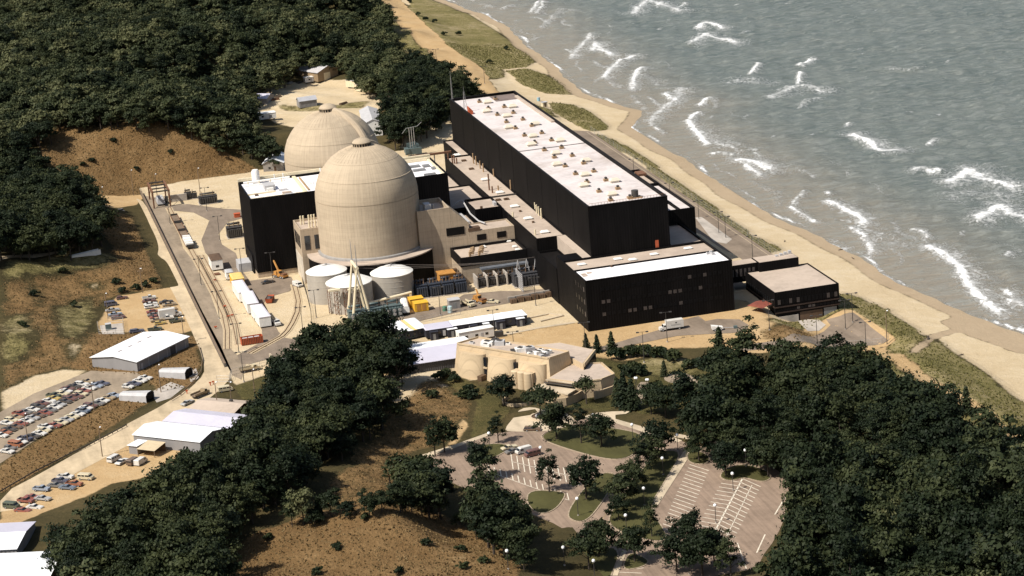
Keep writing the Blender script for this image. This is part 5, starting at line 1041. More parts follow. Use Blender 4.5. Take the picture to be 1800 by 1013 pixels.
x, y, z = (-23.8,417.8,5.9); bn = gabled('barn', 'tan barn with pale gabled roof at the far edge of the sandy clearing', 'barn', x, y+6, 17, 13, 4.6, 7.0, D(-62), TANW, mat('pale_roof', (0.44,0.42,0.42), .5, .1), None, .5, z)
lbox(bn, 'door', 8.5, 8.56, -2.6, 1.4, 0, 3.8, CREAM)
x, y, z = (-40.2,358.7,4.7); gs = gabled('grey_shed', 'small grey shed with pale roof in the middle of the clearing', 'shed', x, y+2, 8.6, 6, 3.2, 4.6, D(4), GWALL, mat('grey_roof', (0.36,0.36,0.38), .5, .1), None, .3, z); lbox(gs, 'door', 4.3, 4.36, -1.2, 1.2, 0, 2.4, DWALL)
x, y, z = (-59.1,378.5,4.7); gabled('tree_shed', 'pale roofed shed at the left edge of the clearing under trees', 'shed', x, y+4, 10, 8, 3.0, 4.6, D(-35), GWALL, LAVMET, None, .3, z)
x, y, z = (-63.2,337.1,4.9); trailer('white roofed trailer half hidden by trees left of the clearing', x, y+3, 9, 5, 3.2, D(0), WHITE, WHITE, 2, z)
x, y, z = (-73.5,249.2,0.0); gq = gabled('garage', 'grey garage with white gabled roof left of the far dome', 'garage', x+1.5, y+6, 15, 9, 3.6, 5.6, D(72), mat('grey_board', (0.24,0.22,0.20), .7, .15), WMET, None, .4, z); lbox(gq, 'door', -7.56, -7.5, -1.2, -.2, 0, 2.1, BROWN); lbox(gq, 'window', -7.56, -7.5, 1.2, 2.2, 1.0, 2.0, GLASS)
x, y, z = (-22.9,277.6,3.9); wb_ = gabled('white_barn', 'white metal building showing right of the far dome beside dark trees', 'building', x+1, y+14, 32, 8, 6.0, 7.6, D(83), WHITE, LGREY, None, .3, z)
for k, p in enumerate(((-10.8,387.6,4.8), (-8.4,374.7,4.6))):
    trailer(['left pale box trailer parked at the right edge of the clearing', 'right pale box trailer parked at the right edge of the clearing'][k], p[0], p[1]+3, 10.5, 3.2, 3.8, D(-58), CREAM, LGREY, 0, p[2], group='box trailers in the clearing', ribs=6)
x, y, z = (-29.8,417.2,5.3); trailer('small white camper with red end in front of the tan barn', x, y, 4.6, 2.6, 3.0, D(10), WHITE, WHITE, 1, z)
for k, p in enumerate(((-50.5,386.3,5.7), (-52.7,381.1,5.7), (-57.3,403.0,6.8), (-22.9,357.7,4.1), (-39.5,416.0,6.3), (-34.3,417.9,5.7))):
    o = thing('scrap_pile', ['brown timber pile on the clearing sand', 'second brown timber pile beside the first', 'stack of rusty beams at the far left of the clearing', 'brown drum stack behind the far dome cap', 'grey pipe stack near the tan barn', 'dark pipe stack next to the small camper'][k], 'scrap pile', p, RND.random())
    for j in range(5): lbox(o, 'beam', -2.2, 2.2, -1+j*.42, -.68+j*.42, 0, .35+.25*(j % 3), [TIMBER, RUST, TIMBER, BROWN, GREY, DSTEEL][k])
# gravel store pens beside the road
for k, (p, rz, lab) in enumerate((((-163.5,-53.0), D(-38), 'near grey sloped roof bunker beside the employee lot'), ((-149.1,-34.3), D(-38), 'far grey sloped roof bunker beside the road bend'))):
    o = thing('storage_bunker', lab, 'bunker', (*p, 0), rz, 'grey sloped bunkers')
    m_ = MB(); pr = [(-2.4,0),(2.4,0),(2.4,2.2),(1.2,3.0),(-1.2,3.0),(-2.4,2.2)]
    m_.add([(-6,y*.75,z*.75) for y,z in pr]+[(4.4,y,z) for y,z in pr], [(i,(i+1)%6,6+(i+1)%6,6+i) for i in range(6)]+[(5,4,3,2,1,0)])
    lmesh(o, 'shell', m_, LGREY); lbox(o, 'mouth', 3.9, 4.2, -2.2, 2.2, .05, 2.2, BLACKTRIM)
for nm, pl in (('gravel_patch', [(-159.1,-47.1),(-151.9,-39.4),(-148.2,-46.5),(-153.8,-56.2),(-158.5,-58.6)]), ('gravel_patch', [(-145.5,-31.6),(-142.4,-28.6),(-142.8,-39.6),(-145.9,-42.6)]), ('fenced_pad', [(-168.5,39.3),(-160.0,38.4),(-160.8,24.5),(-169.1,29.0)])):
    road(nm, pl, SLAB, .05)
o = thing('transformer_box', 'green grey utility cabinet on the fenced concrete pad', 'cabinet', (*(-165.3,32.2), 0)); lbox(o, 'body', -1, 1, -1, 1, .1, 2.2, BGREEN); lbox(o, 'lid', -1.05, 1.05, -1.05, 1.05, 2.2, 2.3, LGREY); lbox(o, 'plinth', -1.2, 1.2, -1.2, 1.2, 0, .1, SLAB)
o = thing('concrete_trough', 'long white concrete trough on the grassy slope', 'trough', (-165.9,115.3,7.1), D(22)); L_ = 12
for s in (-1, 1): lbox(o, 'side', -6, 6, s*.9-.15, s*.9+.15, -1.0, .9, WHITE)
lbox(o, 'bed', -6, 6, -.75, .75, -1.0, .25, SLAB)
tag(flip_up(sheet('hill_track', [(-197.2,109.3),(-184.6,117.0),(-173.6,123.9),(-170.0,130.8),(-170.7,122.0),(-176.2,118.1),(-184.9,110.2),(-197.5,103.7)], GRAVEL, .08, True)), kind='structure')
# ================================================================ visitor building
vc = thing('visitor_building', 'tan concrete visitor building with three bulging curved wall bays and flat roofs', 'building', (-48, -90, 0))
F_ = Vector((0.603, -0.798)); N_ = Vector((-0.798, -0.603))
Q = [(-64.9,-73.4),(-57.2,-70.2),(-35.4,-98.9),(-42.9,-102.5)]
Qb = [(-66.4,-73.0),(-56.4,-69.0),(-33.9,-98.3),(-43.2,-104.3)]
m_ = MB().prism(Qb, 0, 9.0, Q); m_.build('shell', CONCV, vc)
cx_ = sum(p[0] for p in Q)/4; cy_ = sum(p[1] for p in Q)/4
MB().prism([(cx_+(x-cx_)*.985, cy_+(y-cy_)*.95) for x, y in Q], 9.0, 9.06).build('roof', TROOF, vc)
for i in range(4):
    p, q = Q[i], Q[(i+1) % 4]; d = math.atan2(q[1]-p[1], q[0]-p[0]); MB().ob(((p[0]+q[0])/2, (p[1]+q[1])/2, 9.25), (math.dist(p, q)-.4, .35, .5), d).build('parapet', CONCV, vc)
P0 = Vector(Q[0])
for k in range(3):   # bulging bays
    c = P0 + F_*(6.4+k*12.0); R_ = 5.5
    lo = []; hi = []; n = 14
    for i in range(n+1):
        t = math.pi*i/n; s = -math.cos(t)*R_; b = math.sin(t)*3.2
        p = c + F_*s + N_*(b+1.3); h = c + F_*(s*.97) + N_*(b*.8+.15)
        lo.append((p.x, p.y, 0)); hi.append((h.x, h.y, 7.4))
    m_ = MB(); m_.add(lo+hi, [(i, i+1, n+2+i, n+1+i) for i in range(n)]); e0 = c+F_*(-R_*.97)-N_*.3; e1 = c+F_*(R_*.97)-N_*.3
    m_.build('curved_bay', CONCV, vc, True)
    ci = c - N_*.6
    MB().add(hi+[(e1.x,e1.y,7.4),(e0.x,e0.y,7.4)], [tuple(range(n+3))]).build('bay_top', CONCV, vc)
    if k < 2:
        w = c + F_*6.0 + N_*1.3; a_ = math.atan2(F_.y, F_.x)
        for z0, z1 in ((3.9, 6.7), (.6, 3.0)): MB().ob((w.x, w.y, (z0+z1)/2), (1.1, 1.0, z1-z0), a_).build('window', GLASS, vc)
        MB().ob((w.x-.35*N_.x, w.y-.35*N_.y, 3.4), (1.5, 2.0, .5), a_).build('window_sill', CONCV, vc)
        w = w + N_*2.4; MB().ob((w.x, w.y, .8), (1.6, 2.6, 1.6), a_).build('entrance_block', BROWN, vc)
for k in range(3):
    c = P0 + F_*(26.6+k*2.5) + N_*4.3; MB().lathe([(1.6, 0), (1.45, 5.2), (1.2, 5.35), (.01, 5.4)], c.x, c.y, 20).build('round_pier', CONCV, vc, True)
c = P0+F_*29.2+N_*3.4; MB().ob((c.x, c.y, 2.6), (8.0, 2.4, 5.2), math.atan2(F_.y, F_.x)).build('pier_wall', CONCV, vc)
Wp = [(-45.5,-109.1),(-35.5,-99.2),(-26.3,-101.9),(-25.9,-114.6),(-31.1,-117.6),(-38.5,-117.2)]
MB().prism([(x+(x+36)*.05, y+(y+109)*.05) for x, y in Wp], 0, 5.0, Wp).build('wing', CONCV, vc); MB().prism([(-36+(x+36)*.95, -109+(y+109)*.95) for x, y in Wp], 5.0, 5.06).build('roof', TROOF, vc)
for i in range(6):
    p, q = Wp[i], Wp[(i+1) % 6]
    if i == 0: continue
    d = math.atan2(q[1]-p[1], q[0]-p[0]); MB().ob(((p[0]+q[0])/2, (p[1]+q[1])/2, 5.15), (math.dist(p, q)-.4, .35, .4), d).build('parapet', CONCV, vc)
Rp = [(-42,-79.5),(-33.7,-80.8),(-25.9,-93.6),(-33.1,-106.1),(-34.6,-98.5)]
MB().prism(Rp, 0, 6.9).build('rear_wing', CONCV, vc); MB().prism([(-33+(x+33)*.94, -92+(y+92)*.94) for x, y in Rp], 6.9, 6.96).build('roof', TROOF, vc)
MB().ob((-29.4,-99.9,6.6), (14.0,.5,1.1), math.atan2(12.5, 7.2)).build('fascia', CONCV, vc); MB().ob((-29.2,-99.9,3.0), (13,.3,5.6), math.atan2(12.5, 7.2)).build('window_wall', GLASS, vc)
p, q = Vector((-45.7,-109.4)), Vector((-38.6,-117.5)); d = math.atan2(q.y-p.y, q.x-p.x)
sk = MB().ob(((p.x+q.x)/2-.9, (p.y+q.y)/2-.9, 4.2), (10.4, .2, 2.0), d, math.radians(48)).build('skylight', GLASS, vc); MB().ob(((p.x+q.x)/2-.2, (p.y+q.y)/2-.2, 4.95), (11.0, .5, .35), d).build('skylight_frame', WALK, vc)
MB().prism([(-48.6,-107.5),(-45.8,-108.6),(-39.4,-118.2),(-42.6,-121.4),(-47.5,-116.5),(-50.2,-111)], 0, 3.2).build('entrance_porch', CONCV, vc); MB().prism([(-50.6,-110.6),(-45.4,-108.2),(-39.0,-118.6),(-42.6,-122)], 3.2, 3.6).build('porch_roof', WALK, vc)
# roof plant
a_ = math.atan2(F_.y, F_.x)
for (s, t, w, l, h, mm) in ((4,2.5,1.6,1.0,.5,LGREY),(9.5,3.6,3.8,2.6,1.2,WHITE),(11,5.6,2.2,1.6,1.6,DSTEEL),(13.2,5.2,3.0,2.6,1.4,LGREY),(15.5,6.2,1.6,1.2,.6,WHITE),(10.2,1.8,2.6,1.2,.9,WHITE),(21.5,1.6,1.6,2.6,.5,DSTEEL),(23.5,2.6,3.2,2.6,1.2,WHITE),(26,3.8,3.0,2.4,1.4,LGREY),(29,5.6,1.6,1.0,.6,WHITE),(30.5,2.8,2.6,1.6,1.0,WHITE),(33,3.8,2.8,1.6,1.1,WHITE),(33.5,1.4,3,1.4,.9,LGREY),(28.5,1.5,2.2,1.0,.8,WHITE)):
    c = P0+F_*s-N_*t; o = MB().ob((c.x, c.y, 9.06+h/2), (w, l, h), a_+.04*s).build('roof_unit', mm, vc); MB().ob((c.x, c.y, 9.06+h+.1), (w*.5, l*.5, .2), a_).build('vent', DSTEEL, o)
# terrace wall and planter
tw_ = thing('terrace_wall', 'curved brown terrace wall below the visitor building wing', 'wall', (-35, -122, 0))
arc = [(-46.8,-121.4),(-43.4,-122.0),(-39.2,-119.5),(-35.4,-115.5)]
for p, q in zip(arc, arc[1:]): MB().ob(((p[0]+q[0])/2, (p[1]+q[1])/2, 1.3), (math.dist(p, q)+.1, .5, 2.6), math.atan2(q[1]-p[1], q[0]-p[0])).build('wall_panel', CONCV, tw_)
arc2 = [(-34.0,-119.8),(-31.1,-119.0),(-27.4,-117.3),(-24.9,-113.8)]
for p, q in zip(arc2, arc2[1:]): MB().ob(((p[0]+q[0])/2, (p[1]+q[1])/2, 1.2), (math.dist(p, q)+.1, .5, 2.4), math.atan2(q[1]-p[1], q[0]-p[0])).build('wall_panel', CONCV, tw_)
PLX, PLY = (-52.9,-128.6)
pl = thing('round_planter', 'round white kerbed planter ring in the visitor plaza', 'planter', (PLX, PLY, 0)); MB().lathe([(3.4,0),(3.4,.55),(2.8,.55),(2.8,.35)], PLX, PLY, 32).build('ring', WALK, pl); MB().lathe([(2.8,.3),(.01,.45)], PLX, PLY, 24).build('soil', BROWN, pl); MB().lathe([(1.7,.35),(1.7,.75),(1.3,.75),(1.3,.4)], PLX, PLY, 24).build('inner_ring', LGREY, pl)
rg = thing('ring_wall', 'low ring wall on the lawn left of the visitor entrance', 'wall', (*(-55.0,-111.2), 0)); x, y = (-55.0,-111.2); MB().lathe([(5.2,0),(5.2,.9),(4.6,.9),(4.6,0)], x, y, 32, 0, D(120), D(350)).build('wall_panel', CONCV, rg)
# ================================================================ visitor drive, lots, islands
road('visitor_lots', [(-88.5,-243.5),(-79.7,-236.3),(-69.9,-225.5),(-70.6,-215.3),(-75.3,-204.1),(-82.1,-184.6),(-90.1,-171.0),(-94.0,-151.6),(-92.4,-145.7),(-81.9,-142.0),(-71.2,-136.0),(-62.9,-136.9),(-56.9,-136.7),(-48.8,-135.2),(-39.2,-135.1),(-33.8,-140.1),(-27.9,-152.0),(-23.5,-165.0),(-17.1,-176.1),(-10.3,-185.2),(-6.8,-194.0),(-5.6,-205.4),(-7.9,-216.1),(-14.3,-231.3),(-22.8,-246.7),(-31.7,-258.9),(-40.1,-276.3),(-69.4,-270.3),(-95.3,-250.8)], ASPH2, .05, sm=1)
road('plaza', [(-65.4,-134.1),(-59.9,-124.4),(-56.4,-118.0),(-52.7,-118.3),(-50.3,-123.2),(-46.8,-121.9),(-44.9,-129.6),(-44.3,-135.4),(-47.1,-140.9),(-54.9,-141.8),(-64.8,-136.8)], WALK, .09, sm=1)
road('sidewalk', [(-42.2,-134.7),(-38.1,-132.2),(-32.7,-133.3),(-27.2,-135.6),(-29.5,-137.3),(-32.5,-136.8),(-33.5,-140.3),(-27.8,-151.5),(-23.5,-162.4),(-21.7,-167.0),(-23.3,-167.8),(-29.7,-154.9),(-35.3,-142.2),(-39.8,-137.0)], WALK, .10)
road('sidewalk', [(-23.5,-162.4),(-15.2,-172.9),(-8.5,-182.5),(-5.0,-191.4),(-3.8,-201.4),(-4.2,-206.1),(-2.8,-203.9),(-2.9,-195.5),(-6.1,-185.3),(-13.2,-171.8),(-20.8,-161.6)], WALK, .11)
road('sidewalk', [(-92.2,-144.7),(-81.6,-140.5),(-70.4,-134.8),(-70.3,-137.0),(-81.7,-143.1),(-92.3,-147.8)], WALK, .10)
road('sidewalk', [(-23.7,-174.9),(-22.6,-178.0),(-45.3,-215.9),(-46.9,-214.6)], WALK, .15)
road('sidewalk', [(-60.7,-238.3),(-59.9,-239.5),(-66.5,-253.7),(-67.7,-253.1),(-64.3,-245.6)], WALK, .15)
road('garden_path', [(-8.7,-107.5),(-2.4,-107.7),(-0.3,-115.1),(-3.0,-128.9),(-5.4,-128.8),(-6.6,-117.9),(-10.0,-114.3)], ASPH, .08, sm=1)
road('garden_path', [(-17.7,-110.2),(-13.9,-112.3),(-17.9,-127.0),(-22.8,-132.6),(-22.5,-124.6)], ASPH, .08, sm=1)
ISL = [('grassy island with three trees between the upper drive and the car lot', [(-58.2,-146.9),(-55.2,-141.9),(-47.6,-140.3),(-40.0,-143.6),(-34.3,-150.4),(-30.9,-155.4),(-31.1,-161.2),(-36.9,-171.9),(-42.4,-174.8),(-47.5,-169.7),(-54.0,-157.6)]),
 ('small grassy island at the left end of the visitor car lot', [(-78.1,-149.2),(-74.9,-144.4),(-69.3,-145.6),(-67.2,-150.4),(-71.7,-155.0),(-75.5,-157.2),(-78.2,-154.8)]),
 ('long wedge grassy island with one big tree between the two lots', [(-67.3,-209.3),(-66.4,-214.2),(-63.6,-215.1),(-58.5,-208.1),(-47.2,-188.3),(-46.6,-184.1),(-49.1,-182.0),(-53.9,-186.4),(-62.2,-199.0)]),
 ('grassy island at the near corner of the left visitor lot', [(-71.4,-186.0),(-63.3,-191.4),(-63.4,-194.7),(-68.9,-204.0),(-74.0,-205.2),(-74.6,-195.3)]),
 ('long tree lined island beside the sidewalk of the empty lot', [(-58.8,-219.6),(-56.6,-213.1),(-51.2,-204.3),(-32.0,-173.3),(-29.6,-170.9),(-23.7,-174.4),(-35.7,-195.4),(-46.2,-213.6),(-46.7,-226.7),(-47.7,-235.2),(-50.6,-237.6),(-55.1,-231.7),(-58.1,-225.1)]),
 ('small round island at the top left of the empty lot', [(-24.7,-179.5),(-25.7,-185.6),(-22.2,-188.8),(-19.1,-184.4),(-19.6,-179.0),(-21.9,-176.3)]),
 ('notched island at the top of the empty striped lot', [(-21.8,-198.8),(-21.2,-202.5),(-19.5,-203.8),(-15.8,-202.8),(-14.3,-205.9),(-12.4,-208.3),(-9.6,-206.8),(-8.4,-200.6),(-12.3,-192.8),(-17.6,-193.6)]),
 ('grassy island with dark trees at the lower entrance', [(-68.0,-230.6),(-64.3,-233.3),(-61.0,-238.2),(-67.9,-253.1),(-72.5,-261.4),(-80.0,-257.9),(-78.9,-245.9)]),
 ('small island at the bottom near the lower lot', [(-59.8,-240.3),(-57.4,-244.0),(-56.6,-248.4),(-59.3,-251.1),(-64.8,-251.0)])]
for lab, pg in ISL:
    pg = smooth_poly(pg, 2)
    o = thing('traffic_island', lab, 'island', (sum(p[0] for p in pg)/len(pg), sum(p[1] for p in pg)/len(pg), 0), 0, 'grassy islands of the visitor lots')
    cx_, cy_ = o.location.x, o.location.y
    flip_up(sheet('turf', [(cx_+(x-cx_)*.97, cy_+(y-cy_)*.97) for x, y in pg], TURF, .17, parent=None)).parent = o
    tf = [c for c in o.children][0]; tf.location = (-cx_, -cy_, 0)
    m_ = MB(); n = len(pg)
    for i in range(n):
        p, q = pg[i], pg[(i+1) % n]; m_.ob(((p[0]+q[0])/2, (p[1]+q[1])/2, .11), (math.dist(p, q)+.1, .34, .2), math.atan2(q[1]-p[1], q[0]-p[0]))
    m_.build('kerb', KERB, o)
# stall lines
ln = MB()
def seg(p, q, w=.13, z=.062): 
    d = math.atan2(q[1]-p[1], q[0]-p[0]); dx, dy = -math.sin(d)*w, math.cos(d)*w
    ln.add([(p[0]-dx,p[1]-dy,z),(q[0]-dx,q[1]-dy,z),(q[0]+dx,q[1]+dy,z),(p[0]+dx,p[1]+dy,z)], [(0,1,2,3)])
def stalls(a, b, off, n, w=.13):
    for i in range(n):
        t = i/(n-1); p = (a[0]+(b[0]-a[0])*t, a[1]+(b[1]-a[1])*t); seg(p, (p[0]+off[0], p[1]+off[1]), w)
c0, c1 = (-16.6,-203.3), (-40.0,-243.9); seg(c0, c1, .2)
oR = [((-14.3,-211.2)[i]-c0[i]) for i in (0, 1)]; oL = [((-24.6,-203.7)[i]-(-21.4,-211.4)[i]) for i in (0, 1)]
oL = [oL[0]*.95, oL[1]*.95]
stalls(c0, c1, oR, 18); stalls(c0, c1, [-oR[0]*.9-1.5, -oR[1]*.9-3.0], 18)
stalls((-26.0,-186.4), (-47.1,-227.8), [((-23.5,-192.6)[i]-(-26.7,-185.6)[i]) for i in (0, 1)], 19)
seg((-15.9,-209.0), (-33.7,-240.2), .1)
seg((-9.2,-218.3), (-17.8,-231.8), .16); seg((-24.7,-243.6), (-30.7,-254.1), .16); seg((-32.9,-246.0), (-36.4,-262.6), .12); seg((-66.0,-251.2), (-60.6,-254.5)); seg((-61.0,-251.1), (-59.2,-251.5))
b0, b1 = (-70.1,-162.0), (-53.4,-188.1)
seg(b0, b1, .1)
for i in range(15):
    t = i/14; p = (b0[0]+(b1[0]-b0[0])*t, b0[1]+(b1[1]-b0[1])*t)
    seg(p, (p[0]+1.2, p[1]+6.0)); seg(p, (p[0]-1.2, p[1]-6.0))
seg((-77.9,-167.2), (-63.6,-198.3), .1)
for i in range(14):
    t = i/13; p0_, p1_ = (-77.9,-167.2), (-63.6,-198.3); p = (p0_[0]+(p1_[0]-p0_[0])*t, p0_[1]+(p1_[1]-p0_[1])*t); seg(p, (p[0]+1.0, p[1]+5.5))
tag(flip_up(ln.build('stall_lines', LINE)), kind='structure')
ylw = MB(); ln = ylw; pts_ = [(-85.5,-244.9),(-79.1,-239.5),(-70.8,-231.0),(-65.3,-224.3),(-59.0,-215.1),(-46.1,-192.7),(-36.0,-175.4)]
for p, q in zip(pts_, pts_[1:]): seg(p, q, .07)
tag(flip_up(ylw.build('drive_centre_line', mat('worn_yellow', (0.30,0.22,0.10), .8, .25))), kind='structure')
ln2 = MB(); ln = ln2
for u in (52.5,): seg((u, -28), (u, 242), .12, .06)
seg((66.8, -28), (66.8, 244), .1, .06)
tag(flip_up(ln2.build('road_line', mat('road_paint_tan', (0.45,0.36,0.24), .8, .2))), kind='structure')

# ================================================================ vehicles
def extr(profile, w, w2=None):
    """side profile (x, z) given width, slightly narrower at the top edge points flagged by third value"""
    n = len(profile); m_ = MB()
    L_ = [(p[0], -(w/2)*(p[2] if len(p) > 2 else 1), p[1]) for p in profile]; R_ = [(p[0], (w/2)*(p[2] if len(p) > 2 else 1), p[1]) for p in profile]
    m_.add(L_+R_, [tuple(range(n)), tuple(range(2*n-1, n-1, -1))]+[(i, n+i, n+(i+1) % n, (i+1) % n) for i in range(n)])
    return m_
def wheels(o, xs, w, r=.34):
    for x in xs:
        for s in (-1, 1): 
            q = lmesh(o, 'wheel', MB().tube((x, s*(w/2-.22), r), (x, s*(w/2+.01), r), r, 12), RUBBER)
            lmesh(q, 'hub', MB().tube((x, s*(w/2+.01), r), (x, s*(w/2+.03), r), r*.5, 8), LGREY)
CHROME = mat('bright_trim', (0.55,0.55,0.55), .25, .05, metal=.8)
def cproto(kind):
    o = bpy.data.objects.new(kind, None); COL.objects.link(o)
    if kind in ('sedan', 'station_wagon', 'hatchback'):
        L = {'sedan': 5.3, 'station_wagon': 5.4, 'hatchback': 4.3}[kind]; h = L/2; w = 1.95 if kind != 'hatchback' else 1.7
        lmesh(o, 'body', extr([(-h,.38,.96),(-h,.72,1),(-h+.12,.92,.92),(-h+1.0,.97,.96),(h-1.7,.98,.96),(h-.25,.86,.9),(h,.68,1),(h,.36,.96)], w), PAINT)
        rx0 = {'sedan': -h+1.05, 'station_wagon': -h+.15, 'hatchback': -h+.2}[kind]; rx1 = h-1.75
        a = [(rx0,-w*.44,.97),(rx1,-w*.44,.97),(rx1,w*.44,.97),(rx0,w*.44,.97)]
        t0 = rx0+(.75 if kind == 'sedan' else .25); t1 = rx1-.75
        b = [(t0,-w*.36,1.40),(t1,-w*.36,1.40),(t1,w*.36,1.40),(t0,w*.36,1.40)]
        lmesh(o, 'window_glass', MB().add(a+b, [(0,1,5,4),(1,2,6,5),(2,3,7,6),(3,0,4,7)]), GLASS)
        lmesh(o, 'roof', MB().prism([(t0-.06,-w*.375),(t1+.06,-w*.375),(t1+.06,w*.375),(t0-.06,w*.375)], 1.40, 1.47, [(t0+.1,-w*.32),(t1-.1,-w*.32),(t1-.1,w*.32),(t0+.1,w*.32)]), PAINT)
        for f in (.34, .68):
            u = rx0+(rx1-rx0)*f
            for s in (-1, 1): lmesh(o, 'pillar', MB().tube((u, s*w*.445, .96), (t0+(t1-t0)*f, s*w*.365, 1.41), .05, 4), PAINT)
        lbox(o, 'bumper', h-.02, h+.1, -w*.48, w*.48, .42, .58, CHROME); lbox(o, 'bumper', -h-.1, -h+.02, -w*.48, w*.48, .42, .58, CHROME)
        wheels(o, (-h*.58, h*.60), w)
    elif kind == 'pickup':
        lmesh(o, 'body', extr([(-2.7,.5),(-2.7,.72),(2.6,.72,.98),(2.65,.5)], 1.95), PAINT)
        lmesh(o, 'hood', extr([(1.1,.72,.98),(1.1,1.14,.94),(2.45,1.05,.92),(2.62,.72,.98)], 1.9), PAINT)
        lmesh(o, 'cab', extr([(-.5,.72),(-.5,1.15),(1.12,1.15),(1.12,.72)], 1.92), PAINT)
        lmesh(o, 'window_glass', MB().prism([(-.48,-.9),(1.1,-.9),(1.1,.9),(-.48,.9)], 1.15, 1.68, [(-.3,-.76),(.6,-.76),(.6,.76),(-.3,.76)]), GLASS)
        lbox(o, 'roof', -.36, .66, -.78, .78, 1.68, 1.76, PAINT)
        for s in (-1, 1): lbox(o, 'bed_side', -2.7, -.52, s*.93-.05, s*.93+.05, .72, 1.2, PAINT)
        lbox(o, 'tailgate', -2.72, -2.62, -.88, .88, .72, 1.2, PAINT); lbox(o, 'bed_floor', -2.6, -.52, -.86, .86, .74, .78, DSTEEL)
        wheels(o, (-1.65, 1.75), 1.95, .37)
    elif kind == 'van':
        lmesh(o, 'body', extr([(-2.45,.4),(-2.45,1.25,.99),(2.0,1.25,.99),(2.4,1.0,.95),(2.5,.45)], 2.0), PAINT)
        lmesh(o, 'window_glass', extr([(-2.42,1.25,.95),(-2.38,1.75,.92),(1.5,1.75,.92),(1.98,1.25,.95)], 2.0), GLASS)
        lmesh(o, 'roof', extr([(-2.43,1.75,.95),(-2.3,2.0,.85),(1.3,2.0,.85),(1.6,1.75,.95)], 2.0), PAINT)
        for u in (-2.3, -1.0, .2): 
            for s in (-1, 1): lbox(o, 'pillar', u-.12, u+.12, s*.94-.04, s*.94+.04, 1.25, 1.76, PAINT)
        wheels(o, (-1.5, 1.5), 2.0, .36)
    elif kind == 'panel_van':
        lmesh(o, 'body', extr([(-2.45,.4),(-2.45,1.9,.95),(-2.3,2.05,.86),(1.2,2.05,.86),(1.55,1.8,.92),(2.05,1.2,.97),(2.45,1.0,.95),(2.5,.45)], 2.0), PAINT)
        lmesh(o, 'window_glass', MB().add([(1.59,-.86,1.78),(1.59,.86,1.78),(2.07,.92,1.22),(2.07,-.92,1.22)], [(0,1,2,3)]), GLASS)
        for s in (-1, 1): lbox(o, 'side_window', .5, 1.4, s*.965-.02, s*.965+.02, 1.25, 1.7, GLASS)
        wheels(o, (-1.5, 1.5), 2.0, .36)
    elif kind == 'box_truck':
        lbox(o, 'chassis', -4.2, 3.8, -.5, .5, .55, .8, DSTEEL); lbox(o, 'cargo_box', -4.3, 1.7, -1.2, 1.2, .95, 3.6, PAINT)
        lmesh(o, 'cab', extr([(1.85,.7),(1.85,2.35,.92),(2.7,2.3,.9),(3.0,1.6,.95),(4.1,1.45,.85),(4.2,.6,.9)], 2.2), PAINT)
        lmesh(o, 'windscreen', MB().add([(2.74,-.9,2.26),(2.74,.9,2.26),(3.03,.98,1.64),(3.03,-.98,1.64)], [(0,1,2,3)]), GLASS)
        for s in (-1, 1): lbox(o, 'side_window', 2.0, 2.65, s*1.03-.02, s*1.03+.02, 1.6, 2.15, GLASS)
        wheels(o, (-2.8, 3.1), 2.3, .48)
    elif kind == 'flatbed':
        lbox(o, 'chassis', -3.6, 3.2, -.5, .5, .55, .8, DSTEEL); lbox(o, 'bed', -3.7, .9, -1.15, 1.15, .95, 1.15, TIMBER)
        for s in (-1, 1): lbox(o, 'bed_side', -3.7, .9, s*1.1-.05, s*1.1+.05, 1.15, 1.75, PAINT)
        lbox(o, 'headboard', .85, .95, -1.1, 1.1, 1.15, 2.2, PAINT)
        lmesh(o, 'cab', extr([(1.1,.7),(1.1,2.3,.92),(2.0,2.25,.9),(2.3,1.6,.95),(3.3,1.45,.85),(3.4,.6,.9)], 2.1), PAINT)
        lmesh(o, 'windscreen', MB().add([(2.04,-.85,2.2),(2.04,.85,2.2),(2.33,.95,1.64),(2.33,-.95,1.64)], [(0,1,2,3)]), GLASS)
        for s in (-1, 1): lbox(o, 'side_window', 1.25, 1.95, s*1.0-.02, s*1.0+.02, 1.55, 2.1, GLASS)
        wheels(o, (-2.4, 2.4), 2.2, .46)
    return o
VP = {k: cproto(k) for k in ('sedan','station_wagon','hatchback','pickup','van','panel_van','box_truck','flatbed')}
VUSED = set()
VNAME = {'sedan': 'parked_car', 'station_wagon': 'station_wagon', 'hatchback': 'parked_car', 'pickup': 'pickup_truck', 'van': 'parked_van', 'panel_van': 'panel_van', 'box_truck': 'box_truck', 'flatbed': 'flatbed_truck'}
VCAT = {'sedan': 'car', 'station_wagon': 'car', 'hatchback': 'car', 'pickup': 'pickup truck', 'van': 'van', 'panel_van': 'van', 'box_truck': 'truck', 'flatbed': 'truck'}
VC = {'white': (.72,.70,.66), 'cream': (.66,.57,.38), 'red': (.24,.045,.03), 'maroon': (.11,.03,.028), 'black': (.015,.015,.018), 'navy': (.03,.045,.10), 'light blue': (.28,.34,.43), 'steel blue': (.10,.15,.22),
      'silver': (.40,.40,.40), 'grey': (.14,.14,.14), 'yellow': (.50,.36,.09), 'orange': (.34,.10,.035), 'tan': (.38,.28,.16), 'brown': (.11,.06,.035), 'dark green': (.03,.06,.035), 'ochre': (.45,.25,.06)}
def vehicle(kind, c, label, x, y, rz, group=None, z=0.0, cat=None):
    p = VP[kind]
    o = p if kind not in VUSED else copy_tree(p)
    VUSED.add(kind); o.name = VNAME[kind]; at(o, x, y, z, rz + D(RND.uniform(-3, 3)), .94); paint(o, VC[c])
    for k_ in ('label','category','group'):
        if k_ in o: del o[k_]
    return tag(o, label, cat or VCAT[kind], group)
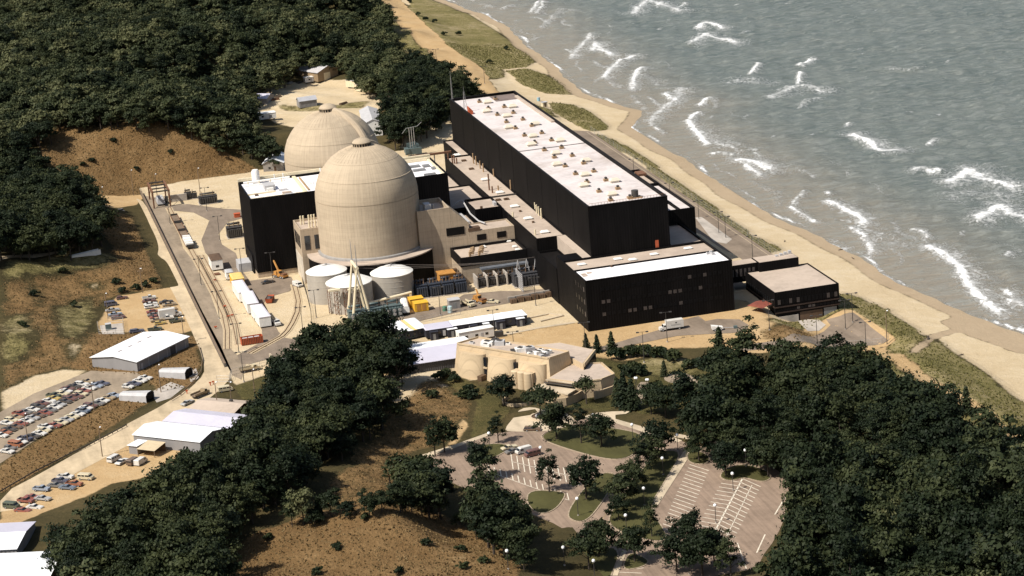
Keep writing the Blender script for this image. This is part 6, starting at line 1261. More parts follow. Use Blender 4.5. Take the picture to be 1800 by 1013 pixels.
def pack(cars, sp):
    """close up a row: one car every sp metres along the row, colours as listed"""
    L = [0.0]
    for p, q in zip(cars, cars[1:]): L.append(L[-1]+math.dist(p[:2], q[:2]))
    n = int(L[-1]/sp); out = []; pool = [c[2:] for c in cars]
    for i in range(n+1):
        d_ = L[-1]*i/n; j = max(k for k in range(len(L)) if L[k] <= d_+1e-6); j = min(j, len(cars)-2); t = (d_-L[j])/(L[j+1]-L[j])
        c = cars[j] if t < .5 else cars[j+1]
        kk = c[2:] if not out or out[-1][2:] != c[2:] else RND.choice([('silver','sedan'),('white','sedan'),('grey','hatchback'),('tan','sedan'),('maroon','sedan'),('steel blue','hatchback'),('cream','station_wagon'),('black','sedan'),('brown','sedan')])
        out.append((cars[j][0]+(cars[j+1][0]-cars[j][0])*t+RND.uniform(-.2,.2), cars[j][1]+(cars[j+1][1]-cars[j][1])*t+RND.uniform(-.2,.2), *kk))
    return out
def lot(rowlab, cars, rz, group, endlab):
    if 'row of the employee lot' in rowlab: cars = pack(cars, 2.75)
    for i, (x, y, c, kind) in enumerate(cars):
        n = {'sedan': 'sedan', 'station_wagon': 'station wagon', 'hatchback': 'small car', 'pickup': 'pickup', 'van': 'van', 'panel_van': 'panel van'}[kind]
        vehicle(kind, c, '%s %s, %s %s, %s' % (c, n, ORD[i], endlab, rowlab), x, y, rz, group)
W_, R__, S_ = 'sedan', 'station_wagon', 'pickup'
EG = 'cars in the employee lot'
lot('far row of the employee lot', [(-177.4,-26.6,'tan','sedan'),(-179.5,-28.6,'white','station_wagon'),(-184.3,-31.8,'maroon','sedan'),(-185.2,-35.9,'white','sedan'),(-188.6,-37.2,'dark green','pickup'),(-189.2,-40.9,'yellow','sedan'),(-192.2,-42.6,'white','sedan'),(-194.5,-45.9,'black','station_wagon'),(-197.0,-49.5,'white','sedan'),(-199.8,-50.4,'red','pickup'),(-202.5,-55.2,'tan','sedan'),(-204.5,-58.1,'white','sedan')], D(-43), EG, 'from the warehouse end')
lot('second row of the employee lot', [(-173.0,-31.3,'navy','sedan'),(-175.2,-33.1,'light blue','sedan'),(-178.3,-34.9,'white','sedan'),(-179.7,-37.7,'red','sedan'),(-181.1,-40.8,'maroon','sedan'),(-183.1,-42.0,'maroon','station_wagon'),(-185.7,-44.3,'black','sedan'),(-188.3,-47.4,'silver','sedan'),(-190.7,-51.2,'grey','sedan'),(-192.8,-54.0,'red','sedan'),(-195.5,-55.5,'red','sedan'),(-197.7,-57.8,'silver','sedan'),(-199.1,-59.9,'white','sedan'),(-201.2,-62.2,'red','sedan'),(-203.8,-64.1,'black','sedan'),(-205.6,-66.7,'orange','sedan'),(-206.7,-69.7,'white','sedan')], D(-43), EG, 'from the warehouse end')
lot('third row of the employee lot', [(-170.4,-45.9,'light blue','sedan'),(-172.3,-47.6,'light blue','sedan'),(-174.7,-49.8,'white','sedan'),(-176.8,-52.4,'grey','sedan'),(-179.8,-53.7,'maroon','station_wagon'),(-181.3,-58.0,'steel blue','pickup'),(-183.2,-60.3,'white','sedan'),(-185.3,-62.3,'cream','sedan'),(-188.1,-64.9,'silver','sedan'),(-190.3,-67.8,'red','sedan'),(-193.1,-68.3,'white','pickup'),(-194.5,-72.0,'cream','sedan'),(-196.4,-74.5,'white','sedan'),(-199.4,-75.8,'navy','pickup'),(-201.4,-79.0,'white','sedan'),(-204.5,-82.8,'orange','van'),(-205.9,-85.7,'white','sedan')], D(-43), EG, 'from the warehouse end')
lot('short row below the grey bunker', [(-159.3,-32.2,'white','sedan'),(-161.2,-34.5,'white','sedan'),(-163.3,-36.8,'navy','sedan'),(-165.4,-39.0,'white','hatchback')], D(-43), EG, 'from the right')
MG = 'cars in the small sandy lot'
lot('left column of the small sandy lot', [(-157.1,70.2,'maroon','hatchback'),(-161.7,63.1,'navy','van'),(-161.8,55.5,'silver','sedan'),(-161.5,49.3,'light blue','sedan'),(-160.8,44.6,'maroon','station_wagon'),(-156.4,23.9,'navy','station_wagon')], D(2), MG, 'from the far end')
lot('middle column of the small sandy lot', [(-147.8,64.8,'white','pickup'),(-148.3,60.7,'maroon','sedan'),(-148.2,56.2,'white','sedan'),(-148.3,52.5,'white','station_wagon'),(-148.3,45.8,'red','sedan'),(-148.4,41.6,'grey','sedan'),(-148.0,38.0,'red','sedan'),(-148.2,34.2,'tan','sedan'),(-147.7,29.5,'yellow','hatchback'),(-150.2,22.6,'dark green','pickup')], D(2), MG, 'from the far end')
lot('right column of the small sandy lot', [(-142.7,56.1,'black','sedan'),(-142.0,52.2,'tan','sedan'),(-142.6,46.1,'tan','station_wagon'),(-144.8,34.7,'white','pickup'),(-142.1,29.5,'dark green','pickup')], D(2), MG, 'from the far end')
vehicle('box_truck', 'white', 'white box truck with dark box side parked among the small sandy lot cars', *(-143.3,36.6), D(5), MG)
lot('cluster of vehicles below the gravel road', [(-185.3,-120.8,'cream','van'),(-190.7,-117.4,'white','pickup'),(-192.4,-120.3,'navy','pickup'),(-188.8,-124.7,'orange','pickup'),(-194.0,-123.2,'grey','sedan'),(-190.9,-126.6,'steel blue','sedan'),(-198.0,-124.6,'light blue','pickup'),(-200.9,-130.1,'red','sedan'),(-202.8,-132.4,'red','pickup'),(-198.2,-132.5,'silver','sedan'),(-207.0,-135.1,'dark green','van'),(-204.1,-140.0,'red','sedan'),(-200.8,-138.7,'white','sedan')], D(-36), 'vehicles below the gravel road', 'from the right')
lot('short row before the white shed', [(-176.1,-108.4,'white','van'),(-174.1,-111.4,'white','sedan'),(-171.1,-113.6,'brown','van'),(-169.0,-114.7,'white','panel_van')], D(48), 'vehicles before the white shed', 'from the left')
# single vehicles
vehicle('flatbed', 'tan', 'tan heavy truck with open bed on the gravel road by the gate office', *(-144.6,-58.9), D(40))
vehicle('van', 'cream', 'cream and white minibus parked behind the tan roofed gate office', *(-136.7,-57.7), D(2), cat='minibus')
vehicle('flatbed', 'cream', 'cream truck with dark load behind the gate fence', *(-126.3,-40.3), D(10))
vehicle('hatchback', 'white', 'small white car half hidden by trees below the gate office', *(-131.0,-81.2), D(20))
vehicle('sedan', 'silver', 'silver car tucked behind the gate office corner', *(-149.5,-65.0), D(40))
vehicle('pickup', 'white', 'white pickup driving past the line of white semi trailers', *(-114.2,40.5), D(-62))
vehicle('flatbed', 'white', 'white lorry facing the camera on the oval of sand', *(-110.4,8.7), D(-80))
vehicle('sedan', 'black', 'dark sedan parked at the corner of the tall black block', *(-104.8,63.7), D(10))
vehicle('panel_van', 'white', 'white topped van beside the concrete stair tower', *(-95.5,53.8), D(-70))
vehicle('flatbed', 'cream', 'cream boom truck parked by the transformer yard', *(-45.4,-2.3), D(-72))
vehicle('sedan', 'cream', 'cream sedan parked right of the orange crane by the transformers', *(-37.1,-3.1), D(-35))
bt = vehicle('box_truck', 'white', 'white box truck with emblem parked in front of the office block', *(8.0,-63.4), D(176))
lbox(bt, 'emblem', -1.9, -1.4, -1.22, -1.2, 2.5, 2.95, NAVY); lbox(bt, 'emblem', -1.9, -1.4, 1.2, 1.22, 2.5, 2.95, NAVY)
for zz in (2.1, 1.85): lbox(bt, 'lettering', -3.2, .2, 1.2, 1.22, zz, zz+.08, GREY)
vehicle('sedan', 'cream', 'cream car at the left end of the visitor lot', *(-68.1,-151.5), D(14), 'cars in the visitor lot')
vehicle('sedan', 'grey', 'dark grey car between the cream car and white van', *(-67.8,-154.8), D(14), 'cars in the visitor lot')
vehicle('panel_van', 'white', 'white van parked in the visitor lot', *(-65.3,-156.4), D(194), 'cars in the visitor lot')
vehicle('van', 'maroon', 'maroon van parked nearest the lamp in the visitor lot', *(-63.6,-159.9), D(194), 'cars in the visitor lot')
vehicle('station_wagon', 'brown', 'dark brown station wagon stopped at the edge of the plaza', *(-58.2,-139.0), D(-24))
vehicle('panel_van', 'cream', 'pale truck at the foot of the brown dune beside the gravel road', *(-150.3,214.1), D(-20))
vehicle('flatbed', 'grey', 'dark tanker truck with white cylinder beside the pale truck below the dune', *(-145.5,206.8), D(-60))
# cement mixer style trailer and small equipment before the office
o = thing('spray_trailer', 'white wedge shaped trailer with long tow bar on the office lane', 'trailer', (*(21.3,-71.3), 0), D(-8))
lmesh(o, 'body', extr([(-1.9,.6),(-2.1,1.9),(1.6,1.2),(1.7,.6)], 1.8), WHITE); wheels(o, (-1.0, 1.0), 1.9, .4); lmesh(o, 'tow_bar', MB().tube((1.6,0,.8), (5.6,0,.4), .09, 5), LGREY); lbox(o, 'hitch_unit', 5.2, 6.4, -.5, .5, .1, .9, BGREEN)
# mobile cranes
def crane(label, x, y, rz, boom, c):
    o = thing('mobile_crane', label, 'crane', (x, y, 0), rz)
    lbox(o, 'carrier', -3.2, 3.0, -1.2, 1.2, .6, 1.2, c); lbox(o, 'counterweight', -2.6, -.9, -1.1, 1.1, 1.2, 2.3, c); lbox(o, 'cab', -.5, 1.0, -1.1, .1, 1.2, 2.9, c); lbox(o, 'cab_window', .4, 1.02, -1.12, .05, 1.9, 2.7, GLASS)
    lmesh(o, 'boom', MB().tube((-1.5, .4, 2.1), boom, .42, 6, .3), c); lbox(o, 'engine_cover', 1.1, 2.8, -1.0, 1.0, 1.2, 1.8, RUST)
    wheels(o, (-2.4, -1.2, 1.2, 2.4), 2.4, .55); return o
crane('ochre mobile crane with raised boom before the tall door of the black block', *(-99.2,69.3), D(-60), (-5.5, .4, 8.5), OCHRE)
crane('orange mobile crane parked between cream truck and cream sedan', *(-40.7,-0.3), D(-70), (-2.5, .4, 4.2), OCHRE)
# roadworker flag stand near the gravel road
for k, p in enumerate([(-148.4,-54.0),(-140.4,-49.3),(-139.4,-48.6)]):
    o = thing('road_barrier', 'orange traffic barrier on the gravel road, %s from the left' % ORD[k], 'barrier', (*p, 0), 0, 'orange barriers by the gate'); lbox(o, 'post', -.15, .15, -.15, .15, 0, .8, ORANGE); lbox(o, 'board', -.4, .4, -.06, .06, .8, 1.2, ORANGE)
# one worker walking beside the trailers
def person(label, x, y, rz, c):
    me = bpy.data.meshes.new('person')
    J = {'pel':(0,0,.95),'che':(0,0,1.35),'nek':(0,0,1.52),'hed':(0,.02,1.66),'top':(0,.02,1.76),'lh':(-.1,0,.9),'lk':(-.11,.1,.5),'la':(-.11,.0,.08),'lt':(-.11,.16,.04),'rh':(.1,0,.9),'rk':(.11,.05,.5),'ra':(.11,-.12,.1),'rt':(.11,.05,.04),'ls':(-.2,0,1.42),'le':(-.26,-.05,1.14),'lw':(-.25,.08,.9),'lf':(-.25,.12,.8),'rs':(.2,0,1.42),'re':(.26,.0,1.14),'rw':(.25,.14,.92),'rf':(.25,.18,.82)}
    E = [('pel','che'),('che','nek'),('nek','hed'),('hed','top'),('pel','lh'),('lh','lk'),('lk','la'),('la','lt'),('pel','rh'),('rh','rk'),('rk','ra'),('ra','rt'),('che','ls'),('ls','le'),('le','lw'),('lw','lf'),('che','rs'),('rs','re'),('re','rw'),('rw','rf')]
    rad = {'pel':.14,'che':.17,'nek':.06,'hed':.1,'top':.07,'lh':.1,'rh':.1,'lk':.065,'rk':.065,'la':.045,'ra':.045,'lt':.04,'rt':.04,'ls':.07,'rs':.07,'le':.05,'re':.05,'lw':.035,'rw':.035,'lf':.035,'rf':.035}
    ks = list(J); me.from_pydata([J[k] for k in ks], [(ks.index(a), ks.index(b)) for a, b in E], [])
    o = bpy.data.objects.new('person', me); COL.objects.link(o)
    sk_ = o.modifiers.new('skin', 'SKIN'); o.modifiers.new('sub', 'SUBSURF').levels = 1
    for i, k in enumerate(ks): me.skin_vertices[0].data[i].radius = (rad[k], rad[k])
    me.skin_vertices[0].data[0].use_root = True; me.materials.append(c)
    at(o, x, y, 0, rz); return tag(o, label, 'person')
person('person in dark work clothes walking beside the white semi trailers', *(-116.5,15.8), D(30), NAVY)
# guard shelter booth left of pump house etc
o = thing('beach_hut', 'small pale hut with blue drum at the top of the beach', 'hut', (66.6,317.9,-1.5), D(10)); lbox(o, 'body', -1.2, 1.2, -1, 1, 0, 2.2, CREAM); lbox(o, 'roof', -1.4, 1.4, -1.2, 1.2, 2.2, 2.4, LGREY); lbox(o, 'door', -.4, .4, -1.05, -1.0, .1, 1.9, BROWN)
o = thing('blue_drum', 'pale blue drum standing beside the small beach hut', 'drum', (70.3,343.4,-3.7)); lmesh(o, 'shell', MB().cyl(0, 0, 0, 1.8, .8, 14), mat('drum_blue', (0.25,0.42,0.5), .5, .1)); lmesh(o, 'lid', MB().cyl(0, 0, 1.8, 1.9, .85, 14), LGREY)
o = thing('driftwood_log', 'dark driftwood log lying where the stream crosses the beach', 'log', (81.4,-100.7,-3.8), D(60)); lmesh(o, 'log', MB().tube((-1.6,0,.2), (1.6,.2,.4), .35, 8, .2), BARK); lmesh(o, 'branch', MB().tube((0,0,.4), (.8,.9,1.0), .12, 5, .05), BARK)

# ================================================================ lamp posts, poles, fences
def lamp_proto():
    o = bpy.data.objects.new('yard_lamp', None); COL.objects.link(o)
    lmesh(o, 'pole', MB().tube((0,0,0), (0,0,10), .13, 6, .08), DSTEEL); lmesh(o, 'arm', MB().tube((-1.3,0,9.95), (1.3,0,9.95), .06, 5), DSTEEL)
    for s in (-1, 1): lbox(o, 'lamp_head', s*1.5-.42, s*1.5+.42, -.3, .3, 9.8, 10.1, DSTEEL)
    lmesh(o, 'footing', MB().cyl(0, 0, 0, .35, .3, 8), SLAB); return o
def globe_proto():
    o = bpy.data.objects.new('globe_lamp', None); COL.objects.link(o)
    lmesh(o, 'pole', MB().tube((0,0,0), (0,0,4.0), .09, 6, .07), DSTEEL)
    lmesh(o, 'globe', MB().lathe([(.01,3.95),(.22,4.0),(.36,4.18),(.4,4.38),(.34,4.58),(.2,4.72),(.01,4.78)], 0, 0, 12), GLOBE, True)
    lmesh(o, 'footing', MB().cyl(0, 0, 0, .3, .22, 8), SLAB); return o
LP, GP = lamp_proto(), globe_proto(); pu = set()
def post(proto, key, label, x, y, rz=0, group=None, s=1.0, cat='lamp post', z=None):
    o = proto if key not in pu else copy_tree(proto); pu.add(key)
    for k_ in ('label','category','group'):
        if k_ in o: del o[k_]
    at(o, x, y, H1(x, y) if z is None else z, rz, s); return tag(o, label, cat, group)
YG = 'twin headed yard lamps'
for i, (x, y) in enumerate([(-127.9,74.3),(-127.6,26.1),(-126.9,-17.7),(-129.9,-50.9)]): post(LP, 'l', 'twin headed lamp post beside the rail siding, %s from the far end' % ORD[i], x, y, D(-8), YG)
for (p, lab) in (((-112.7,136.7), 'twin headed lamp post at the bend of the yard road'), ((-111.1,189.5), 'twin headed lamp post between sand and yard road near the gantry'), ((-111.8,81.0), 'thin lamp post beside the left wall of the black block'), ((-103.9,-9.1), 'twin headed lamp post inside the curved rail spur'),
                 ((-96.2,9.8), 'twin headed lamp post before the left storage tank'), ((-106.3,-39.8), 'twin headed lamp post at the end of the spur fence'), ((-102.3,69.1), 'tall lamp post at the door of the black block'), ((-127.8,175.7), 'lamp post left of the first flat wagon'),
                 ((-46.4,-45.1), 'tall lamp post behind the long dark trailer row'), ((-46.5,-72.1), 'lamp post on the sand right of the white caravan'), ((-23.6,-73.6), 'lamp post at the near left corner of the office block'), ((-10.1,-92.7), 'lamp post between the office lane and the hedge'),
                 ((2.9,-75.6), 'lamp post standing before the white box truck'), ((36.1,-79.2), 'lamp post left of the low black service building'), ((46.8,-93.4), 'lamp post on the concrete pad before the dock doors'), ((66.4,-74.2), 'twin headed lamp post right of the service building'),
                 ((63.1,-76.1), 'lamp post close against the right corner of the service building'), ((59.9,-101.6), 'lamp post beside the fence at the end of the court'), ((-24.4,-13.9), 'lamp post before the lattice screen in the transformer yard'), ((-56.6,-8.9), 'lamp post at the left end of the transformer yard')):
    post(LP, 'l', lab, *p, D(-8), YG)
for i, (x, y) in enumerate([(61.4,104.7),(61.5,69.2),(61.3,45.1),(61.3,37.2),(59.3,2.0),(61.1,152.6)]): post(LP, 'l', 'twin headed lamp post along the lakeside road fence, %s from the far end' % ['second','third','fourth','fifth','sixth','first'][i], x, y, D(-8), YG)
for i, (x, y) in enumerate([(42.4,445.6),(53.3,383.8),(49.6,612.0),(54.1,651.9)]): post(LP, 'l', 'lamp post on the sandy shore track, %s' % ['above the dark wood','nearest the long hall','near the top of the picture','farthest up the track'][i], x, y, D(-8), 'lamps on the shore track', .9)
def pole(label, x, y, h=11, arms=True):
    z = H1(x, y); o = thing('utility_pole', label, 'utility pole', (x, y, z), D(-20), 'timber utility poles')
    lmesh(o, 'shaft', MB().tube((0,0,-.5), (0,0,h), .17, 6, .11), TIMBER)
    if arms: lbox(o, 'cross_arm', -1.2, 1.2, -.08, .08, h-.9, h-.7, TIMBER); lmesh(o, 'insulator', MB().cyl(0, 0, h, h+.3, .07, 6), WHITE)
    lmesh(o, 'light', MB().lathe([(.01,h-.1),(.3,h+.05),(.25,h+.25),(.01,h+.35)], .5, 0, 8), GLOBE, True)
    return o
for p, lab in (((-136.6,236.4,0.0), 'tall pale pole at the foot of the brown dune, centre'), ((-152.6,187.6,5.1), 'tall thin pole behind the trucks below the dune'), ((-109.7,223.1,0.0), 'tall pole on the sand left of the black block'), ((-127.1,231.8,0.0), 'pole behind the rusty gantry frame'), ((-162.9,241.9,2.2), 'pole rising from the dark wood left of the dune'),
               ((-149.2,75.1,0.0), 'timber pole at the edge of the small sandy lot'), ((-155.6,187.8,6.4), 'slender pole at the corner of the dark wood'), ((-142.5,2.9,0.0), 'timber pole at the far end of the warehouse'), ((-177.7,-57.2,0.0), 'dark timber pole among the employee lot cars'), ((-156.0,-48.6,0.0), 'twin lamp pole between the two grey bunkers'), ((-179.1,-102.7,0.0), 'curved lamp pole beside the gravel road guardrail'), ((-199.3,-78.8,0.0), 'thin pole at the lower row of the employee lot'),
               ((-141.5,-75.8,0.0), 'left pole in front of the gate office'), ((-137.3,-78.0,0.0), 'right pole in front of the gate office'), ((-129.6,-74.8,0.0), 'white flagpole on the lawn beside the gate office'), ((68.4,-98.0,-4.4), 'tall pole at the corner of the court fence'), ((-164.2,47.1,0.0), 'pole beside the fenced pad of the small lot')):
    pole(lab, p[0], p[1], 11 if 'tall' in lab or 'flag' in lab else 9, 'timber' in lab)
GG = 'white globe lamps of the visitor lots'
for p, lab in (((991, 974), 'globe lamp on the verge of the entrance drive'), ((1099.5, 908.6), 'globe lamp at the lower end of the tree lined island'), ((1131, 861), 'globe lamp in the middle of the tree lined island'), ((1164, 808), 'globe lamp at the upper end of the tree lined island'), ((1043.5, 992), 'globe lamp among trees at the lower entrance'), ((894, 1010), 'globe lamp at the bottom edge below the brown mound'),
               ((1042, 731), 'globe lamp on the walk right of the plaza'), ((859, 764), 'globe lamp on the walk left of the plaza'), ((950, 789), 'globe lamp on a brick base beside the maroon van'), ((1014.5, 879), 'globe lamp on the wedge shaped island'), ((1111, 749), 'globe lamp at the right end of the three tree island'), ((705, 820), 'globe lamp half hidden at the lot left corner'),
               ((1287, 835), 'globe lamp on the centre line near the notched island'), ((1257, 891), 'globe lamp on the centre line of the striped lot'), ((1230, 944), 'globe lamp at the near end of the centre line'), ((1210, 980), 'globe lamp between dark trees below the striped lot'), ((1310, 794), 'globe lamp behind the notched island tree'), ((1374, 799), 'globe lamp at the right bend of the upper walk'), ((1190, 767), 'globe lamp on the upper walk above the tree lined island'), ((1327, 784), 'globe lamp at the wood edge above the striped lot')):
    pass
GPOS = [(-77.5,-245.0),(-56.3,-227.5),(-46.4,-210.9),(-35.0,-191.1),(-72.5,-254.5),(-93.2,-251.9),(-42.0,-147.0),(-73.3,-149.1),(-63.0,-167.5),(-64.4,-210.4),(-34.4,-160.8),(-101.8,-163.8),(-21.8,-210.8),(-33.4,-230.8),(-43.5,-248.7),(-50.2,-260.2),(-12.7,-195.2),(-4.7,-201.8),(-25.6,-174.9),(-8.8,-192.1)]
GLAB = ['globe lamp on the verge of the entrance drive','globe lamp at the lower end of the tree lined island','globe lamp in the middle of the tree lined island','globe lamp at the upper end of the tree lined island','globe lamp among trees at the lower entrance','globe lamp at the bottom edge below the brown mound','globe lamp on the walk right of the plaza','globe lamp on the walk left of the plaza','globe lamp on a brick base beside the maroon van','globe lamp on the wedge shaped island','globe lamp at the right end of the three tree island','globe lamp half hidden at the lot left corner','globe lamp on the centre line near the notched island','globe lamp on the centre line of the striped lot','globe lamp at the near end of the centre line','globe lamp between dark trees below the striped lot','globe lamp behind the notched island tree','globe lamp at the right bend of the upper walk','globe lamp on the upper walk above the tree lined island','globe lamp at the wood edge above the striped lot']
for (x, y), lab in zip(GPOS, GLAB): post(GP, 'g', lab, x, y, 0, GG, 1.12)
for k, (x, y) in enumerate([(-20.8,-119.0),(-20.4,-119.2),(-18.2,-122.2),(-17.8,-122.4)]): post(GP, 'g', 'globe lamp on the garden terrace right of the visitor building, %s from the left' % ORD[k], x, y, 0, GG, 1.0)
def fence(label, pts, h=2.2, step=3.0, terrain=False, mesh=True, mt=STEEL):
    o = thing('chain_fence', label, 'fence', (*pts[0], 0)); tot = []
    for p, q in zip(pts, pts[1:]):
        n = max(1, int(math.dist(p, q)/step)); tot += [(p[0]+(q[0]-p[0])*i/n, p[1]+(q[1]-p[1])*i/n) for i in range(n)]
    tot.append(pts[-1]); Z = [H1(*p) if terrain else 0 for p in tot]
    for p, z in zip(tot, Z): MB().tube((*p, z), (*p, z+h), .06, 5).build('post', mt, o)
    for f in ((1.0, .55, .1) if mesh else (1.0,)):
        m_ = MB()
        for (p, z), (q, w) in zip(zip(tot, Z), zip(tot[1:], Z[1:])): m_.tube((*p, z+h*f), (*q, w+h*f), .035, 4)
        m_.build('rail', mt, o)
    m_ = MB()
    for (p, z), (q, w) in zip(zip(tot, Z), zip(tot[1:], Z[1:])):
        for i in range(1, 8):
            t = i/8; m_.tube((p[0]+(q[0]-p[0])*t, p[1]+(q[1]-p[1])*t, z+(w-z)*t+.05), (p[0]+(q[0]-p[0])*t, p[1]+(q[1]-p[1])*t, z+(w-z)*t+h), .012, 3)
    w_ = m_.build('wire_mesh', mt, o); w_['kind'] = 'stuff'; return o
fence('chain fence between the yard and the curved rail spur', [(-93.0,58.0),(-94.7,38.2),(-96.7,18.7),(-100.9,-10.6)], mt=DSTEEL)
fence('chain fence along the near side of the main transformers', [(-100.9,-10.6),(-91.5,-12.1),(-80.0,-13.3),(-68.7,-15.1),(-60.4,-13.1),(-50.1,-11.3)])
fence('chain fence across the yard entrance by the gatehouse', [(-137.9,-46.8),(-134.2,-48.8),(-132.5,-41.9),(-126.3,-39.9),(-119.4,-35.6)])
fence('chain fence round the end of the service court', [(38.1,-98.2),(49.9,-91.7),(58.3,-94.7),(67.2,-96.7),(69.7,-96.2)], terrain=True)
fence('chain fence between the lakeside road and the grassy strip', [(69, -25), (69, 245)], step=6)
fence('short fence round the concrete pad of the small lot', [(-168.5,39.3),(-169.0,28.2),(-160.6,23.6),(-159.7,39.8),(-164.6,42.5)], 1.8, 3)
gr = thing('guardrail', 'low guardrail along the gravel road above the scrub bank', 'guardrail', (*(-169.6,-78.0), 0))
G_ = [(-169.6,-78.0),(-175.9,-85.1),(-183.3,-92.6),(-190.5,-99.8),(-199.3,-108.7),(-207.9,-119.3),(-209.6,-121.4)]
for p, q in zip(G_, G_[1:]):
    MB().ob(((p[0]+q[0])/2, (p[1]+q[1])/2, .65), (math.dist(p, q), .12, .35), math.atan2(q[1]-p[1], q[0]-p[0])).build('rail', DSTEEL, gr)
    n = int(math.dist(p, q)/2.5)+1
    for i in range(n): MB().box(p[0]+(q[0]-p[0])*i/n-.1, p[0]+(q[0]-p[0])*i/n+.1, p[1]+(q[1]-p[1])*i/n-.1, p[1]+(q[1]-p[1])*i/n+.1, 0, .8).build('post', TIMBER, gr)
g2 = thing('guardrail', 'curved guardrail at the bend of the gravel road beside the bunkers', 'guardrail', (*(-140.2,-24.4), 0)); G_ = [(-138.6,-5.8),(-139.4,-21.4),(-141.4,-33.8),(-145.3,-44.8),(-150.4,-54.8),(-154.2,-59.7)]
for p, q in zip(G_, G_[1:]):
    MB().ob(((p[0]+q[0])/2, (p[1]+q[1])/2, .6), (math.dist(p, q), .12, .35), math.atan2(q[1]-p[1], q[0]-p[0])).build('rail', TIMBER, g2)
    MB().box(p[0]-.12, p[0]+.12, p[1]-.12, p[1]+.12, 0, .8).build('post', TIMBER, g2)
# litter of boards and boulders on the dry ground
for k, p in enumerate([(100.5,23.3),(111.8,39.3),(107.0,-5.1),(84.0,-119.8),(85.3,40.5),(114.5,168.2),(99.9,9.6),(104.4,370.0),(128.1,440.1)]):
    o = thing('driftwood', 'piece of dark driftwood on the beach sand, %s from the %s' % (ORD[k], 'list of scattered pieces') if False else ['driftwood stick beside the service building beach','driftwood stick on the wet sand above the service building','dark stone halfway down the beach','driftwood near the sand at the right edge','small driftwood near the grassy strip corner','driftwood below the lakeside annex','dark stone at the wet sand line','driftwood on the far beach bulge','dark stump beside the far beach path'][k], 'driftwood', (p[0], p[1], H1(p[0], p[1])), RND.random()*3, 'driftwood on the beach')
    lmesh(o, 'log', MB().tube((-.9,0,.1), (.9,.2,.25), .2, 6, .12), BARK); lmesh(o, 'twig', MB().tube((0,0,.2), (.4,.5,.6), .06, 4, .03), BARK)

# ================================================================ trees
RT = np.random.default_rng(11)
def leafmat(name, dark, mid, light):
    mt, nt, bs = newmat(name)
    oi = nt.nodes.new('ShaderNodeObjectInfo'); a = nt.nodes.new('ShaderNodeAttribute'); a.attribute_name = 'tint'
    f = mth(nt, 'ADD', mth(nt, 'MULTIPLY', a.outputs['Fac'], 0.45), mth(nt, 'MULTIPLY', oi.outputs['Random'], 0.6))
    col = ramp(nt, f, [(0.08, dark), (0.5, mid), (0.95, light)])
    nt.links.new(col, bs.inputs['Base Color']); bs.inputs['Roughness'].default_value = 0.6; bs.inputs['Specular IOR Level'].default_value = 0.12
    tr = nt.nodes.new('ShaderNodeBsdfTranslucent'); nt.links.new(col, tr.inputs['Color'])
    ms_ = nt.nodes.new('ShaderNodeMixShader'); ms_.inputs[0].default_value = 0.16
    nt.links.new(bs.outputs[0], ms_.inputs[1]); nt.links.new(tr.outputs[0], ms_.inputs[2]); nt.links.new(ms_.outputs[0], nt.nodes['Material Output'].inputs['Surface'])
    return mt
LEAF = leafmat('broad_leaves', (0.008, 0.014, 0.0075), (0.0185, 0.0265, 0.012), (0.054, 0.062, 0.025))
LEAFF = leafmat('wood_leaves', (0.015, 0.022, 0.011), (0.042, 0.052, 0.023), (0.118, 0.120, 0.055))
NEED = leafmat('needles', (0.012, 0.020, 0.011), (0.024, 0.033, 0.016), (0.045, 0.052, 0.024))
DRYL = leafmat('dry_scrub', (0.085, 0.055, 0.024), (0.165, 0.108, 0.048), (0.27, 0.19, 0.09))
DGL = leafmat('dune_blades', (0.09, 0.088, 0.026), (0.175, 0.155, 0.058), (0.29, 0.24, 0.11))
def quads(C, Nn, sz, tint, nm, mt, rng):
    n = len(C); r = rng.normal(size=(n, 3)); t1 = np.cross(Nn, r); t1 /= np.linalg.norm(t1, axis=1)[:, None]+1e-9; t2 = np.cross(Nn, t1); t2 /= np.linalg.norm(t2, axis=1)[:, None]+1e-9
    s = sz[:, None]; V = np.stack([C-t1*s-t2*s*.62, C+t1*s-t2*s*.62, C+t1*s*.75+t2*s*.62, C-t1*s*.75+t2*s*.62], 1).reshape(-1, 3)
    me = bpy.data.meshes.new(nm); fastmesh(me, V, np.arange(n*4).reshape(-1, 4), False)
    a = me.attributes.new('tint', 'FLOAT', 'POINT'); a.data.foreach_set('value', np.repeat(tint, 4).astype(np.float32)); me.materials.append(mt); return me
def unit(rng, n):
    v = rng.normal(size=(n, 3)); return v/np.linalg.norm(v, axis=1)[:, None]
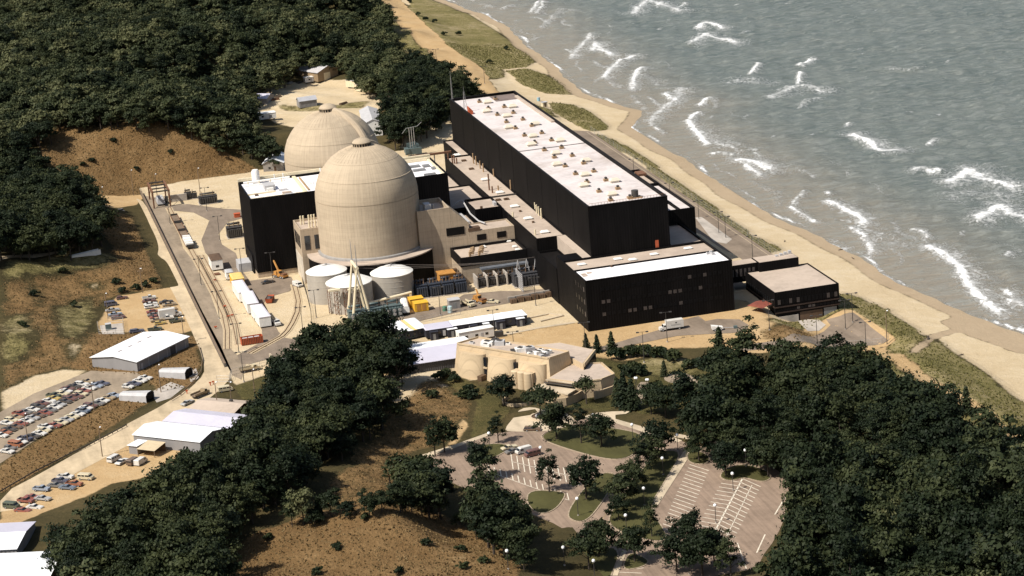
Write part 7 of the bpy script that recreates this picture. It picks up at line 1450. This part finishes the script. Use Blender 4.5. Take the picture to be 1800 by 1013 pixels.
def broad(seed, R=4.3, zc=5.7, Rz=4.9, ncl=46, nl=88, leaf=.29, mt=LEAF, flat=1.0):
    rng = np.random.default_rng(seed); d = unit(rng, ncl); d[:, 2] = np.where(d[:, 2] < -.45, -d[:, 2], d[:, 2])
    rad = rng.uniform(.45, 1.0, ncl)**.6; lob = 1+.26*np.sin(3*np.arctan2(d[:, 1], d[:, 0])+seed)+.17*rng.normal(size=ncl)
    cc = d*rad[:, None]*lob[:, None]*np.array([R, R, Rz*flat]); cc[:, 2] += zc
    cr = rng.uniform(.85, 1.75, ncl)*R/4.3; C = []; N = []; T = []
    for k in range(ncl):
        q = unit(rng, nl); q[:, 2] = np.where(q[:, 2] < -.3, -q[:, 2]*.6, q[:, 2])
        C.append(cc[k]+q*cr[k]*(np.abs(rng.normal(.8, .38, (nl, 1))))*np.array([1.1, 1.1, .75])); o = (cc[k]-np.array([0, 0, zc-1]))/R; N.append(q*.9+o*.35+rng.normal(size=(nl, 3))*.6); T.append(np.clip(rng.normal(.5, .22)+rng.normal(0, .1, nl), 0, 1))
    C = np.concatenate(C); N = np.concatenate(N); N /= np.linalg.norm(N, axis=1)[:, None]
    return quads(C, N, rng.uniform(.65, 1.3, len(C))*leaf*R/4.3, np.concatenate(T), 'crown', mt, rng)
def conifer(seed, H=9., R=2.9, mt=NEED):
    rng = np.random.default_rng(seed); C = []; N = []; T = []
    for k in range(15):
        z = 1.0+(H-1.2)*k/15; r = R*(1-k/15.5)**.85; nb = 6+int(6*(1-k/15))
        for b in range(nb):
            a = 2*math.pi*(b+rng.random())/nb; n = 12; t = rng.uniform(.15, 1, n); L = r*rng.uniform(.7, 1.12)
            C.append(np.stack([np.cos(a)*L*t+rng.normal(0, .14, n), np.sin(a)*L*t+rng.normal(0, .14, n), z-.35*L*t+.15*rng.normal(size=n)], 1)); N.append(np.stack([np.full(n, np.cos(a)*.4), np.full(n, np.sin(a)*.4), np.full(n, .9)], 1)+rng.normal(size=(n, 3))*.4); T.append(np.clip(rng.normal(.5, .2)+rng.normal(0, .1, n), 0, 1))
    C = np.concatenate(C); N = np.concatenate(N); N /= np.linalg.norm(N, axis=1)[:, None]
    return quads(C, N, rng.uniform(.7, 1.2, len(C))*.3, np.concatenate(T), 'crown', mt, rng)
def trunkmesh(seed, h, r, limbs=5, spread=2.6):
    rng = random.Random(seed); m_ = MB(); m_.tube((0,0,-.6), (0,0,h*.5), r, 7, r*.75); m_.tube((0,0,h*.5), (.15,.1,h), r*.75, 6, r*.3)
    for k in range(limbs):
        a = 6.28*k/limbs+rng.random(); z = h*(.42+.1*k/limbs*3); m_.tube((0,0,z), (math.cos(a)*spread, math.sin(a)*spread, z+spread*.85), r*.42, 5, r*.12)
    me = bpy.data.meshes.new('trunk'); me.from_pydata(m_.v, [], m_.f); me.materials.append(BARK); return me
CR = [broad(s) for s in range(1, 7)] + [broad(21, 4.0, 7.2, 5.8), broad(22, 4.7, 6.0, 4.2), broad(23, 3.1, 7.4, 6.6, 40, 70), broad(24, 3.4, 6.8, 6.0, 36, 80)]
CRF = [broad(s, mt=LEAFF, ncl=40, nl=60, leaf=.37) for s in range(31, 37)]
CON = [conifer(51), conifer(52, 9, 2.7)]
UMB = broad(61, 5.2, 6.6, 2.4, 46, 46, .32, LEAF, .8); THIN = broad(62, 2.4, 6.2, 3.4, 22, 40, .5); PALE = broad(63, 3.8, 6.2, 2.8, 40, 34, .34, LEAFF)
SHR = [broad(s, 1.5, 1.0, 1.0, 16, 34, .8) for s in (71, 72, 73)]
TRK = [trunkmesh(s, 7.5, .3) for s in range(4)]; TRKC = trunkmesh(9, 9, .18, 0); TRKS = trunkmesh(8, .9, .12, 4, .5)
def tree(label, x, y, s=1.0, crown=None, trunk=None, group=None, name='broadleaf_tree', cat='tree', sz=1.0, z=None):
    zz = H1(x, y) if z is None else z
    o = thing(name, label, cat, (x, y, zz), RND.random()*6.28, group); o.scale = (s, s, s*sz)
    for nm, me in (('trunk', trunk or RND.choice(TRK)), ('crown', crown or RND.choice(CR))):
        q = bpy.data.objects.new(nm, me); COL.objects.link(q); q.parent = o
    return o
def scatter(poly, sp, seed, jit=.42):
    rng = np.random.default_rng(seed); xs = [p[0] for p in poly]; ys = [p[1] for p in poly]
    gx, gy = np.meshgrid(np.arange(min(xs), max(xs), sp), np.arange(min(ys), max(ys), sp*.88)); gx = gx+((np.arange(gx.shape[0]) % 2)*sp*.5)[:, None]
    gx = gx.ravel()+rng.uniform(-jit, jit, gx.size)*sp; gy = gy.ravel()+rng.uniform(-jit, jit, gy.size)*sp
    k = inpoly(gx, gy, poly); return np.stack([gx[k], gy[k]], 1)
# ---- woods (plan outlines of the crowns)
WOODS = [
 ('SE', [(-1.2,-130.1),(5.4,-124.9),(11.7,-136.9),(21.6,-143.9),(30.0,-154.1),(36.9,-163.0),(39.8,-168.6),(43.5,-184.3),(40.6,-214.0),(43.9,-229.9),(32.2,-273.4),(24.6,-298.6),(3.2,-342.5),(-49.5,-317.2),(-41.3,-300.6),(-31.6,-285.7),(-17.6,-254.4),(-11.9,-241.9),(-8.6,-229.9),(-8.4,-214.9),(-13.3,-197.5),(-19.0,-185.5),(-20.8,-175.0),(-20.1,-161.2),(-16.1,-151.4),(-11.2,-151.1)], 6.3, 'dark broadleaf tree in the wood right of the visitor lots'),
 ('SC', [(-118.2,-63.9),(-108.0,-46.1),(-97.8,-41.2),(-89.1,-44.6),(-82.8,-59.7),(-84.4,-81.9),(-88.7,-97.6),(-97.5,-117.7),(-105.6,-137.0),(-115.2,-154.1),(-123.5,-166.0),(-130.2,-178.5),(-136.7,-191.0),(-145.0,-196.2),(-151.0,-206.7),(-158.2,-221.4),(-165.0,-263.7),(-196.7,-246.4),(-195.6,-223.5),(-198.9,-195.3),(-191.8,-176.4),(-180.9,-171.5),(-171.5,-173.1),(-162.1,-167.3),(-153.9,-155.6),(-144.6,-129.6),(-137.0,-115.5),(-128.3,-89.8),(-122.1,-77.7)], 6.3, 'dark broadleaf tree in the wood between white sheds and brown mound'),
 ('MC', [(-102.8,-176.0),(-98.1,-170.4),(-97.7,-183.3),(-94.4,-192.5),(-91.9,-201.8),(-87.7,-200.2),(-84.2,-201.9),(-82.4,-208.3),(-81.6,-216.0),(-82.3,-227.9),(-83.7,-239.9),(-88.6,-253.4),(-93.2,-257.8),(-95.0,-244.9),(-93.7,-212.8),(-96.9,-203.9),(-104.7,-206.8),(-105.7,-193.1)], 5.8, 'dark tree in the clump between the brown mound and visitor lot'),
]
WOODS.append(('BL', [(-144.7,-206.8),(-136.5,-202.1),(-128.3,-202.4),(-120.9,-215.9),(-111.1,-210.0),(-102.2,-196.4),(-99.3,-204.0),(-107.9,-215.1),(-121.9,-221.1),(-130.4,-209.8),(-139.4,-210.8)], 4.4, 'small dark tree in the belt along the top of the brown mound'))
PTS = []
for key, poly, sp, lab in WOODS:
    for (x, y) in scatter(poly, sp, hash(key) % 97 if False else len(lab)): PTS.append((x, y, key, lab))
CAMX, CAMY = -209.86, -791.44
PTS.sort(key=lambda t: (t[0]-CAMX)**2+(t[1]-CAMY)**2)
REST = []
WG = {'SE': 'trees of the wood right of the visitor lots', 'SC': 'trees of the wood below the white sheds', 'MC': 'trees of the clump by the visitor lot', 'BL': 'trees of the belt above the brown mound'}
NIND = 262; print('near wood trees', len(PTS))
for i, (x, y, key, lab) in enumerate(PTS):
    s = RND.choice((.5, .68, .85, .95, 1.05, 1.2, 1.42))*RND.uniform(.93, 1.07)*({'MC': .85, 'BL': .55}.get(key, 1.0))
    cf = RND.random() < .09
    if i < NIND and cf: tree(lab.replace('broadleaf tree', 'conifer').replace('dark tree', 'dark conifer'), x, y, s*1.15, RND.choice(CON), TRKC, WG[key].replace('trees', 'conifers'), 'conifer', 'conifer')
    elif i < NIND and RND.random() < .16: tree(lab.replace('dark', 'lighter green'), x, y, s, RND.choice(CRF), group=WG[key].replace('trees', 'lighter trees'), sz=RND.uniform(.85, 1.2))
    elif i < NIND: tree(lab, x, y, s, group=WG[key], sz=RND.uniform(.85, 1.2))
    else: REST.append((x, y, s, 0))
FAR = [([(-175.5,892.9),(54.8,709.7),(36.2,554.6),(24.0,465.7),(13.2,390.9),(1.9,356.4),(-7.8,350.6),(-9.8,369.0),(-13.2,411.4),(-23.2,420.3),(-34.5,414.8),(-50.7,393.6),(-62.2,383.2),(-70.0,362.5),(-77.4,282.3),(-72.9,265.1),(-69.1,257.3),(-76.4,247.0),(-87.1,257.7),(-94.8,262.0),(-103.4,267.8),(-130.9,272.0),(-157.2,285.4),(-166.7,276.0),(-174.1,261.1),(-184.2,257.0),(-195.9,260.3)], 7.2),
       ([(-195.8,263.2),(-178.2,258.6),(-172.9,250.8),(-165.8,246.4),(-157.5,214.8),(-156.6,178.6),(-156.4,149.1),(-153.5,141.5),(-161.1,112.6),(-184.4,102.1),(-203.1,93.4)], 6.2),
       ([(5.4,374.5),(18.1,400.4),(29.1,392.0),(30.7,346.8),(34.9,332.0),(31.1,307.1),(20.4,301.4),(12.1,271.3),(4.5,267.1),(-6.3,260.2),(-15.5,253.9),(-19.8,257.7),(-19.4,275.1),(-11.7,289.6),(-9.2,314.3)], 6.4)]
for fi, (poly, sp) in enumerate(FAR):
    for (x, y) in scatter(poly, sp, 5): REST.append((x, y, RND.uniform(.62, 1.35), 1 if fi == 0 and RND.random() < .8 else 0))
print('far trees', len(REST))
# the rest of the woods as one mass: points carrying a crown each
me = bpy.data.meshes.new('woodland'); R_ = np.array([(x, y, 0) for x, y, s, k in REST]); R_[:, 2] = height(R_[:, 0], R_[:, 1])
me.vertices.add(len(R_)); me.vertices.foreach_set('co', R_.astype(np.float32).ravel())
for nm, vals in (('tscale', [s for _, _, s, _ in REST]), ('trot', RT.uniform(0, 6.28, len(REST)))):
    a = me.attributes.new(nm, 'FLOAT', 'POINT'); a.data.foreach_set('value', np.array(vals, np.float32))
a = me.attributes.new('tidx', 'INT', 'POINT'); a.data.foreach_set('value', np.array([RT.integers(0, 6) if k else RT.integers(6, 16) for _, _, _, k in REST], np.int32))
wood = bpy.data.objects.new('woodland', me); COL.objects.link(wood); tag(wood, 'mass of broadleaf woodland covering the dunes behind the plant', 'woodland', kind='stuff')
pc = bpy.data.collections.new('crown_stock')
for i, cm_ in enumerate(CRF+CR):
    j = bpy.data.meshes.new('stock'); bm = bmesh.new(); bm.from_mesh(cm_); bm.from_mesh(TRK[i % 4]); nf = len(cm_.polygons)
    bm.faces.ensure_lookup_table()
    for f in bm.faces[nf:]: f.material_index = 1
    bm.to_mesh(j); bm.free(); j.materials.append(cm_.materials[0]); j.materials.append(BARK)
    pc.objects.link(bpy.data.objects.new('stock_%02d' % i, j))
ng = bpy.data.node_groups.new('plant_trees', 'GeometryNodeTree'); ng.interface.new_socket('Geometry', in_out='INPUT', socket_type='NodeSocketGeometry'); ng.interface.new_socket('Geometry', in_out='OUTPUT', socket_type='NodeSocketGeometry')
gi = ng.nodes.new('NodeGroupInput'); go = ng.nodes.new('NodeGroupOutput'); ci = ng.nodes.new('GeometryNodeCollectionInfo'); ci.inputs['Collection'].default_value = pc; ci.inputs['Separate Children'].default_value = True; ci.inputs['Reset Children'].default_value = True
ip = ng.nodes.new('GeometryNodeInstanceOnPoints'); ip.inputs['Pick Instance'].default_value = True
def nattr(nm, ty):
    n = ng.nodes.new('GeometryNodeInputNamedAttribute'); n.data_type = ty; n.inputs['Name'].default_value = nm; return n.outputs['Attribute']
cx3 = ng.nodes.new('ShaderNodeCombineXYZ'); ng.links.new(nattr('trot', 'FLOAT'), cx3.inputs[2])
m2p = ng.nodes.new('GeometryNodeMeshToPoints')
ng.links.new(gi.outputs[0], m2p.inputs[0]); ng.links.new(m2p.outputs[0], ip.inputs['Points']); ng.links.new(ci.outputs[0], ip.inputs['Instance']); ng.links.new(nattr('tidx', 'INT'), ip.inputs['Instance Index'])
ng.links.new(cx3.outputs[0], ip.inputs['Rotation']); ng.links.new(nattr('tscale', 'FLOAT'), ip.inputs['Scale']); ng.links.new(ip.outputs[0], go.inputs[0])
wood.modifiers.new('trees', 'NODES').node_group = ng
# ---- single trees
ONE = [((-53.8,-149.7), 1.05, None, 'left round tree on the grassy three tree island'), ((-48.3,-156.2), .95, None, 'middle round tree on the grassy three tree island'), ((-43.7,-161.2), .95, None, 'right round tree on the grassy three tree island'),
 ((-69.9,-145.3), .75, None, 'small tree on the island at the left of the visitor lot'), ((-59.1,-199.6), 1.15, None, 'big round tree on the wedge shaped island'), ((-66.8,-190.2), .95, None, 'tree on the corner island of the left visitor lot'), ((-60.2,-113.3), 1.0, None, 'shade tree on the lawn left of the visitor entrance'),
 ((-32.1,-177.9), 1.05, None, 'tree at the top of the tree lined island'), ((-37.0,-185.5), .9, None, 'second tree down the tree lined island'), ((-42.1,-193.2), 1.0, None, 'third tree down the tree lined island'), ((-46.7,-200.9), .9, None, 'fourth tree down the tree lined island'), ((-51.6,-210.1), 1.0, None, 'fifth tree down the tree lined island'), ((-55.6,-218.0), .7, None, 'small tree at the lower tip of the tree lined island'), ((-51.2,-232.7), .8, None, 'tree beside the sidewalk end at the lower striped lot'),
 ((-22.8,-185.1), .95, None, 'light green tree on the small round island'), ((-19.9,-199.3), 1.0, None, 'left tree on the notched island'), ((-10.2,-200.2), .8, None, 'slim tree on the right of the notched island'), ((-14.3,-189.8), 1.0, None, 'tree behind the notched island beside the walk'),
 ((-67.0,-239.4), 1.0, None, 'tree left of the walk at the lower entrance'), ((-72.0,-247.6), 1.0, None, 'lowest tree on the entrance island'), ((-60.0,-246.8), .95, None, 'tree on the small bottom island'), ((-45.1,-244.8), .95, None, 'tall tree standing at the foot of the striped lot'), ((-42.9,-257.6), .95, None, 'dark tree right of the tall one below the striped lot'), ((-52.5,-257.5), .95, None, 'dark tree left of the tall one below the striped lot'), ((-42.3,-268.4), .95, None, 'dark tree at the bottom edge of the striped lot'), ((-47.6,-262.5), 1.1, None, 'dark tree at the bottom edge below the striped lot'),
 ((-85.8,-145.7,0.0), 1.0, None, 'dark tree beside the left end of the upper walk'), ((-89.0,-147.8,0.0), .9, None, 'tree below the lot corner walk'), ((-81.7,-172.7,0.0), 1.0, None, 'tall tree rising over the left visitor lot'), ((-20.0,-146.0,0.0), 1.0, None, 'round tree beside the upper walk at the wood edge'), ((-22.7,-140.7,0.0), .95, None, 'round tree behind the upper walk right of the conifers'), ((-19.5,-168.0,0.0), .95, None, 'tree where the upper walk meets the wood'),
 ((-87.5,-32.0,0.0), .9, None, 'leafy tree before the white roofed trailers'), ((-79.2,-38.0,0.0), .85, None, 'leafy tree left of the lavender roofed shed'), ((-93.6,-34.3,0.0), 1.0, None, 'leafy tree at the top of the wood near the yard road')]
for p, s, c, lab in ONE: tree(lab, p[0], p[1], s*.88, c)
tree('spreading flat crowned tree growing in the round plaza planter', PLX, PLY, .92, UMB); tree('pale leaved tree before the visitor building wing', *(-37.3,-122.8), .85, PALE)
CONS = [((-28.0,-131.1), 1.25, 'large dark conifer right of the visitor building'), ((-29.2,-128.2), 1.0, 'dark conifer leaning on the visitor building wing'), ((-26.5,-134.2), 1.1, 'dark conifer nearest the upper walk'), ((-16.4,-78.8), .85, 'conifer on the sand beside the office lane'), ((-20.3,-75.4), .7, 'small conifer behind the visitor building, middle'), ((-22.3,-69.6), .6, 'smallest conifer behind the visitor building, left'), ((11.7,-101.9), 1.2, 'tall conifer at the near left edge of the right wood'), ((-8.6,-108.8), .6, 'little conifer by the garden terrace'), ((-41.2,-95.3), .45, 'dark column shrub against the visitor building end'), ((57.9,-181.9,-0.1), .95, 'lone dark pine on the sandy strip at the right'), ((-63.7,-78.2,0.0), .01, '')]
for p, s, lab in CONS:
    if lab: tree(lab, p[0], p[1], s, RND.choice(CON), TRKC, None, 'conifer', 'conifer')
tree('lone slender tree standing on the dark slope', *(-107.1,-174.1,3.1)[:2], .75, THIN)
for k, p in enumerate([(-16.7,-85.2),(-13.7,-84.8),(-11.1,-84.9),(-8.7,-85.5),(-6.5,-86.7),(-4.6,-89.2),(-3.1,-92.5),(-1.3,-95.3)]): tree('dark shrub in the hedge beyond the garden lawn, %s from the left' % ORD[k], p[0], p[1], 1.5, RND.choice(SHR), TRKS, 'hedge shrubs beyond the garden', 'shrub', 'shrub', sz=1.1)
for k, p in enumerate([(0.3,-105.1),(2.3,-105.6),(3.8,-108.0),(5.7,-108.4)]): tree('dark shrub beside the garden path, %s from the left' % ORD[k], p[0], p[1], 1.3, RND.choice(SHR), TRKS, 'shrubs beside the garden path', 'shrub', 'shrub')
for k, p in enumerate([(-18.9,-102.0),(-16.2,-100.3),(-15.0,-104.1),(-15.7,-122.1),(-8.0,-125.0),(-6.5,-126.9)]): tree('rounded shrub round the garden terraces, %s from the left' % ORD[k], p[0], p[1], 1.5, RND.choice(SHR), TRKS, 'shrubs round the terraces', 'shrub', 'shrub')
for k, p in enumerate([(-73.0,-78.9),(-69.7,-76.4),(-68.5,-83.3),(-66.8,-95.4),(-66.5,-101.6),(-78.8,-97.4),(-69.6,-99.9)]): tree('dark bush on the bank left of the visitor building, %s from the left' % ORD[k], p[0], p[1], 1.2, RND.choice(SHR), TRKS, 'bushes left of the visitor building', 'shrub', 'shrub')
for k, p in enumerate([(-130.9,-227.9),(-109.3,-233.3),(-101.5,-236.5),(-103.4,-247.9),(-137.4,-237.9),(-122.0,-219.1),(-145.8,-210.1),(-97.9,-245.8),(-119.3,-246.4)]): tree('small dark bush on the brown mound, %s of the scattered bushes' % ORD[k], p[0], p[1], .8, RND.choice(SHR), TRKS, 'bushes on the brown mound', 'shrub', 'shrub')
for k, p in enumerate([(-150.6,264.3),(-154.8,262.5),(-132.2,261.9),(-139.9,270.8),(-116.4,265.0)]): tree('lone dark bush on the brown dune face, %s of the scattered bushes' % ORD[k], p[0], p[1], .8, RND.choice(SHR), TRKS, 'bushes on the brown dune', 'shrub', 'shrub')
for k, p in enumerate([(69.4,620.0),(69.6,600.1),(73.9,595.5),(68.3,545.6),(78.4,554.7),(72.9,456.4),(93.3,501.3),(80.1,697.8)]): tree('low dark bush in the dune grass by the shore track, %s of several' % ORD[k], p[0], p[1], 1.0, RND.choice(SHR), TRKS, 'bushes in the shore grass', 'shrub', 'shrub')
for k, p in enumerate([(-147.7,81.0),(-151.0,79.6),(-144.2,83.4),(-156.2,78.7),(-157.4,86.2),(-174.7,64.9),(-193.9,38.4),(-187.7,73.8),(-175.8,97.7)]): tree('scrubby bush on the slope above the small lot, %s of several' % ORD[k], p[0], p[1], 1.0, RND.choice(SHR), TRKS, 'bushes above the small lot', 'shrub', 'shrub')
# ---- undergrowth along the near edges of the woods and low scrub on the dunes: uncountable tufts
def tufts(name, label, wkey, n, hgt, wid, mt, seed, amin=.35, cond=None):
    rng = np.random.default_rng(seed); w = ZW[wkey].ravel().copy(); w[w < amin] = 0
    if cond is not None: w = w*cond.ravel()
    fr = (GB.ravel() < 520) & (GB.ravel() > -300) & (GA.ravel() > -240); w = w*fr
    i = rng.choice(len(w), n, p=w/w.sum()); x = GA.ravel()[i]+rng.uniform(-.9, .9, n); y = GB.ravel()[i]+rng.uniform(-.9, .9, n); z = height(x, y)
    k = 4; C = np.repeat(np.stack([x, y, z], 1), k, 0); s = np.repeat(rng.uniform(.6, 1.3, n), k); a = rng.uniform(0, 6.28, n*k)
    C = C+np.stack([np.cos(a)*.3*wid, np.sin(a)*.3*wid, hgt*.42*s], 1); N = np.stack([np.cos(a), np.sin(a), np.full(n*k, .55)], 1)+rng.normal(size=(n*k, 3))*.35; N /= np.linalg.norm(N, axis=1)[:, None]
    me = quads(C, N, s*wid*.5, np.repeat(np.clip(rng.normal(.5, .25, n), 0, 1), k), name, mt, rng)
    o = bpy.data.objects.new(name, me); COL.objects.link(o); return tag(o, label, 'vegetation', kind='stuff')
tufts('dune_scrub', 'dry brown scrub covering the dune faces', 'scrub', 11000, .35, .42, DRYL, 3)
tufts('dune_grass', 'green beach grass along the top of the shore', 'dgrass', 14000, .4, .42, DGL, 4, cond=(GA > 20))
